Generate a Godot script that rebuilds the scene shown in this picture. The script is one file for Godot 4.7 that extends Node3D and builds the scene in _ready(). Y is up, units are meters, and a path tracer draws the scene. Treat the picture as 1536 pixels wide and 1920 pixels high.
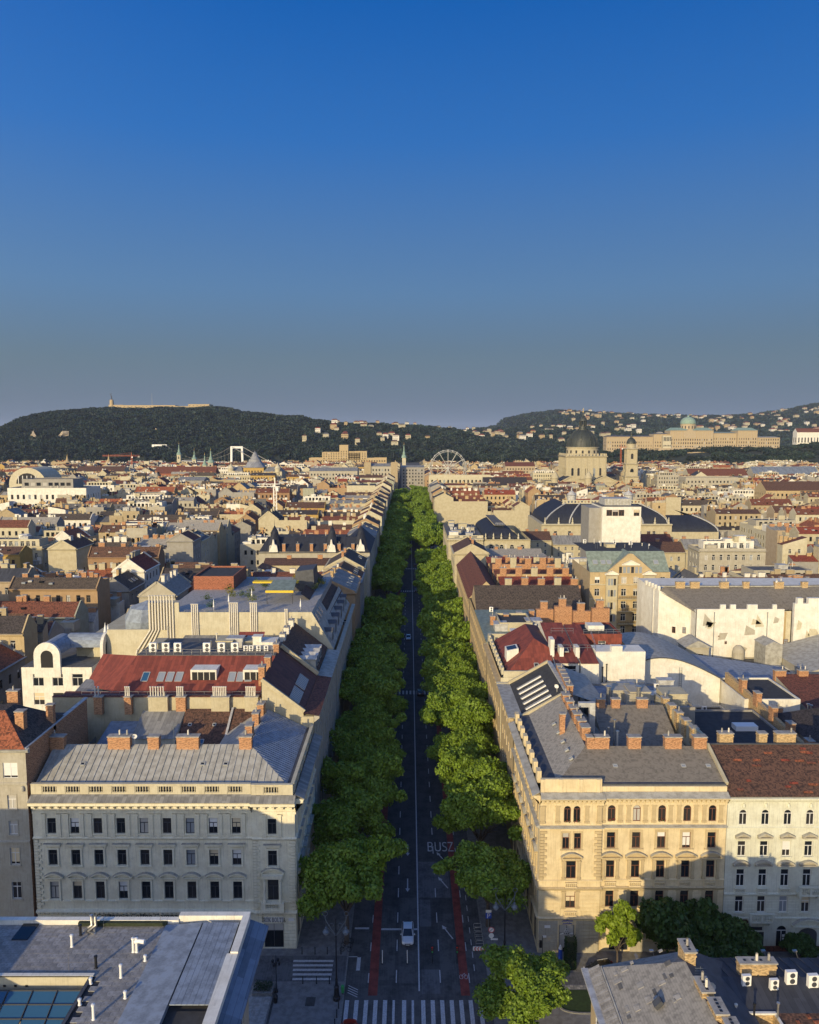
extends Node3D
# A long tree-lined avenue seen from above a city at low morning sun. Units: metres, y up, the avenue runs along -z.

const UP := Vector3.UP
const XL := -15.8   # building line on one side of the avenue
const XR := 17.8    # and on the other
const APART := ["parapet", "parapet_piers", "rustication", "plinth", "strip_frames", "fire_wall", "coping", "flue_base", "chimney_wall", "awning_posts", "pylon", "cable", "leg", "pillars", "crest", "roof_ribs", "lantern_columns", "boundary_wall", "glazing_bars", "roof_boxes", "feet", "well_coping", "pediment", "hangers", "party_wall"]
var M := {}
var meshes := {}
var taken := {}
var rng := RandomNumberGenerator.new()


class MB:
	var v := PackedVector3Array()
	var n := PackedVector3Array()
	var w := PackedVector2Array()
	var k := PackedColorArray()
	var col := Color(1, 1, 1)
	var cuts := PackedInt32Array()   # where each closed piece begins

	func q(a: Vector3, b: Vector3, c: Vector3, d: Vector3) -> void:
		var nn := (c - a).cross(d - b)
		if nn.length_squared() < 1e-14:
			return
		nn = nn.normalized()
		var u := b - a
		if u.length_squared() < 1e-10:
			u = c - d
		u = u.normalized()
		var t := nn.cross(u)
		var ta := Vector2(a.dot(u), -a.dot(t))
		var tb := Vector2(b.dot(u), -b.dot(t))
		var tc := Vector2(c.dot(u), -c.dot(t))
		var td := Vector2(d.dot(u), -d.dot(t))
		v.append_array(PackedVector3Array([a, c, b, a, d, c]))
		n.append_array(PackedVector3Array([nn, nn, nn, nn, nn, nn]))
		w.append_array(PackedVector2Array([ta, tc, tb, ta, td, tc]))
		k.append_array(PackedColorArray([col, col, col, col, col, col]))

	func t3(a: Vector3, b: Vector3, c: Vector3) -> void:
		var nn := (b - a).cross(c - a)
		if nn.length_squared() < 1e-14:
			return
		nn = nn.normalized()
		var u := (b - a).normalized()
		var t := nn.cross(u)
		v.append_array(PackedVector3Array([a, c, b]))
		n.append_array(PackedVector3Array([nn, nn, nn]))
		w.append_array(PackedVector2Array([Vector2(a.dot(u), -a.dot(t)), Vector2(c.dot(u), -c.dot(t)), Vector2(b.dot(u), -b.dot(t))]))
		k.append_array(PackedColorArray([col, col, col]))

	func sq(p: Array, nm: Array) -> void:
		for i in [0, 2, 1, 0, 3, 2]:
			v.append(p[i])
			n.append(nm[i])
			w.append(Vector2(p[i].x + p[i].z, -p[i].y))
			k.append(col)

	func hexa(p: Array) -> void:
		cuts.append(v.size())
		q(p[4], p[5], p[6], p[7])
		q(p[3], p[2], p[1], p[0])
		for i in 4:
			var j := (i + 1) % 4
			q(p[i], p[j], p[4 + j], p[4 + i])

	func box(a: Vector3, b: Vector3) -> void:
		var lo := Vector3(minf(a.x, b.x), minf(a.y, b.y), minf(a.z, b.z))
		var hi := Vector3(maxf(a.x, b.x), maxf(a.y, b.y), maxf(a.z, b.z))
		hexa([Vector3(lo.x, lo.y, hi.z), Vector3(hi.x, lo.y, hi.z), Vector3(hi.x, lo.y, lo.z), Vector3(lo.x, lo.y, lo.z),
			Vector3(lo.x, hi.y, hi.z), Vector3(hi.x, hi.y, hi.z), Vector3(hi.x, hi.y, lo.z), Vector3(lo.x, hi.y, lo.z)])

	func obox(at: Vector3, u: Vector3, f: Vector3, a: Vector3, b: Vector3) -> void:
		var p := []
		for y in [a.y, b.y]:
			for s in [[a.x, b.z], [b.x, b.z], [b.x, a.z], [a.x, a.z]]:
				p.append(at + u * s[0] + Vector3.UP * y + f * s[1])
		hexa(p)

	func bar(a: Vector3, b: Vector3, wide: float, high: float, up := Vector3.UP) -> void:
		var d := (b - a).normalized()
		var s := d.cross(up)
		if s.length_squared() < 1e-6:
			s = d.cross(Vector3.RIGHT)
		s = s.normalized() * wide * 0.5
		var h := s.cross(d).normalized() * high * 0.5
		hexa([a - s - h, a + s - h, b + s - h, b - s - h, a - s + h, a + s + h, b + s + h, b - s + h])

	func tube(pts: Array, r0: float, r1: float, seg := 6) -> void:
		var rings := []
		cuts.append(v.size())
		for i in pts.size():
			var d: Vector3 = (pts[mini(i + 1, pts.size() - 1)] - pts[maxi(i - 1, 0)]).normalized()
			var s := d.cross(Vector3(0.31, 0.17, 0.93)).normalized()
			var t := d.cross(s)
			var r := lerpf(r0, r1, float(i) / maxf(1, pts.size() - 1))
			var ring := []
			var nor := []
			for j in seg:
				var a := TAU * j / seg
				nor.append(s * cos(a) + t * sin(a))
				ring.append(pts[i] + nor[j] * r)
			rings.append([ring, nor])
		for i in pts.size() - 1:
			for j in seg:
				var m := (j + 1) % seg
				sq([rings[i][0][j], rings[i][0][m], rings[i + 1][0][m], rings[i + 1][0][j]], [rings[i][1][j], rings[i][1][m], rings[i + 1][1][m], rings[i + 1][1][j]])
		for j in range(1, seg - 1):
			t3(rings[-1][0][0], rings[-1][0][j], rings[-1][0][j + 1])
			t3(rings[0][0][0], rings[0][0][j + 1], rings[0][0][j])

	func lathe(at: Vector3, prof: Array, seg := 10, a0 := 0.0, a1 := TAU) -> void:
		cuts.append(v.size())
		for i in prof.size() - 1:
			var p: Vector2 = prof[i]
			var r: Vector2 = prof[i + 1]
			var e := r - p
			var o := Vector2(e.y, -e.x).normalized()
			for j in seg:
				var b0 := a0 + (a1 - a0) * j / seg
				var b1 := a0 + (a1 - a0) * (j + 1) / seg
				var d0 := Vector3(cos(b0), 0, -sin(b0))
				var d1 := Vector3(cos(b1), 0, -sin(b1))
				var n0 := d0 * o.x + Vector3.UP * o.y
				var n1 := d1 * o.x + Vector3.UP * o.y
				sq([at + d0 * p.x + Vector3.UP * p.y, at + d1 * p.x + Vector3.UP * p.y, at + d1 * r.x + Vector3.UP * r.y, at + d0 * r.x + Vector3.UP * r.y], [n0, n1, n1, n0])

	func prism(at: Vector3, u: Vector3, f: Vector3, poly: Array, d0: float, d1: float) -> void:
		var c := poly.size()
		cuts.append(v.size())
		for i in c:
			var j := (i + 1) % c
			var a: Vector3 = at + u * poly[i].x + Vector3.UP * poly[i].y
			var b: Vector3 = at + u * poly[j].x + Vector3.UP * poly[j].y
			q(a + f * d1, a + f * d0, b + f * d0, b + f * d1)
		for i in range(1, c - 1):
			var a: Vector3 = at + u * poly[0].x + Vector3.UP * poly[0].y
			var b: Vector3 = at + u * poly[i].x + Vector3.UP * poly[i].y
			var e: Vector3 = at + u * poly[i + 1].x + Vector3.UP * poly[i + 1].y
			t3(a + f * d1, b + f * d1, e + f * d1)
			t3(a + f * d0, e + f * d0, b + f * d0)

	func mesh(origin: Vector3, mat: Material) -> ArrayMesh:
		var a := []
		a.resize(Mesh.ARRAY_MAX)
		a[Mesh.ARRAY_VERTEX] = Transform3D(Basis(), -origin) * v
		a[Mesh.ARRAY_NORMAL] = n
		a[Mesh.ARRAY_TEX_UV] = w
		a[Mesh.ARRAY_COLOR] = k
		var m := ArrayMesh.new()
		m.add_surface_from_arrays(Mesh.PRIMITIVE_TRIANGLES, a)
		m.surface_set_material(0, mat)
		return m


class Bd:
	var node: Node3D
	var org: Vector3
	var lod := 0
	var bags := {}
	var frame := "frame_white"

	func g(part: String, mat: String) -> MB:
		var key := part + "|" + mat
		if not bags.has(key):
			bags[key] = MB.new()
		return bags[key]


func numbered(called: String) -> String:
	taken[called] = taken.get(called, -1) + 1
	return called if taken[called] == 0 else "%s_%03d" % [called, taken[called]]


func tag(o: Node, label: String, category: String, group := "") -> void:
	o.set_meta("label", label)
	o.set_meta("category", category)
	if group:
		o.set_meta("group", group)


func thing(called: String, label: String, category: String, at: Vector3, group := "") -> Bd:
	var b := Bd.new()
	b.node = Node3D.new()
	b.node.name = numbered(called)
	b.node.position = at
	b.org = at
	tag(b.node, label, category, group)
	add_child(b.node)
	return b


func structure(called: String, at := Vector3.ZERO) -> Bd:
	var b := Bd.new()
	b.node = Node3D.new()
	b.node.name = numbered(called)
	b.node.position = at
	b.org = at
	b.node.set_meta("kind", "structure")
	add_child(b.node)
	return b


func finish(b: Bd, stuff := []) -> Node3D:
	for key in b.bags:
		var mb: MB = b.bags[key]
		if mb.v.size() == 0:
			continue
		var part: String = key.get_slice("|", 0)
		if part in APART and b.lod <= 1 and mb.cuts.size() > 1 and mb.cuts[0] == 0:
			for i in mb.cuts.size():
				var e := mb.cuts[i + 1] if i + 1 < mb.cuts.size() else mb.v.size()
				var one := MB.new()
				one.v = mb.v.slice(mb.cuts[i], e)
				one.n = mb.n.slice(mb.cuts[i], e)
				one.w = mb.w.slice(mb.cuts[i], e)
				one.k = mb.k.slice(mb.cuts[i], e)
				own(b, part, one, key.get_slice("|", 1), one.v[0])
			continue
		var o := MeshInstance3D.new()
		o.name = part
		o.mesh = mb.mesh(b.org, M[key.get_slice("|", 1)])
		if part in stuff:
			o.set_meta("kind", "stuff")
		b.node.add_child(o, true)
	b.bags = {}
	return b.node


func put(b: Bd, part: String, mesh: Mesh, x: Transform3D, parent: Node3D = null) -> MeshInstance3D:
	var o := MeshInstance3D.new()
	o.name = part
	o.mesh = mesh
	if parent:
		o.transform = x
		parent.add_child(o, true)
	else:
		o.transform = Transform3D(x.basis, x.origin - b.org)
		b.node.add_child(o, true)
	return o


func own(b: Bd, part: String, mb: MB, mat: String, at: Vector3, parent: Node3D = null) -> MeshInstance3D:
	var o := MeshInstance3D.new()
	o.name = part
	o.mesh = mb.mesh(at, M[mat])
	if parent:
		o.position = at - b.org - parent.position
		parent.add_child(o, true)
	else:
		o.position = at - b.org
		b.node.add_child(o, true)
	return o


# ------------------------------------------------------------------ materials

func lin(r: float, g: float, bl: float) -> Color:
	return Color(r, g, bl).linear_to_srgb()


func mat(called: String, c: Color, rough := 0.9, tex: Texture2D = null, scale := 1.0, metal := 0.0) -> StandardMaterial3D:
	var m := StandardMaterial3D.new()
	m.resource_name = called
	m.albedo_color = c
	m.roughness = rough
	m.metallic = metal
	if tex:
		m.albedo_texture = tex
		m.uv1_scale = Vector3(scale, scale, scale)
	M[called] = m
	return m


func grain(seed_: int, freq: float, lo: float, hi: float, size := 512, oct := 5, gain := 0.55) -> Image:
	var f := FastNoiseLite.new()
	f.seed = seed_
	f.noise_type = FastNoiseLite.TYPE_SIMPLEX_SMOOTH
	f.frequency = freq
	f.fractal_octaves = oct
	f.fractal_gain = gain
	return f.get_seamless_image(size, size, false, false, 0.15, true)


func tex_from(size: int, fn: Callable) -> ImageTexture:
	var im := Image.create(size, size, false, Image.FORMAT_RGB8)
	for y in size:
		for x in size:
			im.set_pixel(x, y, fn.call(x, y))
	return ImageTexture.create_from_image(im)


func hash2(a: int, b: int, s := 0) -> float:
	var h := (a * 374761393 + b * 668265263 + s * 1274126177) & 0x7fffffff
	h = ((h ^ (h >> 13)) * 1103515245) & 0x7fffffff
	return float((h >> 8) & 0xffff) / 65535.0


func make_materials() -> void:
	var coarse := grain(3, 0.012, 0, 1)
	var fine := grain(8, 0.06, 0, 1)
	var plaster := tex_from(512, func(x, y):
		var a: float = coarse.get_pixel(x, y).r
		var b: float = fine.get_pixel(x, y).r
		var run: float = fine.get_pixel((x * 3) % 512, (y / 9) % 512).r
		var k: float = 0.94 + 0.05 * smoothstep(0.2, 0.75, a) + 0.06 * (b - 0.5) - 0.10 * smoothstep(0.56, 0.9, run)
		return Color(k, k * (0.985 + 0.02 * a), k * (0.96 + 0.05 * a)))
	var patchy := tex_from(512, func(x, y):
		var a: float = coarse.get_pixel(x, y).r
		var b: float = fine.get_pixel(x, y).r
		var c: float = fine.get_pixel((y * 5) % 512, (x / 3) % 512).r
		var k: float = 0.86 + 0.16 * smoothstep(0.2, 0.8, a) + 0.12 * (b - 0.5) + 0.12 * (c - 0.5)
		return Color(k * 1.01, k, k * 0.98))
	var tiles := tex_from(512, func(x, y):
		var row := int(y / 16)
		var cx := int((x + (row % 2) * 8) / 16) % 32
		var r := hash2(cx, row, 5)
		var k := 0.62 + 0.50 * r
		if hash2(cx, row, 9) > 0.985:
			k = 1.75
		var a: float = coarse.get_pixel(x, y).r
		k *= 0.75 + 0.5 * a
		var joint := 0.72 if (y % 16) < 2 or ((x + (row % 2) * 8) % 16) < 1 else 1.0
		var lich := smoothstep(0.66, 0.8, fine.get_pixel(x, y).r)
		return Color(k * joint, k * joint * (1.0 + 0.10 * lich), k * joint * (1.0 + 0.08 * lich)))
	var sheets := tex_from(512, func(x, y):
		var s := int(x / 32)
		var l := int((y + hash2(s, 1, 3) * 300.0) / 170.0)
		var k := 0.80 + 0.22 * hash2(s, l, 4)
		k *= 0.90 + 0.18 * coarse.get_pixel(x, y).r
		k += 0.10 * (fine.get_pixel((x * 2) % 512, (y / 6) % 512).r - 0.5)
		if x % 32 < 2:
			k *= 0.78
		return Color(k, k, k * 1.01))
	var slates := tex_from(256, func(x, y):
		var row := int(y / 8)
		var k := 0.88 + 0.18 * hash2(int((x + (row % 2) * 4) / 8) % 32, row, 5)
		k *= 0.86 + 0.28 * coarse.get_pixel(x * 2, y * 2).r
		return Color(k, k, k) * (0.86 if y % 8 == 0 else 1.0))
	var bricks := tex_from(512, func(x, y):
		var row := int(y / 16)
		var off := (row % 2) * 26
		var cx := int((x + off) / 51.2) % 10
		var mortar: bool = (y % 16) < 3 or fposmod(x + off, 51.2) < 3.0
		var k := 0.62 + 0.6 * hash2(cx, row, 2)
		k *= 0.8 + 0.4 * coarse.get_pixel(x, y).r
		return Color(0.86, 0.95, 1.0) if mortar else Color(k, k * 0.96, k * 0.92))
	var road := tex_from(512, func(x, y):
		var a: float = coarse.get_pixel(x, y).r
		var b: float = fine.get_pixel(x, y).r
		var c: float = fine.get_pixel((x * 4) % 512, (y / 12) % 512).r
		var k: float = 0.70 + 0.45 * a + 0.22 * (b - 0.5) + 0.25 * (c - 0.5)
		return Color(k, k, k))
	var bark := tex_from(256, func(x, y):
		var k: float = 0.5 + 0.7 * fine.get_pixel((x * 6) % 512, int(y * 0.7) % 512).r
		return Color(k, k, k))
	var walls := {
		"cream": [0.64, 0.57, 0.39], "ivory": [0.71, 0.65, 0.47], "white": [0.74, 0.71, 0.61], "tan": [0.52, 0.42, 0.26], "sand": [0.62, 0.48, 0.27],
		"grey": [0.42, 0.40, 0.36], "ochre": [0.62, 0.42, 0.13], "pink": [0.56, 0.45, 0.31], "greenish": [0.46, 0.47, 0.36], "stone": [0.55, 0.51, 0.41],
		"palace": [0.78, 0.73, 0.54], "palace_warm": [0.66, 0.545, 0.33], "palace_trim": [0.50, 0.40, 0.23], "pale_green": [0.63, 0.63, 0.50], "orange": [0.50, 0.20, 0.08],
		"limestone": [0.60, 0.53, 0.36], "castle": [0.58, 0.47, 0.31], "russet": [0.40, 0.25, 0.14], "clay": [0.50, 0.34, 0.19],
	}
	for k in walls:
		if not k.begins_with("palace") and not k.begins_with("pale") and k != "white":
			walls[k] = [walls[k][0] * 0.75, walls[k][1] * 0.745, walls[k][2] * 0.72]
		mat("wall_" + k, lin(walls[k][0], walls[k][1], walls[k][2]), 0.92, plaster, 0.055)
	var roofs := {
		"red": [0.36, 0.075, 0.035], "brown": [0.17, 0.085, 0.05], "dark": [0.075, 0.06, 0.055], "orange": [0.46, 0.14, 0.055], "rust": [0.25, 0.085, 0.045], "umber": [0.12, 0.09, 0.065],
	}
	for k in roofs:
		var m := mat("tile_" + k, lin(roofs[k][0] * 0.82, roofs[k][1] * 0.82, roofs[k][2] * 0.82), 0.85, tiles, 0.16)
		m.heightmap_enabled = false
	var metals := {"grey": [0.38, 0.37, 0.32], "blue": [0.25, 0.29, 0.34], "dark": [0.07, 0.075, 0.085], "green": [0.22, 0.27, 0.22], "light": [0.46, 0.46, 0.44], "patina": [0.30, 0.46, 0.36], "red": [0.33, 0.075, 0.04], "maroon": [0.20, 0.07, 0.045]}
	for k in metals:
		mat("sheet_" + k, lin(metals[k][0] * 0.72, metals[k][1] * 0.72, metals[k][2] * 0.72), 0.75, sheets, 0.11)
		mat("metal_" + k, lin(metals[k][0], metals[k][1], metals[k][2]), 0.68, patchy, 0.10)
	mat("felt_dark", lin(0.045, 0.046, 0.047), 0.9, patchy, 0.09)
	mat("felt_grey", lin(0.125, 0.122, 0.115), 0.9, patchy, 0.09)
	mat("concrete", lin(0.36, 0.34, 0.30), 0.9, patchy, 0.13)
	mat("paver", lin(0.27, 0.265, 0.255), 0.85, patchy, 0.35)
	mat("paver_light", lin(0.31, 0.305, 0.295), 0.85, patchy, 0.35)
	mat("paver_dark", lin(0.235, 0.23, 0.22), 0.85, patchy, 0.35)
	mat("old_slate", lin(0.31, 0.285, 0.235), 0.9, slates, 0.13)
	mat("slate_dark", lin(0.20, 0.175, 0.135), 0.9, slates, 0.13)
	mat("slate_blue", lin(0.020, 0.024, 0.036), 0.75, sheets, 0.08)
	mat("brick", lin(0.50, 0.26, 0.13), 0.92, bricks, 0.42)
	mat("brick_yellow", lin(0.55, 0.38, 0.19), 0.92, bricks, 0.42)
	mat("brick_red", lin(0.36, 0.13, 0.07), 0.92, bricks, 0.42)
	mat("asphalt", lin(0.092, 0.090, 0.086), 0.9, road, 0.05)
	mat("asphalt_new", lin(0.064, 0.062, 0.059), 0.85, road, 0.05)
	mat("asphalt_worn", lin(0.12, 0.12, 0.122), 0.9, road, 0.05)
	mat("pavement_grey", lin(0.20, 0.20, 0.198), 0.92, patchy, 0.12)
	mat("slab", lin(0.36, 0.35, 0.33), 0.92, patchy, 0.2)
	mat("kerb", lin(0.22, 0.22, 0.21), 0.9, patchy, 0.3)
	mat("red_lane", lin(0.24, 0.05, 0.035), 0.9, road, 0.09)
	mat("road_paint", lin(0.52, 0.53, 0.54), 0.8, patchy, 0.5)
	mat("ground", lin(0.06, 0.06, 0.058), 1.0, patchy, 0.01)
	mat("soil", lin(0.03, 0.04, 0.018), 1.0, patchy, 0.3)
	mat("bark", lin(0.13, 0.10, 0.075), 0.95, bark, 0.6)
	mat("white_paint", lin(0.72, 0.70, 0.64), 0.6)
	mat("frame_white", lin(0.66, 0.65, 0.60), 0.6)
	mat("frame_brown", lin(0.14, 0.055, 0.03), 0.5)
	mat("frame_dark", lin(0.05, 0.052, 0.055), 0.5)
	mat("frame_grey", lin(0.34, 0.34, 0.31), 0.5)
	mat("wheel_white", lin(0.40, 0.39, 0.35), 0.6)
	mat("iron", lin(0.012, 0.013, 0.015), 0.45)
	mat("iron_grey", lin(0.13, 0.15, 0.16), 0.45)
	mat("steel", lin(0.55, 0.54, 0.51), 0.32, patchy, 0.3, 0.75)
	mat("pipe_cream", lin(0.62, 0.57, 0.46), 0.6)
	mat("plastic_white", lin(0.75, 0.73, 0.66), 0.5)
	mat("dish", lin(0.70, 0.68, 0.62), 0.5)
	mat("glass_dark", lin(0.014, 0.017, 0.021), 0.07)
	mat("glass_room", lin(0.035, 0.033, 0.032), 0.08)
	mat("glass_blue", lin(0.03, 0.09, 0.16), 0.05)
	mat("glass_pale", lin(0.26, 0.28, 0.29), 0.12)
	mat("curtain_pane", lin(0.42, 0.40, 0.35), 0.16)
	mat("blind_cream", lin(0.60, 0.50, 0.32), 0.8)
	mat("blind_green", lin(0.07, 0.16, 0.05), 0.7)
	mat("sign_black", lin(0.010, 0.010, 0.012), 0.4)
	mat("sign_white", lin(0.68, 0.67, 0.62), 0.5)
	mat("sign_red", lin(0.50, 0.035, 0.03), 0.5)
	mat("sign_blue", lin(0.02, 0.07, 0.38), 0.5)
	mat("bin_green", lin(0.04, 0.30, 0.09), 0.5)
	mat("awning_yellow", lin(0.62, 0.44, 0.03), 0.8)
	mat("crane_red", lin(0.42, 0.10, 0.04), 0.6)
	mat("copper_green", lin(0.25, 0.36, 0.29), 0.8, patchy, 0.06)
	mat("dome_green", lin(0.046, 0.052, 0.038), 0.55, sheets, 0.06)
	mat("gold", lin(0.80, 0.55, 0.18), 0.3, null, 1.0, 0.9)
	mat("rock", lin(0.40, 0.33, 0.23), 0.95, patchy, 0.02)
	mat("woodland", lin(0.020, 0.030, 0.016), 1.0, patchy, 0.01)
	mat("lawn", lin(0.028, 0.055, 0.014), 1.0, patchy, 0.25)
	for k in [["car_silver", 0.60, 0.59, 0.56, 0.1], ["car_black", 0.010, 0.010, 0.012, 0.2], ["car_red", 0.42, 0.035, 0.02, 0.2], ["car_white", 0.65, 0.65, 0.63, 0.1]]:
		var c := mat(k[0], lin(k[1], k[2], k[3]), 0.3, null, 1.0, k[4])
		c.clearcoat_enabled = true
		c.clearcoat = 1.0
		c.clearcoat_roughness = 0.08
	mat("tyre", lin(0.015, 0.015, 0.016), 0.9)
	mat("head_lamp", lin(0.7, 0.7, 0.68), 0.1)
	mat("tail_lamp", lin(0.35, 0.015, 0.012), 0.2)
	var leaf := mat("leaf", Color(1, 1, 1), 0.62)
	leaf.vertex_color_use_as_albedo = true
	leaf.backlight_enabled = true
	leaf.backlight = lin(0.42, 0.44, 0.015)
	var far_leaf := mat("far_leaf", Color(1, 1, 1), 0.9)
	far_leaf.vertex_color_use_as_albedo = true


# ------------------------------------------------------------------ pieces of buildings

func window_meshes(w: float, h: float, style: String, frame: String) -> Array:
	var key := "win%.2f_%.2f_%s_%s" % [w, h, style, frame]
	if meshes.has(key):
		return meshes[key]
	var f := MB.new()
	var p := MB.new()
	var t := 0.075
	var y1 := h
	if style.begins_with("arch"):
		y1 = h - w * 0.5
	f.box(Vector3(-w / 2, 0, -0.05), Vector3(-w / 2 + t, y1, 0.05))
	f.box(Vector3(w / 2 - t, 0, -0.05), Vector3(w / 2, y1, 0.05))
	f.box(Vector3(-w / 2 + t, 0, -0.05), Vector3(w / 2 - t, t, 0.05))
	if style.begins_with("arch"):
		for i in 8:
			var a0 := PI * i / 8
			var a1 := PI * (i + 1) / 8
			var c := Vector3(0, y1, 0)
			f.bar(c + Vector3(cos(a0), sin(a0), 0) * (w / 2 - t / 2), c + Vector3(cos(a1), sin(a1), 0) * (w / 2 - t / 2), 0.1, t, Vector3(cos((a0 + a1) / 2), sin((a0 + a1) / 2), 0))
			p.t3(c, c + Vector3(cos(a0), sin(a0), 0) * (w / 2 - t), c + Vector3(cos(a1), sin(a1), 0) * (w / 2 - t))
	else:
		f.box(Vector3(-w / 2 + t, h - t, -0.05), Vector3(w / 2 - t, h, 0.05))
	var tr := h * 0.68
	if style == "arch":
		tr = y1
	f.box(Vector3(-w / 2 + t, tr - 0.045, -0.045), Vector3(w / 2 - t, tr + 0.045, 0.056))
	f.box(Vector3(-0.045, t, -0.045), Vector3(0.045, tr - 0.045, 0.05))
	if style == "cross":
		f.box(Vector3(-0.03, tr + 0.045, -0.04), Vector3(0.03, h - t, 0.04))
	p.q(Vector3(-w / 2 + t * 0.5, t * 0.5, 0), Vector3(w / 2 - t * 0.5, t * 0.5, 0), Vector3(w / 2 - t * 0.5, y1 - (t * 0.5 if y1 == h else 0.0), 0), Vector3(-w / 2 + t * 0.5, y1 - (t * 0.5 if y1 == h else 0.0), 0))
	var r := [f.mesh(Vector3.ZERO, M[frame]), p.mesh(Vector3.ZERO, M["glass_dark"]), p.mesh(Vector3.ZERO, M["glass_room"]), p.mesh(Vector3.ZERO, M["glass_pale"]), p.mesh(Vector3.ZERO, M["curtain_pane"])]
	meshes[key] = r
	return r


func pick_pane(b: Bd) -> int:
	var r := rng.randf()
	return 1 if r < 0.56 else 2 if r < 0.88 else 3 if r < 0.95 else 4


func window(b: Bd, at: Vector3, u: Vector3, w: float, h: float, style := "t", frame := "", pane := 0) -> Node3D:
	var f := frame if frame else b.frame
	var n := u.cross(UP)
	if b.lod == 0:
		var ms := window_meshes(w, h, style, f)
		var o := put(b, "window", ms[0], Transform3D(Basis(u, UP, n), at))
		put(b, "pane", ms[pane if pane else pick_pane(b)], Transform3D(), o)
		if not style.begins_with("arch") and rng.randf() < 0.3:
			var dr: float = [0.3, 0.45, 0.6, 0.85][rng.randi() % 4]
			var cl: String = ["blind_cream", "sign_white", "curtain_pane", "sign_white"][rng.randi() % 4]
			var bk := "blind%.2f_%.2f_%.2f%s" % [w, h, dr, cl]
			if not meshes.has(bk):
				var g := MB.new()
				g.box(Vector3(-w / 2 + 0.08, h * (1.0 - dr), 0.004), Vector3(w / 2 - 0.08, h - 0.06, 0.012))
				meshes[bk] = g.mesh(Vector3.ZERO, M[cl])
			put(b, "blind", meshes[bk], Transform3D(), o)
		return o
	var names := ["", "glass_dark", "glass_room", "glass_pale", "curtain_pane"]
	var g := b.g("window_panes", names[pane if pane else pick_pane(b)])
	var y1 := h - w / 2 if style == "arch" else h
	var l := -u * w / 2
	g.q(at + l, at - l, at - l + UP * y1, at + l + UP * y1)
	if style == "arch":
		for i in 4:
			var a0 := PI * i / 4
			var a1 := PI * (i + 1) / 4
			g.t3(at + UP * y1, at + UP * (y1 + sin(a0) * w / 2) + u * cos(a0) * w / 2, at + UP * (y1 + sin(a1) * w / 2) + u * cos(a1) * w / 2)
	if b.lod == 1:
		var fr := b.g("window_frames", f)
		fr.obox(at, u, n, Vector3(-0.05, 0, -0.02), Vector3(0.05, h * 0.68, 0.05))
		fr.obox(at, u, n, Vector3(-w / 2, h * 0.68 - 0.05, -0.02), Vector3(w / 2, h * 0.68 + 0.05, 0.05))
		fr.obox(at, u, n, Vector3(-w / 2, 0, -0.02), Vector3(-w / 2 + 0.09, y1, 0.06))
		fr.obox(at, u, n, Vector3(w / 2 - 0.09, 0, -0.02), Vector3(w / 2, y1, 0.06))
	return null


func facade(b: Bd, o: Vector3, u: Vector3, w: float, h: float, wallm: String, cols: Array, rows: Array, deep := 0.22, part := "wall") -> void:
	var n := u.cross(UP)
	var g := b.g(part, wallm)
	var P := func(a: float, v: float, d := 0.0) -> Vector3: return o + u * a + UP * v + n * d
	var vp := 0.0
	for r in rows:
		var v0: float = r.v
		var v1: float = r.v + r.h
		if v1 > h - 0.05:
			break
		g.q(P.call(0, vp), P.call(w, vp), P.call(w, v0), P.call(0, v0))
		var up := 0.0
		var cs: Array = r.get("cols", cols)
		var ww: float = r.w
		var st: String = r.get("st", "t")
		for c in cs:
			var u0: float = c - ww / 2
			var u1: float = c + ww / 2
			g.q(P.call(up, v0), P.call(u0, v0), P.call(u0, v1), P.call(up, v1))
			up = u1
			var e := v1
			if st.begins_with("arch"):
				e = v1 - ww / 2
				var k := 6 if b.lod == 0 else 3
				for i in k:
					var a0 := PI * 0.5 * i / k
					var a1 := PI * 0.5 * (i + 1) / k
					for s in [-1.0, 1.0]:
						var p0: Vector3 = P.call(c + s * cos(a0) * ww / 2, e + sin(a0) * ww / 2)
						var p1: Vector3 = P.call(c + s * cos(a1) * ww / 2, e + sin(a1) * ww / 2)
						if s > 0:
							g.t3(P.call(u1, v1), p1, p0)
						else:
							g.t3(P.call(u0, v1), p0, p1)
						g.q(p0, p1, p1 - n * deep, p0 - n * deep)
			else:
				g.q(P.call(u0, v1, -deep), P.call(u1, v1, -deep), P.call(u1, v1), P.call(u0, v1))
			g.q(P.call(u0, v0), P.call(u1, v0), P.call(u1, v0, -deep), P.call(u0, v0, -deep))
			g.q(P.call(u0, v0), P.call(u0, v0, -deep), P.call(u0, e, -deep), P.call(u0, e))
			g.q(P.call(u1, v0, -deep), P.call(u1, v0), P.call(u1, e), P.call(u1, e, -deep))
			if r.get("fill", true):
				window(b, P.call(c, v0, -deep + 0.06), u, ww, r.h, st, r.get("frame", ""), r.get("pane", 0))
		g.q(P.call(up, v0), P.call(w, v0), P.call(w, v1), P.call(up, v1))
		vp = v1
	g.q(P.call(0, vp), P.call(w, vp), P.call(w, h), P.call(0, h))


func moulding(b: Bd, part: String, m: String, o: Vector3, u: Vector3, w: float, prof: Array) -> void:
	var n := u.cross(UP)
	var g := b.g(part, m)
	var e := u * w
	for i in prof.size() - 1:
		var a: Vector3 = o + n * prof[i].x + UP * prof[i].y
		var c: Vector3 = o + n * prof[i + 1].x + UP * prof[i + 1].y
		g.q(a, a + e, c + e, c)
	for i in range(1, prof.size() - 1):
		var a: Vector3 = o + n * prof[0].x + UP * prof[0].y
		var c: Vector3 = o + n * prof[i].x + UP * prof[i].y
		var d: Vector3 = o + n * prof[i + 1].x + UP * prof[i + 1].y
		g.t3(a, d, c)
		g.t3(a + e, c + e, d + e)


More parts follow.
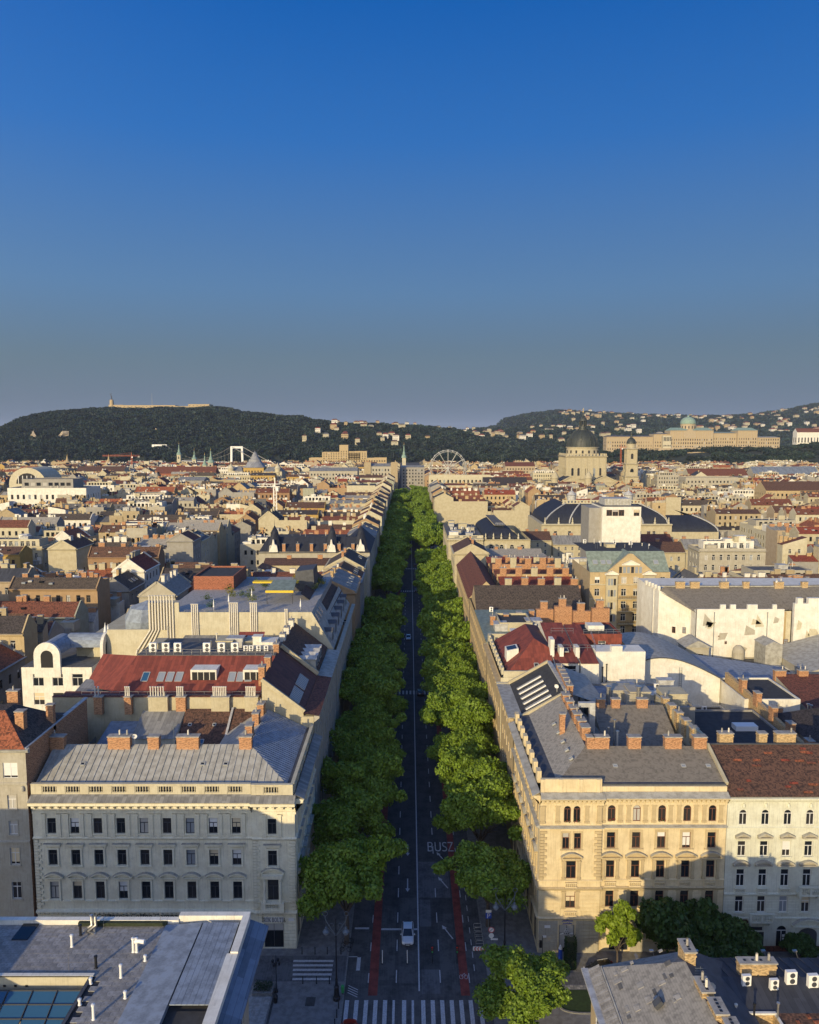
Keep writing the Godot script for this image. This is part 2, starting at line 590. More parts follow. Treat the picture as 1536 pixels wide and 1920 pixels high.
func roof(b: Bd, x0: float, x1: float, z0: float, z1: float, y: float, axis: String, rise: float, m: String, i0 := 0.0, i1 := 0.0, over := 0.35, wallm := "wall_cream", off := 0.5, part := "roof") -> void:
	var g := b.g(part, m)
	var az := axis == "z"
	var s0 := z0 if az else x0
	var s1 := z1 if az else x1
	var t0 := x0 if az else z0
	var t1 := x1 if az else z1
	var tr := lerpf(t0, t1, off)
	var P := func(s: float, t: float, h: float) -> Vector3: return Vector3(t, h, s) if az else Vector3(s, h, t)
	var Q := func(a: Vector3, c: Vector3, d: Vector3, e: Vector3, bag: MB) -> void:
		var nn := (d - a).cross(e - c)
		if nn.y < -0.0001:
			bag.q(c, a, e, d)
		else:
			bag.q(a, c, d, e)
	var wa := maxf(absf(tr - t0), 0.01)
	var wb := maxf(absf(t1 - tr), 0.01)
	var da := rise / wa * over if wa > 0.1 else 0.0
	var db := rise / wb * over if wb > 0.1 else 0.0
	var e0 := 0.0 if i0 == 0.0 else over
	var e1 := 0.0 if i1 == 0.0 else over
	var h0 := rise / i0 * over if i0 > 0 else 0.0
	var h1 := rise / i1 * over if i1 > 0 else 0.0
	var r0: Vector3 = P.call(s0 + i0, tr, y + rise)
	var r1: Vector3 = P.call(s1 - i1, tr, y + rise)
	if wa > 0.1:
		Q.call(P.call(s0 - e0, t0 - over, y - maxf(da, h0)), P.call(s1 + e1, t0 - over, y - maxf(da, h1)), r1, r0, g)
	if wb > 0.1:
		Q.call(P.call(s1 + e1, t1 + over, y - maxf(db, h1)), P.call(s0 - e0, t1 + over, y - maxf(db, h0)), r0, r1, g)
	var wl := b.g("wall", wallm)
	for s in [[s0, i0, e0, h0, r0, -1.0], [s1, i1, e1, h1, r1, 1.0]]:
		if s[1] > 0:
			var a: Vector3 = P.call(s[0] + s[5] * s[2], t0 - over, y - maxf(da, s[3]))
			var c: Vector3 = P.call(s[0] + s[5] * s[2], t1 + over, y - maxf(db, s[3]))
			var nn := (c - a).cross(s[4] - a)
			if nn.y > 0:
				g.t3(a, c, s[4])
			else:
				g.t3(c, a, s[4])
		else:
			var a: Vector3 = P.call(s[0], t0, y)
			var c: Vector3 = P.call(s[0], t1, y)
			wl.t3(a, c, s[4])
			if wa <= 0.1 or wb <= 0.1:
				pass
	if wa <= 0.1:
		wl.q(P.call(s0, t0, y), P.call(s1, t0, y), r1, r0)
	if wb <= 0.1:
		wl.q(P.call(s1, t1, y), P.call(s0, t1, y), r0, r1)


func coping(b: Bd, s: float, t0: float, t1: float, y: float, rise: float, off: float, axis: String, m: String, up := 0.35) -> void:
	var az := axis == "z"
	var P := func(t: float, h: float) -> Vector3: return Vector3(t, h, s) if az else Vector3(s, h, t)
	var tr := lerpf(t0, t1, off)
	var g := b.g("fire_wall", m)
	for t in [t0, t1]:
		if absf(tr - t) > 0.2:
			g.bar(P.call(t, y + up * 0.35), P.call(tr, y + rise + up * 0.35), 0.34, up + 0.3)


func flat_roof(b: Bd, x0: float, x1: float, z0: float, z1: float, y: float, m: String, wallm: String, par := 0.6) -> void:
	b.g("roof", m).q(Vector3(x0, y, z1), Vector3(x1, y, z1), Vector3(x1, y, z0), Vector3(x0, y, z0))
	if par > 0:
		var g := b.g("parapet", wallm)
		var t := 0.3
		g.box(Vector3(x0, y - 0.02, z1 - t), Vector3(x1, y + par, z1 + 0.003))
		g.box(Vector3(x0, y - 0.02, z0 - 0.003), Vector3(x1, y + par, z0 + t))
		g.box(Vector3(x0 - 0.003, y - 0.02, z0 + t), Vector3(x0 + t, y + par - 0.004, z1 - t))
		g.box(Vector3(x1 - t, y - 0.02, z0 + t), Vector3(x1 + 0.003, y + par - 0.004, z1 - t))


func chimney_mesh(w: float, d: float, h: float, m: String) -> ArrayMesh:
	w = snappedf(w, 0.2)
	d = snappedf(d, 0.2)
	h = snappedf(h, 0.25)
	var key := "chim%.1f_%.1f_%.2f%s" % [w, d, h, m]
	if not meshes.has(key):
		var a := MB.new()
		a.box(Vector3(-w / 2, -1.2, -d / 2), Vector3(w / 2, h, d / 2))
		a.box(Vector3(-w / 2 - 0.06, h - 0.42, -d / 2 - 0.06), Vector3(w / 2 + 0.06, h - 0.24, d / 2 + 0.06))
		var c := MB.new()
		c.box(Vector3(-w / 2 - 0.1, h, -d / 2 - 0.1), Vector3(w / 2 + 0.1, h + 0.14, d / 2 + 0.1))
		var mm := a.mesh(Vector3.ZERO, M[m])
		var st := c.mesh(Vector3.ZERO, M["concrete"])
		mm.add_surface_from_arrays(Mesh.PRIMITIVE_TRIANGLES, st.surface_get_arrays(0))
		mm.surface_set_material(1, M["concrete"])
		meshes[key] = mm
	return meshes[key]


func chimney(b: Bd, at: Vector3, w: float, d: float, h: float, m := "brick") -> void:
	if b.lod <= 1:
		put(b, "chimney", chimney_mesh(w, d, h, m), Transform3D(Basis(), at))
		if b.lod == 0:
			var n := int(maxf(1, maxf(w, d) / 0.9))
			for i in n:
				if hash2(int(at.x * 7), int(at.z * 3), i) < 0.55:
					var q := (i + 0.5) / n - 0.5
					var p := MB.new()
					var o := at + Vector3(q * w if w > d else 0.0, h + 0.14, q * d if d >= w else 0.0)
					p.lathe(o, [Vector2(0.13, 0), Vector2(0.13, 0.5), Vector2(0.11, 0.7)], 7)
					own(b, "chimney_pot", p, "pipe_cream" if i % 2 else "concrete", o)
	else:
		b.g("chimneys", m).box(at + Vector3(-w / 2, -1.0, -d / 2), at + Vector3(w / 2, h, d / 2))


func flue(b: Bd, at: Vector3, h: float, r := 0.09, m := "pipe_cream") -> void:
	var key := "flue%.2f_%.2f%s" % [snappedf(h, 0.3), r, m]
	if not meshes.has(key):
		var p := MB.new()
		var hh := snappedf(h, 0.3)
		p.lathe(Vector3.ZERO, [Vector2(r, 0), Vector2(r, hh - 0.2), Vector2(r * 1.7, hh - 0.14), Vector2(r * 1.7, hh), Vector2(0, hh + 0.05)], 7)
		meshes[key] = p.mesh(Vector3.ZERO, M[m])
	put(b, "flue", meshes[key], Transform3D(Basis(), at))


func aircon(b: Bd, at: Vector3, turn := 0.0, s := 1.0) -> void:
	if not meshes.has("aircon"):
		var p := MB.new()
		p.box(Vector3(-0.5, 0.1, -0.2), Vector3(0.5, 1.35, 0.2))
		p.box(Vector3(-0.4, 0, -0.15), Vector3(-0.32, 0.1, 0.15))
		p.box(Vector3(0.32, 0, -0.15), Vector3(0.4, 0.1, 0.15))
		var f := MB.new()
		for y in [0.42, 1.0]:
			for j in 12:
				var a := TAU * j / 12
				var c := TAU * (j + 1) / 12
				f.t3(Vector3(0.06, y, 0.215), Vector3(0.06 + cos(a) * 0.26, y + sin(a) * 0.26, 0.205), Vector3(0.06 + cos(c) * 0.26, y + sin(c) * 0.26, 0.205))
		var m := p.mesh(Vector3.ZERO, M["plastic_white"])
		m.add_surface_from_arrays(Mesh.PRIMITIVE_TRIANGLES, f.mesh(Vector3.ZERO, M["frame_dark"]).surface_get_arrays(0))
		m.surface_set_material(1, M["frame_dark"])
		meshes["aircon"] = m
	put(b, "air_conditioner", meshes["aircon"], Transform3D(Basis(UP, turn).scaled(Vector3(s, s, s)), at))


func dish(b: Bd, at: Vector3, turn := 0.4) -> void:
	if not meshes.has("dish"):
		var p := MB.new()
		p.tube([Vector3(0, -0.6, 0), Vector3(0, 0.7, 0)], 0.035, 0.035, 5)
		for j in 10:
			var a := TAU * j / 10
			var c := TAU * (j + 1) / 10
			var e := func(t: float, r: float) -> Vector3: return Vector3(cos(t) * r, 0.75 + sin(t) * r * 0.93, 0.12 + r * r * 0.5)
			p.q(e.call(a, 0.0), e.call(a, 0.4), e.call(c, 0.4), e.call(c, 0.0))
		p.tube([Vector3(0, 0.45, 0.2), Vector3(0, 0.7, 0.55)], 0.02, 0.02, 4)
		meshes["dish"] = p.mesh(Vector3.ZERO, M["dish"])
	put(b, "satellite_dish", meshes["dish"], Transform3D(Basis(UP, turn), at))


func aerial(b: Bd, at: Vector3, h: float) -> void:
	var p := MB.new()
	p.tube([at, at + UP * h], 0.035, 0.025, 4)
	for i in 3:
		p.bar(at + Vector3(-0.5, h - 0.2 - i * 0.25, 0), at + Vector3(0.5, h - 0.2 - i * 0.25, 0), 0.03, 0.03)
	own(b, "aerial", p, "iron_grey", at)


func skylight(b: Bd, at: Vector3, u: Vector3, up: Vector3, w: float, h: float, pane := "glass_pale") -> void:
	var nn := u.cross(up).normalized()
	var f := MB.new()
	f.bar(at - u * w / 2, at - u * w / 2 + up * h, 0.12, 0.22, nn)
	f.bar(at + u * w / 2, at + u * w / 2 + up * h, 0.12, 0.22, nn)
	f.bar(at - u * w / 2, at + u * w / 2, 0.12, 0.22, nn)
	f.bar(at - u * w / 2 + up * h, at + u * w / 2 + up * h, 0.12, 0.22, nn)
	var o := own(b, "skylight", f, "frame_grey", at)
	var p := MB.new()
	var c := at + nn * 0.07
	p.q(c - u * w / 2, c + u * w / 2, c + u * w / 2 + up * h, c - u * w / 2 + up * h)
	own(b, "pane", p, pane, at, o)


func dormer(b: Bd, at: Vector3, u: Vector3, w: float, h: float, d: float, wallm: String, roofm: String) -> void:
	var n := u.cross(UP)
	var g := MB.new()
	g.obox(at, u, n, Vector3(-w / 2, -0.4, -d), Vector3(w / 2, h, 0))
	var o := own(b, "dormer", g, wallm, at)
	var p := MB.new()
	p.obox(at, u, n, Vector3(-w / 2 + 0.18, 0.25, 0.0), Vector3(w / 2 - 0.18, h - 0.18, 0.03))
	own(b, "pane", p, "glass_dark", at, o)
	var r := MB.new()
	r.prism(at, u, n, [Vector2(-w / 2 - 0.15, h), Vector2(w / 2 + 0.15, h), Vector2(0, h + w * 0.3)], -d, 0.15)
	own(b, "dormer_roof", r, roofm, at, o)


func rail(b: Bd, pts: Array, h := 1.0, m := "steel", step := 1.6) -> void:
	var g := MB.new()
	for i in pts.size() - 1:
		var a: Vector3 = pts[i]
		var c: Vector3 = pts[i + 1]
		for y in [h, h * 0.5]:
			g.bar(a + UP * y, c + UP * y, 0.05, 0.05)
		var n := int(maxf(1, a.distance_to(c) / step))
		for j in n + 1:
			var p := a.lerp(c, float(j) / n)
			g.bar(p, p + UP * h, 0.05, 0.05)
	own(b, "railing", g, m, pts[0])


func word(b: Bd, part: String, text: String, at: Vector3, u: Vector3, h: float, m: String, up := UP, serif := false, deep := 0.03, parent: Node3D = null, stretch := 1.0) -> void:
	var t := TextMesh.new()
	t.text = text
	var f := SystemFont.new()
	f.font_names = PackedStringArray(["Droid Serif" if serif else "Droid Sans"])
	t.font = f
	t.font_size = 32
	t.pixel_size = h / 24.0
	t.depth = deep
	t.material = M[m]
	var o := MeshInstance3D.new()
	o.name = part
	o.mesh = t
	var bs := Basis(u * stretch, up, u.cross(up))
	if parent:
		o.transform = Transform3D(bs, at - b.org - parent.position)
		parent.add_child(o, true)
	else:
		o.transform = Transform3D(bs, at - b.org)
		b.node.add_child(o, true)


func spread(w: float, n: int, m := 1.6) -> Array:
	var a := []
	for i in n:
		a.append(m + (w - 2 * m) * (i + 0.5) / n)
	return a


func storeys(h: float, base := 5.2, n := 4, ww := 1.15, wh := 2.0) -> Array:
	var r := []
	var s := (h - base - 0.6) / n
	for i in n:
		r.append({"v": base + s * i + s * 0.22, "h": minf(wh, s * 0.56), "w": ww, "st": "t"})
	return r


# ------------------------------------------------------------------ town houses round a courtyard

const WALLS := ["cream", "tan", "sand", "ivory", "clay", "stone", "grey", "cream", "tan", "pink", "greenish", "white", "russet", "sand", "grey", "ivory", "ochre", "clay"]
const TILES := ["tile_brown", "tile_rust", "tile_red", "sheet_grey", "tile_brown", "tile_umber", "felt_grey", "tile_rust", "tile_orange", "tile_brown", "tile_dark", "tile_orange", "tile_rust", "old_slate", "sheet_dark", "tile_umber"]
const SAID := {"tile_brown": "brown tiled", "tile_rust": "rust red tiled", "tile_red": "bright red tiled", "sheet_grey": "grey sheet metal", "tile_dark": "nearly black tiled", "tile_umber": "dark umber tiled",
	"felt_grey": "grey felted", "sheet_blue": "blue grey metal", "sheet_dark": "dark metal", "felt_dark": "black felted", "tile_orange": "orange tiled", "sheet_light": "pale metal", "sheet_green": "greenish metal", "metal_grey": "smooth grey metal", "old_slate": "weathered slate"}
const COUNT := ["no", "one", "two", "three", "four", "five", "six", "seven", "eight", "nine", "ten", "eleven", "twelve"]


func many(n: int) -> String:
	return COUNT[n] if n < COUNT.size() else "many"


func wing(b: Bd, x0: float, x1: float, z0: float, z1: float, h: float, wallm: String, axis: String, rise: float, roofm: String, off := 0.5, i0 := 0.0, i1 := 0.0, win := {}, y0 := 0.0, over := 0.3) -> void:
	var sides := {"f": [Vector3(x0, y0, z1), Vector3.RIGHT, x1 - x0], "l": [Vector3(x0, y0, z0), Vector3.BACK, z1 - z0], "r": [Vector3(x1, y0, z1), Vector3.FORWARD, z1 - z0], "b": [Vector3(x1, y0, z0), Vector3.LEFT, x1 - x0]}
	for s in sides:
		var d: Array = sides[s]
		if win.has(s) and d[2] > 4.0:
			var gap: float = win.get("gap", 3.1)
			facade(b, d[0], d[1], d[2], h - y0, wallm, spread(d[2], int(maxf(1, (d[2] - 2.4) / gap)), 1.2), win[s])
			if b.lod <= 1 and win.get("trim", true):
				moulding(b, "cornice", wallm, d[0] + UP * (h - y0 - 0.75), d[1], d[2], [Vector2(0, 0), Vector2(0.15, 0.15), Vector2(0.2, 0.35), Vector2(0.55, 0.5), Vector2(0.55, 0.68), Vector2(0, 0.74)])
		else:
			b.g("wall", wallm).q(d[0], d[0] + d[1] * d[2], d[0] + d[1] * d[2] + UP * (h - y0), d[0] + UP * (h - y0))
	if axis == "flat":
		flat_roof(b, x0, x1, z0, z1, h, roofm, wallm, rise)
	elif axis != "none":
		roof(b, x0, x1, z0, z1, h, axis, rise, roofm, i0, i1, over, wallm, off)


func clutter(b: Bd, x0: float, x1: float, z0: float, z1: float, y: float, n: int) -> void:
	for i in n:
		var x := rng.randf_range(x0 + 1, x1 - 1)
		var z := rng.randf_range(z0 + 1, z1 - 1)
		var k := rng.randf()
		if k < 0.3:
			var s := Vector3(rng.randf_range(0.8, 2.2), rng.randf_range(0.8, 2.4), rng.randf_range(0.8, 2.0))
			if b.lod <= 1:
				var mb := MB.new()
				mb.box(Vector3(x - s.x, y, z - s.z), Vector3(x + s.x, y + s.y, z + s.z))
				mb.box(Vector3(x - s.x - 0.12, y + s.y, z - s.z - 0.12), Vector3(x + s.x + 0.12, y + s.y + 0.15, z + s.z + 0.12))
				own(b, "roof_house", mb, ["wall_white", "wall_stone", "metal_light", "wall_cream"][rng.randi() % 4], Vector3(x, y, z))
			else:
				b.g("roof_houses", ["wall_white", "wall_stone", "metal_light", "wall_cream"][rng.randi() % 4]).box(Vector3(x - s.x, y, z - s.z), Vector3(x + s.x, y + s.y, z + s.z))
		elif b.lod > 1:
			b.g("roof_flues", "pipe_cream").box(Vector3(x - 0.15, y, z - 0.15), Vector3(x + 0.15, y + rng.randf_range(0.8, 2.2), z + 0.15))
		elif b.lod <= 1 and k < 0.5:
			aircon(b, Vector3(x, y, z), rng.randf_range(-0.3, 0.3))
		elif b.lod <= 1 and k < 0.6:
			dish(b, Vector3(x, y + 0.6, z), rng.randf_range(-1, 1))
		elif b.lod <= 1 and k < 0.72:
			aerial(b, Vector3(x, y, z), rng.randf_range(2, 4))
		elif b.lod <= 1:
			flue(b, Vector3(x, y, z), rng.randf_range(1.0, 2.4), 0.12, ["steel", "pipe_cream"][rng.randi() % 2])


func house_on_lot(b: Bd, x0: float, x1: float, z0: float, z1: float, face: String, h: float, wallm: String, roofm: String, kind: int, fine := true) -> int:
	var chims := 0
	var rows := storeys(h, 5.0, int(clampf(round((h - 5.0) / 4.3), 2, 6)), 1.2, 2.1)
	var yard := [{"v": 4.0, "h": 1.8, "w": 1.1}, {"v": 8.2, "h": 1.8, "w": 1.1}, {"v": 12.4, "h": 1.8, "w": 1.1}, {"v": 16.4, "h": 1.6, "w": 1.1}]
	yard = yard.filter(func(r): return r.v + r.h < h - 3.0)
	var cx := x1 if face == "r" else x0
	var sx := -1.0 if face == "r" else 1.0
	var d := minf(13.5, (x1 - x0) * 0.42)
	var fx0 := minf(cx, cx + sx * d)
	var fx1 := maxf(cx, cx + sx * d)
	var rise := rng.randf_range(2.6, 4.6)
	var bm: String = ["brick", "brick", "brick_yellow", "wall_white", "wall_cream", "wall_tan"][rng.randi() % 6]
	var side := "r" if face == "r" else "l"
	var inner := "l" if face == "r" else "r"
	var low := rng.randf_range(0.3, 4.5)
	var yard_roof: String = TILES[rng.randi() % TILES.size()]
	if kind == 2:
		wing(b, x0, x1, z0, z1, h, wallm, "flat", 0.8, roofm, 0.5, 0, 0, {"f": rows, "l": rows, "r": rows, "gap": 2.7})
		var m := 3.0
		wing(b, x0 + m, x1 - m, z0 + m, z1 - m - 1.0, h + 3.0, ["wall_white", "wall_ivory", "wall_stone"][rng.randi() % 3], "flat", 0.3, "felt_grey", 0.5, 0, 0, {"f": [{"v": 0.4, "h": 2.0, "w": 1.6}], "gap": 2.4, "trim": false}, h)
		clutter(b, x0 + m, x1 - m, z0 + m, z1 - m, h + 3.0, 7)
		clutter(b, x0 + 1, x1 - 1, z1 - 4, z1 - 1, h, 3)
		return 0
	if kind == 1:
		var dz := minf(11.0, (z1 - z0) * 0.55)
		wing(b, x0, x1, z1 - dz, z1, h, wallm, "x", rise * 0.8, roofm, 0.5, 0, 0, {"f": rows, "gap": 2.9})
		for i in rng.randi_range(2, 6):
			var t := rng.randf_range(0.2, 0.7)
			hatch(b, Vector3(lerpf(x0 + 2, x1 - 2, (i + rng.randf()) / 7.0), h + rise * 0.8 * t, z1 - dz / 2 * t), ["glass_pale", "metal_light", "glass_dark"][i % 3])
		if b.lod <= 2:
			coping(b, x0 + 0.2, z1 - dz, z1, h, rise * 0.8, 0.5, "x", wallm)
			coping(b, x1 - 0.2, z1 - dz, z1, h, rise * 0.8, 0.5, "x", wallm)
		for i in rng.randi_range(3, 7):
			chimney(b, Vector3(rng.randf_range(x0 + 1, x1 - 1), h + rise * 0.8 - 0.6, z1 - dz / 2 - 0.6), rng.randf_range(0.9, 2.2), 0.8, rng.randf_range(1.3, 2.2), bm)
			chims += 1
		return chims + heap(b, x0, x1, z0, z1 - dz, h - 1.0, wallm, 4, bm)
	if kind == 3:
		return heap(b, x0, x1, z0, z1, h, wallm, 8, bm)
	wing(b, fx0, fx1, z0, z1, h, wallm, "z", rise, roofm, 0.5, 0, 0, {side: rows, inner: yard, "f": yard if rng.randf() < 0.25 else []} if fine else {side: rows})
	if b.lod <= 2 or rng.randf() < 0.5:
		coping(b, z1, fx0, fx1, h, rise, 0.5, "z", wallm)
		coping(b, z0, fx0, fx1, h, rise, 0.5, "z", wallm)
	var wd := clampf((z1 - z0) * 0.27, 4.5, 7.5)
	var hs := h - low
	var rx0 := x0 if face == "r" else fx1
	var rx1 := fx0 if face == "r" else x1
	var sr := rng.randf_range(1.5, 3.2)
	var yr := {"f": yard, "gap": 2.6, "trim": false} if fine else {}
	var dk := rng.randf()
	wing(b, rx0, rx1, z0, z0 + wd, hs, wallm, "x", sr, yard_roof, 0.0, 0, 0, yr)
	if dk < 0.62:
		wing(b, rx0, rx1, z1 - wd, z1, hs - 0.5, wallm, "x", sr, yard_roof, 1.0, 0, 0, {"f": [{"v": hs - 4.5, "h": 1.2, "w": 0.8}], "gap": 7.0, "trim": false} if rng.randf() < 0.4 and fine else {})
	elif dk < 0.85:
		wing(b, rx0, rx1, z1 - wd, z1, hs - 1.0, wallm, "flat", 0.5, ["felt_grey", "felt_dark", "sheet_grey"][rng.randi() % 3], 0.5)
		clutter(b, rx0, rx1, z1 - wd, z1, hs - 1.0, 10)
	if rng.randf() < 0.7:
		var q0 := x0 if face == "r" else x1 - 6.0
		var q1 := x0 + 6.0 if face == "r" else x1
		wing(b, q0, q1, z0 + wd, z1 - wd, hs - rng.randf_range(0, 2), wallm, "z", 2.0, yard_roof, 0.0 if face == "r" else 1.0, 0, 0, yr)
	var nr := rng.randi_range(1, 4)
	for i in nr:
		var z := lerpf(z0 + 1.5, z1 - 1.5, (i + rng.randf_range(0.2, 0.8)) / nr)
		chimney(b, Vector3((fx0 + fx1) / 2 + sx * 0.9, h + rise - 0.5, z), rng.randf_range(0.6, 1.0), rng.randf_range(1.0, 2.6), rng.randf_range(1.4, 2.2), bm)
		chims += 1
	var nf := rng.randi_range(2, 5)
	for i in nf:
		var x := lerpf(rx0 + 1, rx1 - 1, (i + rng.randf_range(0.2, 0.8)) / nf)
		chimney(b, Vector3(x, hs + sr - 0.4, z0 + 0.5), rng.randf_range(1.0, 2.4), 0.7, rng.randf_range(1.2, 2.4), bm)
		chims += 1
		if rng.randf() < 0.5 and dk < 0.62:
			chimney(b, Vector3(x + 1.2, hs + sr - 0.9, z1 - 0.5), rng.randf_range(1.0, 2.2), 0.7, rng.randf_range(1.2, 2.2), bm)
			chims += 1
	if b.lod <= 1:
		if rng.randf() < 0.6:
			for i in rng.randi_range(2, 5):
				var z := z0 + (z1 - z0) * (i + 1.0) / 6.5
				var up := Vector3(sx * (fx1 - fx0) / 2, rise, 0).normalized()
				skylight(b, Vector3(cx + sx * 1.6, h + 1.6 * rise / ((fx1 - fx0) / 2) + 0.06, z), Vector3(0, 0, sx), up, 1.0, 1.5, "glass_pale" if i % 2 else "glass_dark")
		for i in rng.randi_range(0, 3):
			aerial(b, Vector3(rng.randf_range(x0 + 3, x1 - 3), hs + 1.5, z0 + 1.0), rng.randf_range(2, 3.5))
		if rng.randf() < 0.5:
			for i in rng.randi_range(2, 5):
				flue(b, Vector3(lerpf(rx0 + 2, rx1 - 4, 0.4) + i * 0.4, hs + sr - 0.4, z0 + 0.5), 2.1, 0.12)
	return chims


func hatch(b: Bd, at: Vector3, m: String) -> void:
	if b.lod <= 1:
		var g := MB.new()
		g.box(at + Vector3(-0.55, -0.2, -0.6), at + Vector3(0.55, 0.3, 0.6))
		own(b, "roof_hatch", g, m, at)
	else:
		b.g("roof_hatches", m).box(at + Vector3(-0.55, -0.2, -0.6), at + Vector3(0.55, 0.3, 0.6))


func heap(b: Bd, x0: float, x1: float, z0: float, z1: float, h: float, wallm: String, n: int, bm: String) -> int:
	var chims := 0
	var kx := 2 if n < 6 else 3
	var kz := int(ceil(n / float(kx)))
	for i in kx:
		for j in kz:
			var a := lerpf(x0, x1, (i + (rng.randf_range(-0.15, 0.15) if i else 0.0)) / kx)
			var c := lerpf(x0, x1, (i + 1.0) / kx)
			var d := lerpf(z0, z1, float(j) / kz)
			var e := lerpf(z0, z1, (j + 1.0) / kz) - 0.05
			if rng.randf() < 0.16:
				continue
			var hh := h + rng.randf_range(-6.5, 2.0)
			var wm: String = wallm if rng.randf() < 0.6 else "wall_" + WALLS[rng.randi() % 13]
			var rm: String = TILES[rng.randi() % TILES.size()]
			var k := rng.randf()
			var win := {"f": [{"v": hh - 3.6, "h": 1.7, "w": 1.2}], "gap": 3.4, "trim": false} if rng.randf() < 0.6 else {}
			if k < 0.4:
				wing(b, a, c, d, e, hh, wm, "flat", rng.randf_range(0.2, 0.9), ["felt_grey", "felt_dark", "sheet_grey", "felt_grey"][rng.randi() % 4], 0.5, 0, 0, win)
				clutter(b, a, c, d, e, hh, 8)
			elif k < 0.75:
				wing(b, a, c, d, e, hh, wm, "x", rng.randf_range(1.5, 3.4), rm, [0.0, 0.5, 0.0, 1.0][rng.randi() % 4], 0, 0, win)
			else:
				wing(b, a, c, d, e, hh, wm, "z", rng.randf_range(1.5, 3.4), rm, [0.0, 0.5, 1.0][rng.randi() % 3], 0, 0, win)
			for m in rng.randi_range(2, 5):
				chimney(b, Vector3(rng.randf_range(a + 0.5, c - 0.5), hh + 1.0, d + 0.6), rng.randf_range(0.6, 2.0), 0.7, rng.randf_range(1.2, 2.6), bm)
				chims += 1
	return chims


func townhouse(x0: float, x1: float, z0: float, z1: float, face: String, h: float, wall: String, roofm: String, kind: int, lod: int, where: String, group: String) -> Bd:
	var b := thing("town_house", "", "building", Vector3((x0 + x1) / 2, 0, (z0 + z1) / 2), group)
	b.lod = lod
	b.frame = ["frame_white", "frame_white", "frame_brown", "frame_dark"][rng.randi() % 4]
	var n := house_on_lot(b, x0, x1, z0, z1, face, h, "wall_" + wall, roofm, kind, true)
	if kind == 3:
		tag(b.node, "huddle of %s yard buildings, mixed roofs, %s chimneys, %s" % [wall, many(n), where], "building", group)
	elif kind == 2:
		tag(b.node, "%s flat roofed block with a set-back top storey %s" % [wall, where], "building", group)
	else:
		tag(b.node, "%s courtyard house, %s roof, %s chimneys, %s" % [wall, SAID.get(roofm, "grey"), many(n), where], "building", group)
	finish(b, ["window_panes", "window_frames", "chimneys", "roof_flues", "roof_houses", "roof_hatches", "fire_wall"])
	return b


# ------------------------------------------------------------------ the houses at the crossing

func hood(b: Bd, at: Vector3, u: Vector3, w: float, kind: String, m: String) -> void:
	var n := u.cross(UP)
	var g := MB.new()
	var caps := []
	if kind == "straight":
		g.obox(at, u, n, Vector3(-w / 2, 0.14, -0.02), Vector3(w / 2, 0.3, 0.44))
		g.obox(at, u, n, Vector3(-w / 2 + 0.12, -0.18, -0.02), Vector3(w / 2 - 0.12, 0.14, 0.24))
	else:
		var k := 10 if kind == "arch" else 2
		var rise := w * 0.2 if kind == "arch" else w * 0.24
		var pts := []
		for i in k + 1:
			var t := float(i) / k * 2.0 - 1.0
			pts.append(Vector2(t * w / 2, rise * (1.0 - t * t) if kind == "arch" else rise * (1.0 - absf(t))))
		for i in k:
			var a: Vector3 = at + u * pts[i].x + UP * (pts[i].y + 0.1) + n * 0.22
			var c: Vector3 = at + u * pts[i + 1].x + UP * (pts[i + 1].y + 0.1) + n * 0.22
			g.bar(a, c, 0.48, 0.2)
			caps.append(a + UP * 0.13)
			if i == k - 1:
				caps.append(c + UP * 0.13)
		g.obox(at, u, n, Vector3(-w / 2, -0.14, -0.02), Vector3(w / 2, 0.02, 0.4))
		var poly := pts.duplicate()
		poly.insert(0, Vector2(-w / 2 + 0.1, 0.0))
		g.prism(at, u, n, pts, -0.02, 0.08)
	var o := own(b, "window_hood", g, m, at)
	var z := MB.new()
	if kind == "straight":
		z.obox(at, u, n, Vector3(-w / 2 - 0.03, 0.30, -0.02), Vector3(w / 2 + 0.03, 0.34, 0.46))
	else:
		for i in caps.size() - 1:
			z.bar(caps[i], caps[i + 1], 0.5, 0.05)
	own(b, "flashing", z, "metal_grey", at, o)


func surround(b: Bd, at: Vector3, u: Vector3, w: float, h: float, m: String, t := 0.24, d := 0.15, sill := true) -> void:
	var n := u.cross(UP)
	var g := MB.new()
	g.obox(at, u, n, Vector3(-w / 2 - t, 0, -0.01), Vector3(-w / 2, h + t, d))
	g.obox(at, u, n, Vector3(w / 2, 0, -0.01), Vector3(w / 2 + t, h + t, d))
	g.obox(at, u, n, Vector3(-w / 2, h, -0.01), Vector3(w / 2, h + t, d))
	if sill:
		g.obox(at, u, n, Vector3(-w / 2 - t - 0.06, -0.2, -0.01), Vector3(w / 2 + t + 0.06, 0, d + 0.1))
	own(b, "window_surround", g, m, at)


func pilaster(b: Bd, at: Vector3, u: Vector3, w: float, h: float, m: String, d := 0.2) -> void:
	var key := "pil%.2f_%.2f%s" % [w, h, m]
	if not meshes.has(key):
		var g := MB.new()
		g.box(Vector3(-w / 2, 0, 0), Vector3(w / 2, h, d))
		g.box(Vector3(-w / 2 - 0.06, 0, -0.01), Vector3(w / 2 + 0.06, 0.3, d + 0.06))
		g.box(Vector3(-w / 2 - 0.07, h - 0.22, -0.01), Vector3(w / 2 + 0.07, h, d + 0.07))
		meshes[key] = g.mesh(Vector3.ZERO, M[m])
	put(b, "pilaster", meshes[key], Transform3D(Basis(u, UP, u.cross(UP)), at))


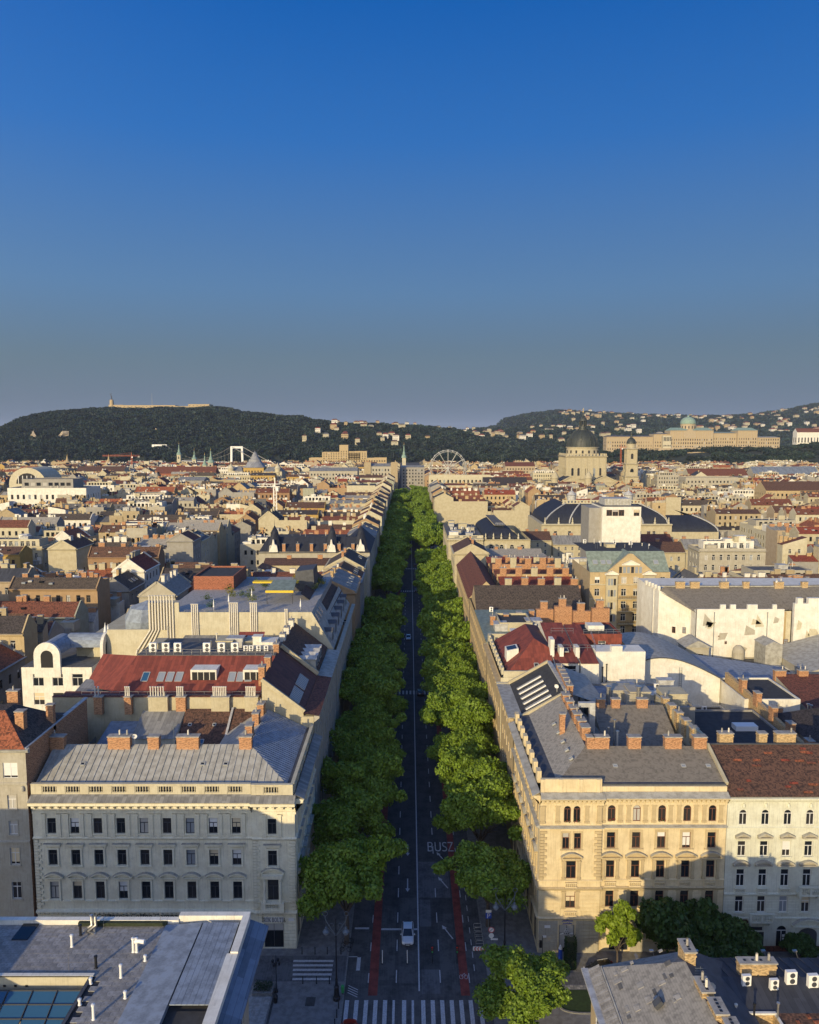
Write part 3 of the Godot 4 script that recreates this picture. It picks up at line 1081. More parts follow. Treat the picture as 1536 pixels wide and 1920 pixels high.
func quoins(b: Bd, at: Vector3, u: Vector3, h: float, m: String, s := 1.0) -> void:
	var n := u.cross(UP)
	var i := 0
	var y := 0.0
	while y < h:
		var key := "quoin%d%s%.0f" % [i % 2, m, s]
		if not meshes.has(key):
			var g := MB.new()
			var w := 0.95 if i % 2 else 0.6
			g.box(Vector3(0, 0.02, -0.02), Vector3(w * s, 0.40, 0.16))
			meshes[key] = g.mesh(Vector3.ZERO, M[m])
		put(b, "quoin", meshes[key], Transform3D(Basis(u, UP, n), at + UP * y))
		y += 0.44
		i += 1


func brackets(b: Bd, at: Vector3, u: Vector3, w: float, step: float, m: String, deep := 0.8, high := 0.55) -> void:
	var key := "brk%.2f_%.2f%s" % [deep, high, m]
	if not meshes.has(key):
		var g := MB.new()
		g.box(Vector3(-0.16, 0, 0), Vector3(0.16, high, deep * 0.5))
		g.box(Vector3(-0.2, high * 0.55, 0), Vector3(0.2, high, deep))
		meshes[key] = g.mesh(Vector3.ZERO, M[m])
	var n := int(w / step)
	for i in n:
		put(b, "cornice_bracket", meshes[key], Transform3D(Basis(u, UP, u.cross(UP)), at + u * (w * (i + 0.5) / n)))


func baluster_mesh(h: float, m: String) -> ArrayMesh:
	var key := "balu%.2f%s" % [h, m]
	if not meshes.has(key):
		var g := MB.new()
		g.lathe(Vector3.ZERO, [Vector2(0.1, 0), Vector2(0.1, h * 0.1), Vector2(0.055, h * 0.18), Vector2(0.115, h * 0.4), Vector2(0.06, h * 0.8), Vector2(0.1, h * 0.92), Vector2(0.1, h)], 6)
		meshes[key] = g.mesh(Vector3.ZERO, M[m])
	return meshes[key]


func balustrade(b: Bd, at: Vector3, u: Vector3, w: float, h: float, n: int, m: String, thick := 0.34) -> void:
	var f := u.cross(UP)
	var g := b.g("parapet", m)
	g.obox(at, u, f, Vector3(0, 0, -thick / 2), Vector3(w, h * 0.22, thick / 2))
	g.obox(at, u, f, Vector3(0, h * 0.8, -thick / 2), Vector3(w, h, thick / 2))
	for i in n:
		put(b, "baluster", baluster_mesh(h * 0.58, m), Transform3D(Basis(u, UP, f), at + u * (w * (i + 0.5) / n) + UP * h * 0.22))


func parapet(b: Bd, at: Vector3, u: Vector3, w: float, h: float, axes: Array, m: String, open := 2.0, n := 5) -> void:
	var f := u.cross(UP)
	var g := b.g("parapet", m)
	var p := 0.0
	for a in axes:
		var a0: float = a - open / 2
		g.obox(at, u, f, Vector3(p, 0, -0.17), Vector3(a0, h, 0.17))
		g.obox(at, u, f, Vector3(p + 0.12, 0.12, 0.17), Vector3(a0 - 0.12, h - 0.2, 0.24))
		balustrade(b, at + u * a0, u, open, h, n, m)
		p = a0 + open
	g.obox(at, u, f, Vector3(p, 0, -0.17), Vector3(w, h, 0.17))
	g.obox(at, u, f, Vector3(0, h, -0.24), Vector3(w, h + 0.1, 0.26))


func seams(b: Bd, pts: Array, n: int, up: Vector3, skip := 0.0) -> void:
	for i in n:
		var t := (i + 0.5) / n
		var a: Vector3 = pts[0].lerp(pts[1], t)
		var c: Vector3 = pts[3].lerp(pts[2], t)
		var g := MB.new()
		g.bar(a + up * 0.05, c + up * 0.05, 0.05, 0.11, up)
		own(b, "roof_seam", g, "metal_grey" if skip == 0.0 else "metal_blue", a)


func balcony(b: Bd, at: Vector3, u: Vector3, w: float, d: float, m: String) -> void:
	var n := u.cross(UP)
	var g := MB.new()
	g.obox(at, u, n, Vector3(-w / 2, -0.25, 0), Vector3(w / 2, 0, d))
	g.obox(at, u, n, Vector3(-w / 2 + 0.2, -0.8, 0), Vector3(-w / 2 + 0.5, -0.25, d * 0.7))
	g.obox(at, u, n, Vector3(w / 2 - 0.5, -0.8, 0), Vector3(w / 2 - 0.2, -0.25, d * 0.7))
	g.obox(at, u, n, Vector3(-w / 2, 0, d - 0.2), Vector3(-w / 2 + 0.3, 1.0, d))
	g.obox(at, u, n, Vector3(w / 2 - 0.3, 0, d - 0.2), Vector3(w / 2, 1.0, d))
	g.obox(at, u, n, Vector3(-0.15, 0, d - 0.2), Vector3(0.15, 1.0, d))
	g.obox(at, u, n, Vector3(-w / 2, 1.0, d - 0.25), Vector3(w / 2, 1.12, d + 0.05))
	var o := own(b, "balcony", g, m, at)
	for s in [-1.0, 1.0]:
		for i in 4:
			var p: Vector3 = u * (s * (0.15 + (w / 2 - 0.45) * (i + 0.5) / 4)) + n * (d - 0.1)
			put(b, "baluster", baluster_mesh(1.0, m), Transform3D(Basis(), p), o)


func shop_marks(b: Bd, at: Vector3, u: Vector3, s := 1.0) -> void:
	var n := u.cross(UP)
	var g := MB.new()
	var ring := func(c: Vector2, r: float, t: float) -> void:
		for i in 14:
			var a := TAU * i / 14
			var e := TAU * (i + 1) / 14
			g.bar(at + (u * (c.x + cos(a) * r) + UP * (c.y + sin(a) * r)) * s, at + (u * (c.x + cos(e) * r) + UP * (c.y + sin(e) * r)) * s, 0.02, t * s, n.cross(u * -sin(a) + UP * cos(a)))
	ring.call(Vector2(0, 0.26), 0.2, 0.06)
	ring.call(Vector2(-0.16, 0.02), 0.19, 0.06)
	ring.call(Vector2(0.16, 0.02), 0.19, 0.06)
	for p in [[-0.2, -0.16, 0.2, -0.16], [-0.2, -0.16, 0, -0.62], [0.2, -0.16, 0, -0.62], [-0.42, -0.30, -0.95, -0.42], [0.42, -0.36, 0.98, -0.26]]:
		g.bar(at + (u * p[0] + UP * p[1]) * s, at + (u * p[2] + UP * p[3]) * s, 0.02, (0.07 if absf(p[0]) < 0.3 else 0.17) * s, n.cross((u * (p[2] - p[0]) + UP * (p[3] - p[1])).normalized()))
	own(b, "shop_emblem", g, "sign_white", at)


func script_line(b: Bd, at: Vector3, u: Vector3, w: float, h: float, m: String, seed_: int) -> void:
	var n := u.cross(UP)
	var g := MB.new()
	var p := at
	var k := int(w / (h * 0.28))
	for i in k:
		var q := at + u * (w * (i + 1) / k) + UP * (h * ((0.9 if hash2(i, seed_, 1) > 0.6 else 0.5) if i % 2 else 0.05 * hash2(i, seed_, 2)))
		g.bar(p, q, 0.03, h * 0.22, n.cross((q - p).normalized()))
		p = q
	own(b, "shop_lettering", g, m, at)


func left_palace() -> void:
	var b := thing("corner_palace", "pale grey-green corner palace with balustrade parapet, grey metal roof and bookshop sign", "building", Vector3(-34, 0, -110))
	b.frame = "frame_dark"
	var R := Vector3.RIGHT
	var w := "wall_palace"
	var zf := -100.3
	var o := Vector3(-52, 0, zf)
	var cols := []
	for i in 9:
		cols.append(2.6 + 3.185 * i)
	var shop := []
	for i in 5:
		shop.append(3.5 + 5.9 * i)
	facade(b, o, R, 30.3, 20.7, w, cols, [{"v": 0.4, "h": 3.9, "w": 3.0, "cols": shop, "st": "cross", "frame": "frame_dark"}, {"v": 7.4, "h": 2.6, "w": 1.25}, {"v": 12.35, "h": 2.3, "w": 1.25}, {"v": 16.95, "h": 2.25, "w": 1.2}])
	var ob := Vector3(-21.7, 0, zf + 0.22)
	facade(b, ob, R, 5.9, 20.7, w, [2.75], [{"v": 0.25, "h": 3.6, "w": 2.7, "st": "cross", "frame": "frame_dark", "pane": 1}, {"v": 7.3, "h": 3.0, "w": 1.5, "pane": 2}, {"v": 12.35, "h": 2.3, "w": 1.25, "pane": 1}, {"v": 16.95, "h": 2.25, "w": 1.2, "pane": 1}])
	b.g("wall", w).q(ob + Vector3(0, 0, -0.3), ob, ob + UP * 20.7, ob + Vector3(0, 20.7, -0.3))
	var F := Vector3.FORWARD
	var os := Vector3(XL, 0, zf + 0.22)
	var sc := []
	for i in 6:
		sc.append(2.6 + 3.3 * i)
	facade(b, os, F, 21.7, 20.7, w, sc, [{"v": 0.4, "h": 3.9, "w": 2.2, "st": "cross", "frame": "frame_dark"}, {"v": 7.4, "h": 2.6, "w": 1.25}, {"v": 12.35, "h": 2.3, "w": 1.25}, {"v": 16.95, "h": 2.25, "w": 1.2}])
	b.g("wall", "wall_grey").q(Vector3(-52, 0, -122), Vector3(-52, 0, zf), Vector3(-52, 22, zf), Vector3(-52, 22, -122))
	for f in [[o, R, cols, 0], [ob, R, [2.75], 1], [os, F, sc, 2]]:
		for c in f[2]:
			var p: Vector3 = f[0] + f[1] * c
			surround(b, p + UP * 12.35, f[1], 1.25, 2.3, w)
			hood(b, p + UP * 15.25, f[1], 2.35, "straight", w)
			surround(b, p + UP * 16.95, f[1], 1.2, 2.25, w, 0.14, 0.06)
			if f[3] == 1:
				hood(b, p + UP * 11.35, f[1], 3.2, "arch", w)
				for s in [-1.1, 1.1]:
					var g := MB.new()
					g.lathe(p + f[1] * s + UP * 7.3 + Vector3(0, 0, 0.45), [Vector2(0.26, 0), Vector2(0.24, 0.3), Vector2(0.2, 0.4), Vector2(0.17, 3.1), Vector2(0.24, 3.25), Vector2(0.26, 3.5)], 10)
					own(b, "column", g, w, p + f[1] * s + UP * 7.3)
				var e := MB.new()
				e.obox(p + UP * 10.8, f[1], Vector3.BACK, Vector3(-1.45, 0, 0), Vector3(1.45, 0.5, 0.75))
				e.obox(p + UP * 5.95, f[1], Vector3.BACK, Vector3(-1.6, 0, 0), Vector3(1.6, 0.35, 0.85))
				e.obox(p + UP * 6.3, f[1], Vector3.BACK, Vector3(-1.6, 0, 0), Vector3(-0.95, 1.0, 0.8))
				e.obox(p + UP * 6.3, f[1], Vector3.BACK, Vector3(0.95, 0, 0), Vector3(1.6, 1.0, 0.8))
				own(b, "window_surround", e, w, p + UP * 6)
				balustrade(b, p + f[1] * -0.95 + UP * 6.3 + Vector3(0, 0, 0.62), R, 1.9, 1.0, 6, w, 0.3)
			else:
				surround(b, p + UP * 7.4, f[1], 1.25, 2.6, w)
				hood(b, p + UP * 10.6, f[1], 2.6, "arch", w)
		var k: Array = f[2]
		for i in k.size():
			for s in [-1.05, 1.05]:
				pilaster(b, f[0] + f[1] * (k[i] + s) + UP * 16.55, f[1], 0.5, 3.3, w)
			if i > 0:
				pilaster(b, f[0] + f[1] * ((k[i] + k[i - 1]) / 2) + UP * 16.55, f[1], 0.62, 3.3, w, 0.07)
	for f in [[o, R, 30.3, 0.0], [ob, R, 6.1, 0.0], [os, F, 21.7, 0.0]]:
		moulding(b, "string_course", w, f[0] + UP * 5.2, f[1], f[2], [Vector2(0, 0), Vector2(0.1, 0.1), Vector2(0.18, 0.32), Vector2(0.5, 0.4), Vector2(0.5, 0.55), Vector2(0.08, 0.68), Vector2(0, 0.7)])
		moulding(b, "string_course", w, f[0] + UP * 6.95, f[1], f[2], [Vector2(0, 0), Vector2(0.16, 0.06), Vector2(0.16, 0.2), Vector2(0, 0.28)])
		moulding(b, "string_course", w, f[0] + UP * 16.05, f[1], f[2], [Vector2(0, 0), Vector2(0.22, 0.16), Vector2(0.3, 0.34), Vector2(0.06, 0.5), Vector2(0, 0.5)])
		moulding(b, "cornice", w, f[0] + UP * 19.85, f[1], f[2], [Vector2(0, 0), Vector2(0.14, 0.06), Vector2(0.14, 0.4), Vector2(0.2, 0.5), Vector2(0.2, 1.45), Vector2(1.15, 1.6), Vector2(1.2, 1.95), Vector2(1.3, 2.1), Vector2(0.0, 2.16)])
		moulding(b, "cornice_cover", "sheet_grey", f[0] + UP * 22.02, f[1], f[2], [Vector2(1.36, -0.04), Vector2(1.36, 0.03), Vector2(0.1, 0.62), Vector2(0, 0.62)])
		brackets(b, f[0] + UP * 20.75 + f[1].cross(UP) * 0.18, f[1], f[2], 1.06, w)
		brackets(b, f[0] + UP * 5.2 + f[1].cross(UP) * 0.02, f[1], f[2], 0.62, w, 0.42, 0.36)
	parapet(b, o + Vector3(0, 22.6, -0.1), R, 30.2, 1.45, cols, "wall_ivory", 1.9, 5)
	parapet(b, ob + Vector3(0, 22.6, -0.1), R, 5.7, 1.45, [2.75], "wall_ivory", 1.9, 5)
	parapet(b, os + Vector3(-0.3, 22.6, -0.3), F, 21.3, 1.45, sc, "wall_ivory", 1.9, 5)
	quoins(b, o + Vector3(0.05, 6.0, 0), R, 10.0, w)
	quoins(b, ob + Vector3(0.0, 6.0, 0), R, 10.0, w)
	quoins(b, ob + Vector3(5.9, 6.0, 0), R, 10.0, w, -1.0)
	quoins(b, os + Vector3(0, 6.0, 0), F, 10.0, w)
	for i in 9:
		b.g("rustication", w).obox(ob + UP * (0.3 + i * 0.52), R, Vector3.BACK, Vector3(4.15, 0.03, -0.02), Vector3(5.88, 0.49, 0.07))
		b.g("rustication", w).obox(ob + UP * (0.3 + i * 0.52), R, Vector3.BACK, Vector3(0.05, 0.03, -0.02), Vector3(1.3, 0.49, 0.07))
		b.g("rustication", w).obox(o + UP * (0.3 + i * 0.52), R, Vector3.BACK, Vector3(0.05, 0.03, -0.02), Vector3(1.9, 0.49, 0.06))
	var sg := MB.new()
	sg.obox(ob + Vector3(2.75, 4.1, 0), R, Vector3.BACK, Vector3(-1.35, 0, 0.0), Vector3(1.35, 0.72, 0.12))
	var so := own(b, "shop_sign", sg, "sign_white", ob + Vector3(2.75, 4.1, 0))
	word(b, "sign_lettering", "ÍRÓK BOLTJA", ob + Vector3(2.75, 4.44, 0.14), R, 0.62, "sign_black", UP, true, 0.03, so, 0.62)
	var cc := MB.new()
	cc.obox(o + Vector3(10.3, 4.2, 0), R, Vector3.BACK, Vector3(-0.5, 0, 0.0), Vector3(14.5, 0.35, 0.4))
	var co := own(b, "shop_canopy", cc, "sign_black", o + Vector3(10.3, 4.2, 0))
	word(b, "sign_lettering", "California Coffee Company", o + Vector3(14.6, 4.9, 0.3), R, 0.78, "sign_black", UP, false, 0.06, co)
	var pl := MB.new()
	pl.obox(ob + Vector3(5.2, 4.5, 0.08), R, Vector3.BACK, Vector3(-0.38, -0.22, 0), Vector3(0.38, 0.22, 0.04))
	own(b, "street_plate", pl, "sign_white", ob + Vector3(5.2, 4.5, 0.08))
	var e := 23.5
	var r := 26.6
	var A := Vector3(-52, e, -101.4)
	var B := Vector3(-17.0, e, -101.4)
	var C := Vector3(-23.4, r, -107.8)
	var D := Vector3(-52, r, -107.8)
	var E := Vector3(-17.0, e, -122)
	var G := Vector3(-23.4, r, -122)
	b.g("roof", "metal_grey").q(A, B, C, D)
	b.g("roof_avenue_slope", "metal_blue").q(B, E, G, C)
	b.g("roof", "metal_grey").q(C, Vector3(-29.8, e, -114.2), Vector3(-52, e, -114.2), D)
	b.g("roof", "metal_grey").q(G, Vector3(-29.8, e, -122), Vector3(-29.8, e, -114.2), C)
	b.g("gutter", "metal_dark").box(Vector3(-52, 23.3, -101.4), Vector3(-17.0, 23.5, -100.6))
	b.g("gutter", "metal_dark").box(Vector3(-17.0, 23.3, -122), Vector3(-16.3, 23.49, -100.65))
	var nf := Vector3(0, 0.9, 0.43)
	for i in 38:
		var x := -51.6 + i * 0.92
		var t := clampf((x + 23.4) / 6.4, 0, 1)
		var g := MB.new()
		g.bar(Vector3(x, e + 0.05, -101.4), Vector3(x, lerpf(r, e, t) + 0.05, lerpf(-107.8, -101.4, t)), 0.05, 0.11, nf)
		own(b, "roof_seam", g, "metal_light" if hash2(i, 1, 7) > 0.72 else "metal_grey", Vector3(x, e, -101.4))
	var nr := Vector3(0.43, 0.9, 0)
	for i in 32:
		var z := -101.9 - i * 0.63
		var t := clampf((-101.4 - z) / 6.4, 0, 1)
		var g := MB.new()
		g.bar(Vector3(-17.0, e + 0.02, z), Vector3(lerpf(-17.0, -23.4, t), lerpf(e, r, t) + 0.02, z), 0.05, 0.05, nr)
		own(b, "roof_seam", g, "metal_blue", Vector3(-17.0, e, z))
	for c in [[-51.3, 2.0], [-42.3, 3.3], [-37.3, 1.6], [-32.3, 3.2], [-23.9, 1.7]]:
		chimney(b, Vector3(c[0], r - 0.6, -107.4), c[1], 0.9, 2.1, "brick")
	for z in [-111.5, -116.5, -120.5]:
		chimney(b, Vector3(-24.2, r - 0.7, z), 0.9, 1.6, 2.2, "brick")
	for x in [-46.6, -29.5, -26.2]:
		skylight(b, Vector3(x, 24.95, -104.3), R, Vector3(0, 0.43, -0.9), 0.6, 0.5, "glass_dark")
	dish(b, Vector3(-40.3, r + 0.5, -107.8), 0.2)
	aerial(b, Vector3(-34.6, r, -108), 3.2)
	var bw := "wall_cream"
	wing(b, -50, -43.5, -123.5, -115, 22.0, "wall_greenish", "x", 2.0, "metal_blue", 0.0)
	wing(b, -44.5, -37.5, -123.5, -117.5, 23.6, "wall_pale_green", "x", 2.2, "sheet_grey", 0.0, 0, 0, {"f": [{"v": 20.5, "h": 1.2, "w": 1.3}], "gap": 3.0, "trim": false})
	wing(b, -37.4, -24.0, -123.8, -115.5, 21.6, bw, "x", 4.4, "tile_brown", 0.0)
	b.g("roof_gutter", "metal_light").bar(Vector3(-29.6, 21.75, -115.3), Vector3(-29.6, 26.2, -123.8), 0.35, 0.2)
	for x in [-35.8, -34.6, -33.4]:
		skylight(b, Vector3(x, 22.6, -117.3), R, Vector3(0, 0.468, -0.884), 0.8, 0.9, "glass_blue")
	for x in [-36, -32, -27.5]:
		skylight(b, Vector3(x, 24.3, -120.6), R, Vector3(0, 0.468, -0.884), 0.5, 0.5, "glass_dark")
	finish(b)


func grey_neighbour() -> void:
	var b := thing("apartment_house", "grey rendered corner flats with terracotta hipped roof and brick side wall", "building", Vector3(-62, 0, -108))
	var R := Vector3.RIGHT
	var w := "wall_stone"
	var zf := -100.1
	var o := Vector3(-76, 0, zf)
	facade(b, o, R, 23.6, 29.0, w, [2.0, 5.6, 9.2, 12.8, 17.0, 21.4], [{"v": 7.5, "h": 2.6, "w": 1.3, "st": "cross"}, {"v": 12.5, "h": 2.5, "w": 1.3, "st": "cross"}, {"v": 16.9, "h": 2.0, "w": 1.2, "pane": 4}, {"v": 20.6, "h": 2.0, "w": 1.2, "pane": 4}, {"v": 25.0, "h": 2.2, "w": 2.0, "st": "cross"}])
	b.g("side_wall", "brick").q(Vector3(-52.4, 0, zf), Vector3(-52.4, 0, -120), Vector3(-52.4, 29.2, -120), Vector3(-52.4, 29.2, zf))
	b.g("wall", w).q(Vector3(-76, 0, -120), Vector3(-76, 0, zf), Vector3(-76, 29, zf), Vector3(-76, 29, -120))
	for v in [15.6, 24.0]:
		moulding(b, "string_course", w, o + UP * v, R, 23.6, [Vector2(0, 0), Vector2(0.15, 0.1), Vector2(0.15, 0.35), Vector2(0, 0.45)])
	moulding(b, "cornice", "metal_grey", o + UP * 28.6, R, 24.2, [Vector2(0, 0), Vector2(0.5, 0.25), Vector2(0.6, 0.6), Vector2(0, 0.75)])
	for c in [17.0, 21.4]:
		for v in [7.5, 12.5, 16.9, 20.6]:
			surround(b, o + R * c + UP * v, R, 1.3 if v < 15 else 1.2, 2.5 if v < 15 else 2.0, w, 0.12, 0.05)
	for c in [18.6, 23.0]:
		var g := MB.new()
		g.lathe(o + Vector3(c, 23.2, 0.1), [Vector2(0.3, 0), Vector2(0.3, 0.5), Vector2(0.18, 0.7), Vector2(0, 0.75)], 8)
		own(b, "ornament", g, w, o + Vector3(c, 23.2, 0.1))
	b.g("roof", "tile_orange").q(Vector3(-76, 29.3, -99.6), Vector3(-52.2, 29.3, -99.6), Vector3(-57.2, 33.0, -104.4), Vector3(-71, 33.0, -104.4))
	b.g("roof_slope", "tile_umber").q(Vector3(-52.2, 29.3, -99.6), Vector3(-52.2, 29.3, -112), Vector3(-57.2, 33.0, -107), Vector3(-57.2, 33.0, -104.4))
	b.g("roof_slope", "tile_umber").q(Vector3(-57.2, 33, -107), Vector3(-52.2, 29.3, -112), Vector3(-76, 29.3, -112), Vector3(-71, 33, -107))
	b.g("roof_slope", "tile_umber").q(Vector3(-71, 33, -104.4), Vector3(-57.2, 33, -104.4), Vector3(-57.2, 33, -107), Vector3(-71, 33, -107))
	b.g("roof_slope", "tile_umber").q(Vector3(-76, 29.3, -112), Vector3(-76, 29.3, -99.6), Vector3(-71, 33, -104.4), Vector3(-71, 33, -107))
	b.g("roof_slope", "tile_dark").q(Vector3(-76, 29.2, -112), Vector3(-52.4, 29.2, -112), Vector3(-52.4, 26.8, -120), Vector3(-76, 26.8, -120))
	b.g("coping", "metal_light").bar(Vector3(-52.4, 29.35, -99.8), Vector3(-52.4, 29.35, -119.8), 0.6, 0.14)
	chimney(b, Vector3(-54.6, 30.2, -103.6), 1.1, 0.9, 2.9, "brick")
	chimney(b, Vector3(-52.9, 29.2, -108.8), 1.0, 0.8, 2.9, "brick")
	chimney(b, Vector3(-58.6, 31.6, -109.5), 1.6, 0.8, 2.4, "brick")
	finish(b)


func right_palace() -> void:
	var b := thing("corner_palace", "honey coloured corner palace with brown slate roof and ice cream shop below", "building", Vector3(30, 0, -110))
	b.frame = "frame_brown"
	var R := Vector3.RIGHT
	var w := "wall_palace_warm"
	var wt := "wall_palace_trim"
	var zf := -99.5
	var ob := Vector3(XR, 0, zf + 0.25)
	var o := Vector3(26.3, 0, zf)
	var cols := [1.35, 4.8, 8.25, 11.7, 15.15]
	facade(b, o, R, 17.1, 22.0, w, cols, [{"v": 0.3, "h": 4.2, "w": 2.6, "cols": [2.8, 9.6, 15.0], "st": "cross", "frame": "frame_dark", "pane": 1}, {"v": 6.7, "h": 2.4, "w": 1.15}, {"v": 11.0, "h": 2.5, "w": 1.15}, {"v": 15.3, "h": 2.3, "w": 1.15}, {"v": 19.15, "h": 2.3, "w": 1.05, "st": "arch"}])
	facade(b, ob, R, 8.5, 22.0, w, [4.4], [{"v": 0.1, "h": 4.1, "w": 2.1, "cols": [4.0], "st": "cross", "frame": "frame_dark", "pane": 1}, {"v": 6.7, "h": 2.4, "w": 1.35}, {"v": 11.0, "h": 2.6, "w": 1.35}, {"v": 15.3, "h": 2.3, "w": 0.95, "cols": [3.6, 5.2]}, {"v": 19.15, "h": 2.3, "w": 0.95, "st": "arch", "cols": [3.75, 5.05]}])
	b.g("wall", w).q(ob + Vector3(8.5, 0, 0), ob + Vector3(8.5, 0, -0.3), ob + Vector3(8.5, 22, -0.3), ob + Vector3(8.5, 22, 0))
	var Bk := Vector3.BACK
	var sl := 26.0
	var os := Vector3(XR, 0, zf + 0.25 - sl)
	var sc := []
	for i in 7:
		sc.append(sl - 2.6 - 3.5 * i)
	sc.reverse()
	facade(b, os, Bk, sl, 22.0, w, sc, [{"v": 0.3, "h": 4.2, "w": 2.0, "st": "cross", "frame": "frame_dark"}, {"v": 6.7, "h": 2.4, "w": 1.15}, {"v": 11.0, "h": 2.5, "w": 1.15}, {"v": 15.3, "h": 2.3, "w": 1.15}, {"v": 19.15, "h": 2.3, "w": 1.05, "st": "arch"}])
	b.g("wall", w).q(Vector3(43.4, 0, zf), Vector3(43.4, 0, -126), Vector3(43.4, 23, -126), Vector3(43.4, 23, zf))
	for f in [[o, R, cols, 0], [ob, R, [4.4], 1], [os, Bk, sc, 2]]:
		for c in f[2]:
			var p: Vector3 = f[0] + f[1] * c
			var ww := 1.35 if f[3] == 1 else 1.15
			for s in [-1.0, 1.0]:
				pilaster(b, p + f[1] * s * (ww / 2 + 0.38) + UP * 10.9, f[1], 0.36, 2.75, wt)
				pilaster(b, p + f[1] * s * (ww / 2 + 0.30) + UP * 6.6, f[1], 0.5, 2.6, wt, 0.06)
				pilaster(b, p + f[1] * s * (2.0 if f[3] == 1 else 1.15) + UP * 19.0, f[1], 0.55, 2.55, wt, 0.1)
			hood(b, p + UP * 14.05, f[1], 2.9, "arch", wt)
			var g := MB.new()
			g.obox(p + UP * 13.65, f[1], f[1].cross(UP), Vector3(-1.2, 0, 0), Vector3(1.2, 0.3, 0.2))
			own(b, "window_surround", g, wt, p + UP * 13.65)
			if f[3] != 1:
				surround(b, p + UP * 15.3, f[1], ww, 2.3, wt, 0.34, 0.07)
			for v in [9.75, 5.55]:
				if f[3] != 2 or v > 6:
					var q: Vector3 = p + UP * v + f[1].cross(UP) * 0.12
					balustrade(b, q - f[1] * 0.8, f[1], 1.6, 0.75, 6, w, 0.24)
	for s in [3.6, 5.2]:
		surround(b, ob + Vector3(s, 15.3, 0), R, 0.95, 2.3, wt, 0.22, 0.07)
	for f in [[o, R, 17.1], [ob, R, 8.7], [os, Bk, sl]]:
		moulding(b, "string_course", w, f[0] + UP * 5.0, f[1], f[2], [Vector2(0, 0), Vector2(0.2, 0.12), Vector2(0.3, 0.3), Vector2(0.06, 0.45), Vector2(0, 0.45)])
		moulding(b, "string_course", wt, f[0] + UP * 9.25, f[1], f[2], [Vector2(0, 0), Vector2(0.12, 0.08), Vector2(0.3, 0.3), Vector2(0.34, 0.42), Vector2(0.08, 0.52), Vector2(0, 0.52)])
		moulding(b, "string_course", w, f[0] + UP * 10.6, f[1], f[2], [Vector2(0, 0), Vector2(0.18, 0.06), Vector2(0.18, 0.2), Vector2(0, 0.26)])
		moulding(b, "string_course", "metal_grey", f[0] + UP * 18.15, f[1], f[2], [Vector2(0, 0), Vector2(0.16, 0.12), Vector2(0.5, 0.28), Vector2(0.5, 0.36), Vector2(0.05, 0.52), Vector2(0, 0.52)])
		moulding(b, "cornice", w, f[0] + UP * 21.5, f[1], f[2], [Vector2(0, 0), Vector2(0.14, 0.06), Vector2(0.14, 0.5), Vector2(0.25, 0.7), Vector2(0.9, 1.15), Vector2(1.0, 1.4), Vector2(0, 1.44)])
		moulding(b, "cornice_cover", "metal_grey", f[0] + UP * 22.88, f[1], f[2], [Vector2(1.06, -0.03), Vector2(1.06, 0.05), Vector2(0.1, 0.5), Vector2(0, 0.5)])
		brackets(b, f[0] + UP * 22.0 + f[1].cross(UP) * 0.16, f[1], f[2], 0.62, w, 0.55, 0.5)
	b.g("parapet", w).box(Vector3(XR + 0.1, 23.2, zf - 0.3), Vector3(26.2, 25.2, zf + 0.15))
	b.g("parapet", w).box(Vector3(26.2, 23.2, zf - 0.3), Vector3(43.3, 24.1, zf - 0.02))
	for x in [18.1, 20.6, 23.3, 25.7]:
		b.g("parapet_piers", w).box(Vector3(x - 0.25, 23.2, zf + 0.15), Vector3(x + 0.25, 25.2, zf + 0.25))
	for i in 8:
		b.g("parapet_piers", w).box(Vector3(XR + 0.1, 23.2, zf - 3.0 - i * 3.1), Vector3(XR + 0.7, 24.9, zf - 4.3 - i * 3.1))
	quoins(b, ob + Vector3(0.02, 10.9, 0), R, 7.0, wt)
	quoins(b, ob + Vector3(8.48, 10.9, 0), R, 7.0, wt, -1.0)
	for s in [0.35, 8.1]:
		pilaster(b, ob + Vector3(s, 19.0, 0), R, 0.6, 2.55, wt)
	for f in [[ob, 0.1, 3.05], [ob, 5.75, 8.4], [o, 0.1, 0.6], [o, 2.3, 4.0], [o, 5.7, 7.4], [o, 9.2, 10.9], [o, 12.7, 14.3], [o, 16.1, 17.0]]:
		for i in 6:
			b.g("rustication", w).obox(f[0] + UP * (5.6 + 0.0 + i * 0.58), R, Bk, Vector3(f[1], 0.03, -0.02), Vector3(f[2], 0.54, 0.05))
	for f in [[ob, 0.1, 2.7], [ob, 5.3, 8.4], [o, 4.4, 8.1], [o, 11.1, 13.5]]:
		for i in 6:
			b.g("rustication", "wall_stone").obox(f[0] + UP * (1.7 + i * 0.52), R, Bk, Vector3(f[1], 0.03, -0.02), Vector3(f[2], 0.49, 0.06))
		b.g("plinth", "wall_stone").obox(f[0], R, Bk, Vector3(f[1], 0, -0.02), Vector3(f[2], 1.65, 0.1))
	var e := 24.3
	var r := 26.7
	var A := Vector3(20.3, e, -100.3)
	var B := Vector3(43.3, e, -100.3)
	var C := Vector3(43.3, r, -106.9)
	var D := Vector3(25.6, r, -106.9)
	b.g("roof", "slate_dark").q(A, B, C, D)
	b.g("roof_avenue_slope", "old_slate").q(Vector3(20.3, e, -125.7), A, D, Vector3(25.6, r + 0.9, -125.7))
	b.g("roof", "slate_dark").q(Vector3(43.3, r, -106.9), Vector3(43.3, 23.6, -113.5), Vector3(31.0, 23.6, -113.5), D)
	b.g("roof", "slate_dark").q(D, Vector3(31.0, 23.6, -113.5), Vector3(31.0, 23.6, -125.7), Vector3(25.6, r + 0.9, -125.7))
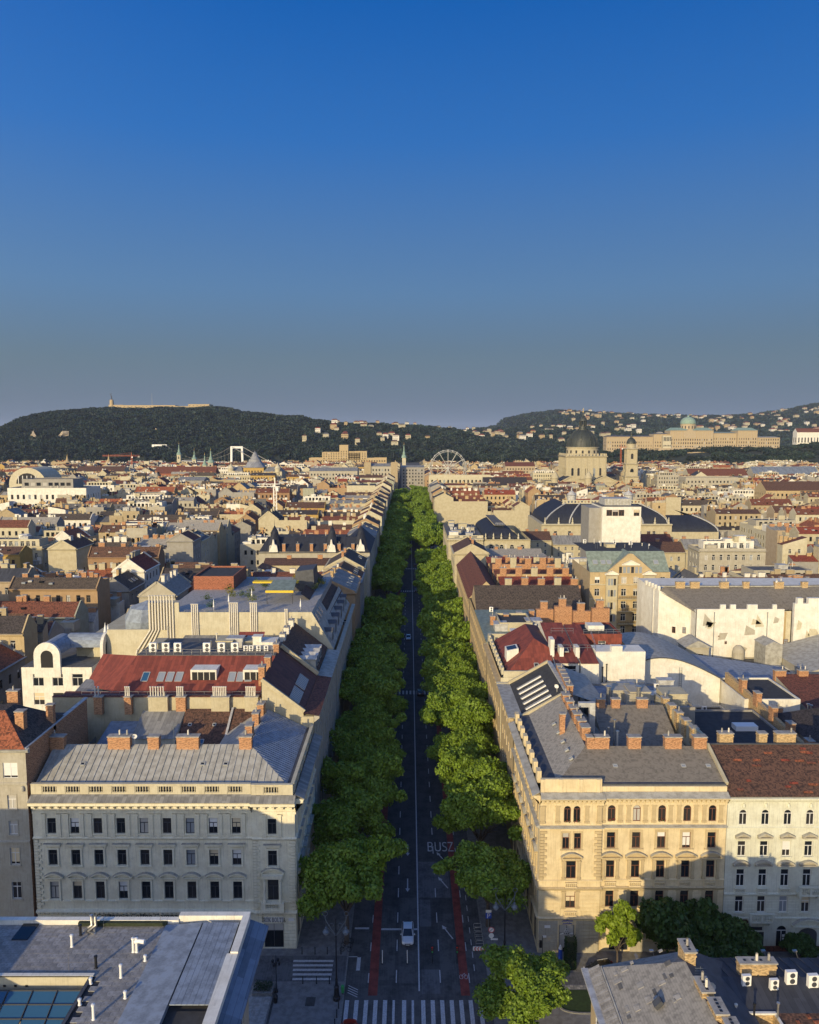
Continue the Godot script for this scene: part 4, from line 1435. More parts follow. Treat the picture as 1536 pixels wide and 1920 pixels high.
	b.g("valley_gutter", "metal_dark").q(Vector3(18.5, 24.05, -125.7), Vector3(18.5, 24.05, -99.9), Vector3(20.4, 24.28, -99.9), Vector3(20.4, 24.28, -125.7))
	b.g("valley_gutter", "metal_dark").box(Vector3(26.3, 23.9, -100.35), Vector3(43.3, 24.34, -99.82))
	for c in [[26.2, 1.0, 1.0], [27.8, 2.2, 0.9], [32.6, 1.7, 0.9], [38.2, 2.4, 0.9], [42.1, 1.7, 0.9]]:
		chimney(b, Vector3(c[0], r - 0.5, -106.8), c[1], c[2], 2.0, "brick")
	for z in [-110, -112.6, -115.4, -118, -121, -124]:
		chimney(b, Vector3(26.2, r - 0.2, z), 1.1, 1.5, 2.1, "brick")
	chimney(b, Vector3(23.6, 26.4, -114), 0.8, 0.8, 2.6, "brick")
	for x in [29.0, 38.6, 43.0 - 0.9]:
		skylight(b, Vector3(x, 25.25, -103.0), R, Vector3(0, 0.342, -0.94), 0.55, 0.5, "glass_pale")
	for z in [-104.5, -107.5, -110.5, -114, -117.5]:
		skylight(b, Vector3(22.8, 25.75, z), Vector3(0, 0, 1), Vector3(0.85, 0.5, 0), 0.45, 0.5, "glass_pale")
	b.g("fire_wall", "wall_cream").bar(Vector3(43.4, 24.3, -99.9), Vector3(43.4, 26.9, -107), 0.4, 0.5)
	wing(b, 31.2, 43.2, -126, -117.5, 22.3, "wall_stone", "x", 3.6, "slate_dark", 0.0)
	for c in [[32.5, 1.4], [35.0, 1.4], [39.5, 1.8]]:
		chimney(b, Vector3(c[0], 25.6, -125.6), c[1], 0.8, 1.6, "brick")
	flue(b, Vector3(31.0, 23.5, -114.6), 3.0, 0.12, "steel")
	flue(b, Vector3(31.9, 23.5, -114.6), 4.2, 0.14, "steel")
	flue(b, Vector3(32.4, 23.5, -114.6), 2.4, 0.16, "pipe_cream")
	var du := MB.new()
	du.box(Vector3(28.6, 24, -118), Vector3(29.5, 29.4, -117.2))
	du.box(Vector3(26.9, 28.7, -118), Vector3(28.6, 29.4, -117.2))
	own(b, "duct", du, "metal_light", Vector3(29, 24, -117.6))
	shop_marks(b, ob + Vector3(4.0, 3.2, -0.05), R, 0.95)
	shop_marks(b, o + Vector3(2.6, 3.5, -0.05), R, 0.7)
	script_line(b, ob + Vector3(3.3, 4.75, 0.08), R, 1.5, 0.32, "sign_blue", 1)
	script_line(b, ob + Vector3(3.4, 4.35, 0.08), R, 1.3, 0.28, "sign_blue", 2)
	script_line(b, o + Vector3(1.6, 4.9, 0.05), R, 1.7, 0.30, "sign_blue", 3)
	script_line(b, o + Vector3(8.9, 4.9, 0.05), R, 1.7, 0.34, "sign_blue", 4)
	var pl := MB.new()
	pl.obox(ob + Vector3(1.3, 4.0, 0.06), R, Bk, Vector3(-0.4, -0.2, 0), Vector3(0.4, 0.2, 0.05))
	own(b, "street_plate", pl, "sign_white", ob + Vector3(1.3, 4.0, 0.06))
	for c in [[ob, 3.75], [ob, 5.05], [o, 1.35], [o, 8.25]]:
		var fl := MB.new()
		for i in 40:
			fl.col = Color(0.04, 0.09, 0.02) if i % 3 else Color(0.35, 0.03, 0.03)
			var p: Vector3 = c[0] + Vector3(c[1] + rng.randf_range(-0.45, 0.45), 19.2 + rng.randf_range(-0.1, 0.35), rng.randf_range(0.0, 0.3))
			var d := Vector3(rng.randf_range(-1, 1), rng.randf_range(-1, 1), rng.randf_range(-1, 1)).normalized() * 0.12
			fl.t3(p, p + d, p + Vector3(d.y, 0.12, d.x))
		own(b, "flower_box", fl, "leaf", c[0] + Vector3(c[1], 19.2, 0.1))
	finish(b)


func white_house() -> void:
	var b := thing("apartment_house", "ivory tenement with arched top windows under a reddish brown tiled roof", "building", Vector3(60, 0, -108))
	var R := Vector3.RIGHT
	var w := "wall_pale_green"
	var zf := -99.5
	var o := Vector3(43.45, 0, zf)
	var cols := []
	for i in 10:
		cols.append(2.2 + 3.06 * i)
	facade(b, o, R, 33.0, 22.6, w, cols, [{"v": 0.3, "h": 3.6, "w": 1.5, "st": "arch", "frame": "frame_white", "cols": [1.4, 8.3, 18.0, 21.0, 24.0, 27.0], "pane": 1}, {"v": 5.9, "h": 2.4, "w": 1.15}, {"v": 9.7, "h": 2.5, "w": 1.15}, {"v": 14.1, "h": 2.2, "w": 1.15}, {"v": 18.6, "h": 2.2, "w": 1.1, "st": "arch"}])
	for c in cols:
		var p: Vector3 = o + R * c
		surround(b, p + UP * 5.9, R, 1.15, 2.4, w, 0.14, 0.06)
		surround(b, p + UP * 14.1, R, 1.15, 2.2, w, 0.14, 0.06)
		hood(b, p + UP * 13.0 - UP * 0.1, R, 2.3, "arch", "wall_stone")
		hood(b, p + UP * 16.9, R, 2.0, "gable", "wall_stone")
		balustrade(b, p + Vector3(-0.75, 8.85, 0.15), R, 1.5, 0.7, 6, w, 0.26)
		var g := MB.new()
		g.lathe(p + Vector3(0, 21.2, 0.02), [Vector2(0.28, 0), Vector2(0.3, 0.2), Vector2(0.18, 0.5), Vector2(0, 0.6)], 7)
		own(b, "ornament", g, w, p + UP * 21.2)
	moulding(b, "string_course", w, o + UP * 8.4, R, 33, [Vector2(0, 0), Vector2(0.25, 0.15), Vector2(0.3, 0.3), Vector2(0, 0.42)])
	moulding(b, "string_course", w, o + UP * 18.1, R, 33, [Vector2(0, 0), Vector2(0.15, 0.08), Vector2(0.15, 0.2), Vector2(0, 0.28)])
	moulding(b, "string_course", w, o + UP * 4.9, R, 33, [Vector2(0, 0), Vector2(0.2, 0.1), Vector2(0.2, 0.25), Vector2(0, 0.33)])
	moulding(b, "cornice", w, o + UP * 21.9, R, 33, [Vector2(0, 0), Vector2(0.15, 0.1), Vector2(0.3, 0.45), Vector2(0.75, 0.6), Vector2(0.75, 0.85), Vector2(0, 0.95)])
	brackets(b, o + Vector3(0, 22.1, 0.1), R, 33, 0.9, w, 0.4, 0.4)
	for i in 8:
		for f in [[0.05, 1.5], [2.9, 4.5], [5.9, 7.6], [9.0, 10.6], [12.0, 13.6], [15.2, 16.7]]:
			if i != 3:
				b.g("rustication", w).obox(o + UP * (5.25 + i * 0.4), R, Vector3.BACK, Vector3(f[0], 0.02, -0.02), Vector3(f[1], 0.37, 0.04))
	balcony(b, o + Vector3(5.0, 5.2, 0), R, 3.4, 1.1, w)
	balcony(b, o + Vector3(11.5, 9.1, 0), R, 3.2, 1.1, w)
	hood(b, o + Vector3(11.9, 4.0, 0.02), R, 4.6, "arch", w)
	var gt := MB.new()
	gt.obox(o + Vector3(11.9, 0, 0.02), R, Vector3.BACK, Vector3(-1.3, 0, 0), Vector3(1.3, 2.7, 0.05))
	for i in 8:
		var a0 := PI * i / 8
		var a1 := PI * (i + 1) / 8
		gt.t3(o + Vector3(11.9, 2.7, 0.07), o + Vector3(11.9 + cos(a0) * 1.3, 2.7 + sin(a0) * 0.9, 0.07), o + Vector3(11.9 + cos(a1) * 1.3, 2.7 + sin(a1) * 0.9, 0.07))
	own(b, "gate", gt, "frame_dark", o + Vector3(11.9, 0, 0))
	var sh := MB.new()
	sh.obox(o + Vector3(4.6, 0, 0.02), R, Vector3.BACK, Vector3(-1.2, 0, 0), Vector3(1.2, 3.0, 0.06))
	sh.obox(o + Vector3(4.6, 3.3, 0.02), R, Vector3.BACK, Vector3(-0.95, 0, 0), Vector3(0.95, 0.45, 0.06))
	own(b, "shop_door", sh, "glass_room", o + Vector3(4.6, 0, 0))
	var sg := MB.new()
	sg.obox(o + Vector3(2.1, 4.1, 0.05), R, Vector3.BACK, Vector3(-1.7, 0, 0), Vector3(1.7, 0.75, 0.14))
	own(b, "shop_sign", sg, "frame_brown", o + Vector3(2.1, 4.1, 0))
	script_line(b, o + Vector3(0.95, 4.3, 0.22), R, 1.3, 0.4, "sign_white", 5)
	script_line(b, o + Vector3(2.55, 4.25, 0.22), R, 1.1, 0.22, "sign_white", 6)
	for i in 3:
		var po := MB.new()
		po.obox(o + Vector3(8.65, 1.2 + i * 0.5, 0.0), R, Vector3.BACK, Vector3(-0.2, 0, -0.1), Vector3(0.2, 0.36, -0.08))
		own(b, "poster", po, "sign_white", o + Vector3(8.65, 1.2 + i * 0.5, 0))
	b.g("plinth", "tile_rust").obox(o, R, Vector3.BACK, Vector3(0.02, 0, -0.02), Vector3(33, 0.9, 0.09))
	var e := 22.9
	var r := 26.7
	b.g("roof", "tile_brown").q(Vector3(43.6, e, -98.9), Vector3(76.5, e, -98.9), Vector3(76.5, r, -107.6), Vector3(43.6, r, -107.6))
	b.g("roof", "tile_brown").q(Vector3(76.5, e, -116), Vector3(43.6, e, -116), Vector3(43.6, r, -107.6), Vector3(76.5, r, -107.6))
	b.g("ridge", "metal_dark").bar(Vector3(43.6, r + 0.05, -107.6), Vector3(76.5, r + 0.05, -107.6), 0.3, 0.16)
	b.g("wall", w).q(Vector3(76.4, 0, -99.5), Vector3(76.4, 0, -116), Vector3(76.4, e, -116), Vector3(76.4, e, -99.5))
	for c in [[46.6, 2.0], [52.0, 1.2], [55.4, 2.8], [62, 2.0]]:
		chimney(b, Vector3(c[0], r - 0.7, -108.6), c[1], 0.9, 1.9, "brick_yellow")
	for i in 22:
		var x := 44.5 + hash2(i, 3, 4) * 16.0
		var t := hash2(i, 8, 1) * 0.9 + 0.05
		var g := MB.new()
		var p := Vector3(x, lerpf(e, r, t) + 0.07, lerpf(-98.9, -107.6, t))
		g.bar(p, p + Vector3(0.55 + hash2(i, 5, 5) * 0.8, 0, 0), 0.35, 0.05, Vector3(0, 0.92, 0.4))
		own(b, "roof_tile", g, ["tile_orange", "tile_rust", "tile_red"][i % 3], p)
	finish(b, [])


func flat_roof_block() -> void:
	var b := thing("office_block", "modern block with slate paver flat roof, white parapet and glazed atrium", "building", Vector3(-27, 0, -57))
	var y := 27.5
	var w := "wall_white"
	var z1 := -30.0
	var z0 := -65.6
	facade(b, Vector3(-14.9, 0, z1), Vector3.FORWARD, z1 - z0, 26.4, "wall_stone", spread(z1 - z0, 8, 1), [{"v": 5.0, "h": 2.6, "w": 2.4}, {"v": 9.6, "h": 2.6, "w": 2.4}, {"v": 14.2, "h": 2.6, "w": 2.4}, {"v": 18.8, "h": 2.6, "w": 2.4}, {"v": 22.9, "h": 2.4, "w": 2.4}])
	b.g("wall", w).q(Vector3(-14.9, 0, z0), Vector3(-75, 0, z0), Vector3(-75, y, z0), Vector3(-14.9, y, z0))
	b.g("wall", w).q(Vector3(-75, 0, z0), Vector3(-75, 0, z1), Vector3(-75, y, z1), Vector3(-75, y, z0))
	b.g("wall", w).q(Vector3(-75, 0, z1), Vector3(-14.9, 0, z1), Vector3(-14.9, y, z1), Vector3(-75, y, z1))
	wing(b, -75, -38.6, -64.0, -44, 30.3, w, "flat", 0.2, "felt_grey", 0.5, 0, 0, {}, y)  # unseen upper storey, added and sized to shade the corner palace front
	var hx0 := -62.0
	var hx1 := -26.3
	var hz0 := -58.4
	var hz1 := -38.0
	var d := b.g("roof_deck", "felt_dark")
	var yd := y - 0.09
	d.q(Vector3(-75, yd, hz0), Vector3(-14.9, yd, hz0), Vector3(-14.9, yd, z0), Vector3(-75, yd, z0))
	d.q(Vector3(hx1, yd, z1), Vector3(-14.9, yd, z1), Vector3(-14.9, yd, hz0), Vector3(hx1, yd, hz0))
	d.q(Vector3(-75, yd, z1), Vector3(hx0, yd, z1), Vector3(hx0, yd, hz0), Vector3(-75, yd, hz0))
	d.q(Vector3(hx0, yd, z1), Vector3(hx1, yd, z1), Vector3(hx1, yd, hz1), Vector3(hx0, yd, hz1))
	var pm := MB.new()
	pm.box(Vector3(-0.535, -0.08, -0.262), Vector3(0.535, 0, 0.262))
	var pv := []
	for m in ["paver", "paver_light", "paver_dark", "paver", "paver"]:
		pv.append(pm.mesh(Vector3.ZERO, M[m]))
	var rest := {"paver": MB.new(), "paver_light": MB.new()}
	var single := 0
	var row := 0
	var z := z0 + 0.75
	while z < -46.0:
		var x := -21.95 - (row % 2) * 0.55
		while x > -46.0:
			if not (x < hx1 + 0.5 and z > hz0 - 0.3):
				var seen := z < -54.0 + 0.0 and x > -38.0 - (z + 54.0) * -0.35 - 4.0 and z > -65.5
				var p := Vector3(x, y + 0.012 * hash2(int(x * 9), row, 3), z)
				if seen and single < 300 and z > -63.2:
					put(b, "paver", pv[int(hash2(int(x * 5), row, 6) * 4.99)], Transform3D(Basis(), p))
					single += 1
				else:
					var rb: MB = rest["paver" if hash2(int(x * 5), row, 6) < 0.7 else "paver_light"]
					rb.box(p + Vector3(-0.535, -0.08, -0.262), p + Vector3(0.535, 0, 0.262))
			x -= 1.1
		z += 0.55
		row += 1
	for k in rest:
		own(b, "paver_field", rest[k], k, Vector3(-30, y, -60)).set_meta("kind", "stuff")
	var pp := b.g("parapet", w)
	pp.box(Vector3(-75, y - 0.1, z0 - 0.05), Vector3(-21.0, y + 0.45, z0 + 0.45))
	pp.box(Vector3(-21.0, y - 0.1, z0 - 0.35), Vector3(-14.6, y + 0.75, z0 + 0.25))
	pp.box(Vector3(-15.2, y - 0.1, -60.5), Vector3(-14.55, y + 0.75, z0 + 0.25))
	pp.box(Vector3(-15.5, y - 0.1, z1), Vector3(-14.55, y + 0.6, -60.5))
	b.g("planting_strip", "soil").box(Vector3(-30.0, y + 0.1, z0 + 0.45), Vector3(-22.0, y + 0.4, z0 + 0.8))
	b.g("cornice", "sheet_blue").hexa([Vector3(-14.6, y - 0.4, z1), Vector3(-12.95, y - 0.75, z1), Vector3(-12.95, y - 0.75, z0 - 0.2), Vector3(-14.6, y - 0.4, z0 - 0.2), Vector3(-14.6, y + 0.1, z1), Vector3(-12.95, y - 0.55, z1), Vector3(-12.95, y - 0.55, z0 - 0.2), Vector3(-14.6, y + 0.1, z0 - 0.2)])
	b.g("metal_cover", "metal_blue").hexa([Vector3(-22.05, y, z1), Vector3(-18.75, y, z1), Vector3(-18.75, y, z0 + 0.75), Vector3(-22.05, y, z0 + 0.75), Vector3(-22.05, y + 0.18, z1), Vector3(-18.75, y + 0.45, z1), Vector3(-18.75, y + 0.45, z0 + 0.75), Vector3(-22.05, y + 0.18, z0 + 0.75)])
	for i in 7:
		var x0 := -18.6 + i * 0.46
		for s in [[-54.8, z0 + 0.85], [z1, -54.8]]:
			if s[0] == z1:
				continue
			var g := MB.new()
			g.box(Vector3(x0, y + 0.42, s[0]), Vector3(x0 + 0.44, y + 0.5 + 0.01 * (i % 2), s[1]))
			own(b, "cover_panel", g, "metal_blue", Vector3(x0, y + 0.42, s[1]))
	b.g("terrace_pit", "felt_dark").box(Vector3(-18.2, y - 0.05, -54.7), Vector3(-15.6, y + 0.02, -44))
	var pit := b.g("atrium_wall", "wall_ivory")
	pit.q(Vector3(hx0, 18, hz0), Vector3(hx1, 18, hz0), Vector3(hx1, y + 0.12, hz0), Vector3(hx0, y + 0.12, hz0))
	b.g("atrium_wall", "wall_ivory").q(Vector3(hx1, 18, hz0), Vector3(hx1, 18, hz1), Vector3(hx1, y + 0.12, hz1), Vector3(hx1, y + 0.12, hz0))
	b.g("atrium_coping", "wall_white").box(Vector3(hx0, y + 0.02, hz0 - 0.35), Vector3(hx1 + 0.3, y + 0.14, hz0))
	b.g("atrium_coping", "metal_dark").box(Vector3(hx1 - 0.02, y + 0.0, hz0), Vector3(hx1 + 0.25, y + 0.11, hz1))
	for i in 8:
		for j in 4:
			var g := MB.new()
			var za := hz0 + 0.8 + i * 1.0
			var xb := -26.6 - j * 2.0
			var ya := 26.9 - i * 0.42
			g.q(Vector3(xb - 1.94, ya - 0.42, za + 0.94), Vector3(xb, ya - 0.42, za + 0.94), Vector3(xb, ya, za), Vector3(xb - 1.94, ya, za))
			own(b, "glass_pane", g, "glass_blue", Vector3(xb, ya, za))
	for i in 9:
		b.g("glazing_bars", "frame_dark").bar(Vector3(-26.6, 26.95 - i * 0.42, hz0 + 0.77 + i), Vector3(-34.6, 26.95 - i * 0.42, hz0 + 0.77 + i), 0.05, 0.1)
	for j in 5:
		b.g("glazing_bars", "frame_dark").bar(Vector3(-26.6 - j * 2.0, 26.98, hz0 + 0.77), Vector3(-26.6 - j * 2.0, 23.6, hz0 + 8.8), 0.05, 0.1)
	for i in 3:
		var g := MB.new()
		g.lathe(Vector3(-31.5 - i * 0.9, 26.8, hz0 + 0.02), [Vector2(0.12, 0), Vector2(0.12, 0.02)], 8)
		g.box(Vector3(-31.6 - i * 0.9, 26.7, hz0), Vector3(-31.4 - i * 0.9, 26.85, hz0 + 0.06))
		own(b, "vent_slot", g, "iron", Vector3(-31.5 - i * 0.9, 26.8, hz0))
	for i in 2:
		var g := MB.new()
		g.hexa([Vector3(-35.1, y + 0.02, -63.0 - i * 1.1), Vector3(-33.7, y + 0.02, -63.0 - i * 1.1), Vector3(-33.7, y + 0.02, -64.05 - i * 1.1), Vector3(-35.1, y + 0.02, -64.05 - i * 1.1), Vector3(-35.1, y + 0.1, -63.0 - i * 1.1), Vector3(-33.7, y + 0.1, -63.0 - i * 1.1), Vector3(-33.7, y + 0.14, -64.05 - i * 1.1), Vector3(-35.1, y + 0.14, -64.05 - i * 1.1)])
		own(b, "solar_panel", g, "glass_dark", Vector3(-34.4, y, -63.5 - i * 1.1))
	for p in [[-29.4, -62.2, 1.1, "plastic_white"], [-23.7, -58.4, 1.15, "plastic_white"], [-24.1, -53.9, 1.25, "plastic_white"], [-23.8, -61.5, 1.3, "plastic_white"], [-23.5, -61.5, 1.3, "plastic_white"], [-22.5, -56.1, 0.6, "plastic_white"], [-22.4, -60.4, 0.5, "plastic_white"], [-25.9, -57.7, 0.5, "plastic_white"], [-25.8, -55.4, 0.5, "plastic_white"], [-29.3, -63.7, 1.0, "iron"], [-26.2, -59.5, 1.1, "iron"], [-28.5, -64.2, 1.6, "steel"], [-28.2, -64.0, 1.5, "steel"]]:
		var g := MB.new()
		var at := Vector3(p[0], y, p[1])
		g.lathe(at, [Vector2(0.17, 0), Vector2(0.12, 0.06), Vector2(0.11, p[2] - 0.16), Vector2(0.15, p[2] - 0.14), Vector2(0.15, p[2]), Vector2(0, p[2] + 0.04)], 9)
		own(b, "vent_pipe", g, p[3], at)
	var el := MB.new()
	el.tube([Vector3(-23.6, y + 1.0, -61.4), Vector3(-23.2, y + 1.15, -61.3), Vector3(-22.7, y + 1.15, -61.2)], 0.15, 0.2, 8)
	own(b, "vent_hood", el, "plastic_white", Vector3(-23.6, y + 1, -61.4))
	for s in [0.0, 0.35]:
		var g := MB.new()
		g.tube([Vector3(-28.6 + s, y + 0.1, -63.9), Vector3(-28.9 + s, y + 0.5, -63.6), Vector3(-28.3 + s, y + 0.9, -63.8), Vector3(-28.4 + s, y + 1.6, -64.0)], 0.13, 0.13, 7)
		own(b, "vent_hood", g, "steel", Vector3(-28.6 + s, y, -63.9))
	for p in [[-28.2, -58.9], [-22.2, -59.3], [-22.6, -65.0], [-27.6, -64.6]]:
		var g := MB.new()
		g.tube([Vector3(p[0], y, p[1]), Vector3(p[0], y + 1.9, p[1])], 0.02, 0.012, 4)
		own(b, "lightning_rod", g, "steel", Vector3(p[0], y, p[1]))
	finish(b)


func slate_roof_house() -> void:
	var b := thing("tenement", "tenement with worn grey slate hip roof, stone chimneys and patched tile slope", "building", Vector3(30, 0, -58))
	var e := 19.5
	var r := 23.6
	var w := "wall_sand"
	var zb := -70.2
	var zf := -30.0
	var x0 := 17.9
	var xr := 25.4
	b.g("wall", w).q(Vector3(x0, 0, zb + 0.4), Vector3(x0, 0, zf), Vector3(x0, e, zf), Vector3(x0, e, zb + 0.4))
	b.g("wall", w).q(Vector3(27.0, 0, zb + 0.4), Vector3(x0, 0, zb + 0.4), Vector3(x0, e - 0.1, zb + 0.4), Vector3(27.0, e - 0.1, zb + 0.4))
	b.g("wall", w).q(Vector3(70, 0, zb + 0.4), Vector3(27.0, 0, zb + 0.4), Vector3(27.0, 20.5, zb + 0.4), Vector3(70, 20.5, zb + 0.4))
	b.g("wall", w).q(Vector3(x0, 0, zf), Vector3(70, 0, zf), Vector3(70, e, zf), Vector3(x0, e, zf))
	b.g("wall", w).q(Vector3(70, 0, zf), Vector3(70, 0, zb), Vector3(70, e, zb), Vector3(70, e, zf))
	for i in 9:
		window(b, Vector3(x0 - 0.02, 14.5, -67 + i * 3.4), Vector3.BACK, 1.2, 2.2)
	b.g("roof", "old_slate").q(Vector3(x0 - 0.3, e, zb), Vector3(x0 - 0.3, e, zf), Vector3(xr, r, zf), Vector3(xr, r, -65.6))
	b.g("roof", "old_slate").t3(Vector3(xr + 1.8, r - 1.5, zb + 0.9), Vector3(x0 - 0.3, e, zb), Vector3(xr, r, -65.6))
	b.g("roof", "metal_dark").q(Vector3(xr, r, -65.6), Vector3(xr, r, zf), Vector3(30.5, 20.8, zf), Vector3(30.5, 20.8, -65.6))
	b.g("roof", "metal_dark").q(Vector3(xr, r, -65.6), Vector3(30.5, 20.8, -65.6), Vector3(30.5, 20.8, zb + 0.9), Vector3(xr + 1.8, r - 1.5, zb + 0.9))
	b.g("gutter", "metal_light").box(Vector3(x0 - 0.95, e - 0.25, zb - 0.1), Vector3(x0 - 0.3, e - 0.05, zf))
	var sl := Vector3(xr - x0 + 0.3, r - e, 0).normalized()
	var nn := Vector3(-sl.y, sl.x, 0)
	for i in 44:
		var g := MB.new()
		var p := Vector3(x0 - 0.3, e, zb + 0.4 + i * 0.36) + nn * 0.03
		g.bar(p, p + sl * 1.15, 0.33, 0.07, nn)
		own(b, "eaves_tile", g, "old_slate" if i % 3 else "concrete", p)
	b.g("roof_strip", "metal_grey").bar(Vector3(x0 - 0.3, e, zb) + sl * 1.3 + nn * 0.05 + Vector3(0, 0, 0.6), Vector3(x0 - 0.3, e, zf) + sl * 1.3 + nn * 0.05, 0.12, 0.08, nn)
	for i in 26:
		var g := MB.new()
		var t := 1.6 + hash2(i, 2, 2) * 6.0
		var p := Vector3(x0 - 0.3, e, zb + 1.0 + hash2(i, 4, 9) * 13.0) + sl * t + nn * 0.02
		var wd := 0.3 + 0.5 * hash2(i, 7, 7)
		g.bar(p, p + sl * (0.25 + 0.5 * hash2(i, 1, 5)), wd, 0.05, nn)
		own(b, "slate", g, ["concrete", "felt_grey", "wall_grey"][i % 3], p)
	var ht := MB.new()
	var hp := Vector3(x0 - 0.3, e, -62.3) + sl * 4.6
	ht.bar(hp + nn * 0.2, hp + sl * 0.8 + nn * 0.45, 0.7, 0.4, nn)
	own(b, "roof_hatch", ht, "metal_dark", hp)
	for c in [[25.9, -66.6, 0.9, 1.7, 1.7], [25.7, -61.9, 0.9, 1.8, 1.6], [25.9, -59.4, 0.9, 1.8, 1.5], [26.4, -57.6, 1.0, 1.6, 1.2], [32.6, -66.9, 3.4, 0.8, 1.2]]:
		var at := Vector3(c[0], r - 1.0 if c[0] < 30 else 21.4, c[1])
		chimney(b, at, c[2], c[3], c[4], "brick_yellow")
		for i in 4:
			var q := (i + 0.5) / 4 - 0.5
			var g := MB.new()
			var cp := at + Vector3(q * c[2] * 0.9 if c[2] > c[3] else 0.0, snappedf(c[4], 0.25) + 0.14, q * c[3] * 0.9 if c[3] >= c[2] else 0.0)
			g.box(cp + Vector3(-0.12, 0, -0.12), cp + Vector3(0.12, 0.02, 0.12))
			own(b, "flue_opening", g, "iron", cp)
	b.g("metal_roof", "sheet_dark").q(Vector3(27.4, 21.6, -66.2), Vector3(70, 21.6, -66.2), Vector3(70, 20.6, zb), Vector3(27.4, 20.6, zb))
	b.g("metal_roof", "sheet_dark").q(Vector3(27.4, 20.9, -62.6), Vector3(70, 20.9, -62.6), Vector3(70, 21.6, -66.2), Vector3(27.4, 21.6, -66.2))
	for i in 18:
		var x := 27.8 + i * 0.95
		var g := MB.new()
		g.bar(Vector3(x, 21.64, -66.2), Vector3(x, 20.64, zb), 0.04, 0.1)
		own(b, "roof_seam", g, "metal_dark", Vector3(x, 21.6, -66.2))
	for c in [[31.0, -65.4, 0.8], [33.3, -64.9, 0.78], [35.2, -65.6, 0.98], [37.0, -65.2, 0.95]]:
		aircon(b, Vector3(c[0], 21.35, c[1]), 0.06, c[2])
	b.g("light_well", "brick_yellow").q(Vector3(28.6, 12, -62.6), Vector3(32.2, 12, -62.6), Vector3(32.2, 20.9, -62.6), Vector3(28.6, 20.9, -62.6))
	b.g("light_well", "brick_yellow").q(Vector3(32.2, 12, -62.6), Vector3(32.2, 12, -52), Vector3(32.2, 20.9, -52), Vector3(32.2, 20.9, -62.6))
	b.g("well_coping", "wall_white").bar(Vector3(28.4, 20.98, -62.5), Vector3(32.4, 20.98, -62.5), 0.25, 0.16)
	b.g("well_coping", "wall_white").bar(Vector3(32.35, 20.9, -62.5), Vector3(32.35, 20.7, -54), 0.25, 0.16)
	b.g("well_coping", "wall_white").bar(Vector3(28.3, 20.9, -62.5), Vector3(28.3, 20.7, -54), 0.25, 0.16)
	b.g("metal_roof", "felt_dark").q(Vector3(26.0, 20.8, zf), Vector3(28.3, 20.8, zf), Vector3(28.3, 20.8, -62.6), Vector3(26.0, 20.8, -62.6))
	for p in [[28.7, -62.2, 1.1, "pipe_cream"], [32.3, -62.0, 1.5, "steel"], [30.4, -62.35, 1.2, "iron"]]:
		flue(b, Vector3(p[0], 20.9, p[1]), p[2], 0.09, p[3])
	skylight(b, Vector3(28.0, 21.2, -64.0), Vector3.RIGHT, Vector3(0, 0.2, -0.98), 1.0, 0.8, "glass_pale")
	dish(b, Vector3(26.9, 22.4, -63.2), -0.5)
	aerial(b, Vector3(26.3, 22.5, -64.3), 1.6)
	b.g("tile_slope", "tile_brown").q(Vector3(32.5, 19.0, -52), Vector3(70, 19.0, -52), Vector3(70, 20.9, -62.6), Vector3(32.5, 20.9, -62.6))
	for i in 26:
		var g := MB.new()
		var x := 33.2 + int(hash2(i, 3, 3) * 14) * 0.3
		var t := int(hash2(i, 6, 2) * 16) / 16.0
		var p := Vector3(x, lerpf(20.86, 19.2, t) + 0.06, lerpf(-62.2, -53, t))
		g.bar(p, p + Vector3(0.28, 0, 0), 0.4, 0.05, Vector3(0, 0.98, 0.18))
		own(b, "roof_tile", g, "tile_orange", p)
	finish(b)


# ------------------------------------------------------------------ street level

func sheet(b: Bd, part: String, m: String, x0: float, x1: float, z0: float, z1: float, y: float) -> void:
	b.g(part, m).q(Vector3(x0, y, z1), Vector3(x1, y, z1), Vector3(x1, y, z0), Vector3(x0, y, z0))


func mark(b: Bd, part: String, x0: float, x1: float, z0: float, z1: float, y := 0.012, m := "road_paint") -> void:
	var g := MB.new()
	g.q(Vector3(x0, y, z1), Vector3(x1, y, z1), Vector3(x1, y, z0), Vector3(x0, y, z0))
	own(b, part, g, m, Vector3((x0 + x1) / 2, y, (z0 + z1) / 2))


func arrow(b: Bd, at: Vector3, d: Vector3, l: float) -> void:
	var s := d.cross(UP)
	var g := MB.new()
	var a := at - d * l / 2
	var e := at + d * (l / 2 - 0.9)
	g.q(a - s * 0.09, a + s * 0.09, e + s * 0.09, e - s * 0.09)
	g.t3(e - s * 0.34, e + s * 0.34, at + d * l / 2)
	own(b, "arrow_marking", g, "road_paint", at)


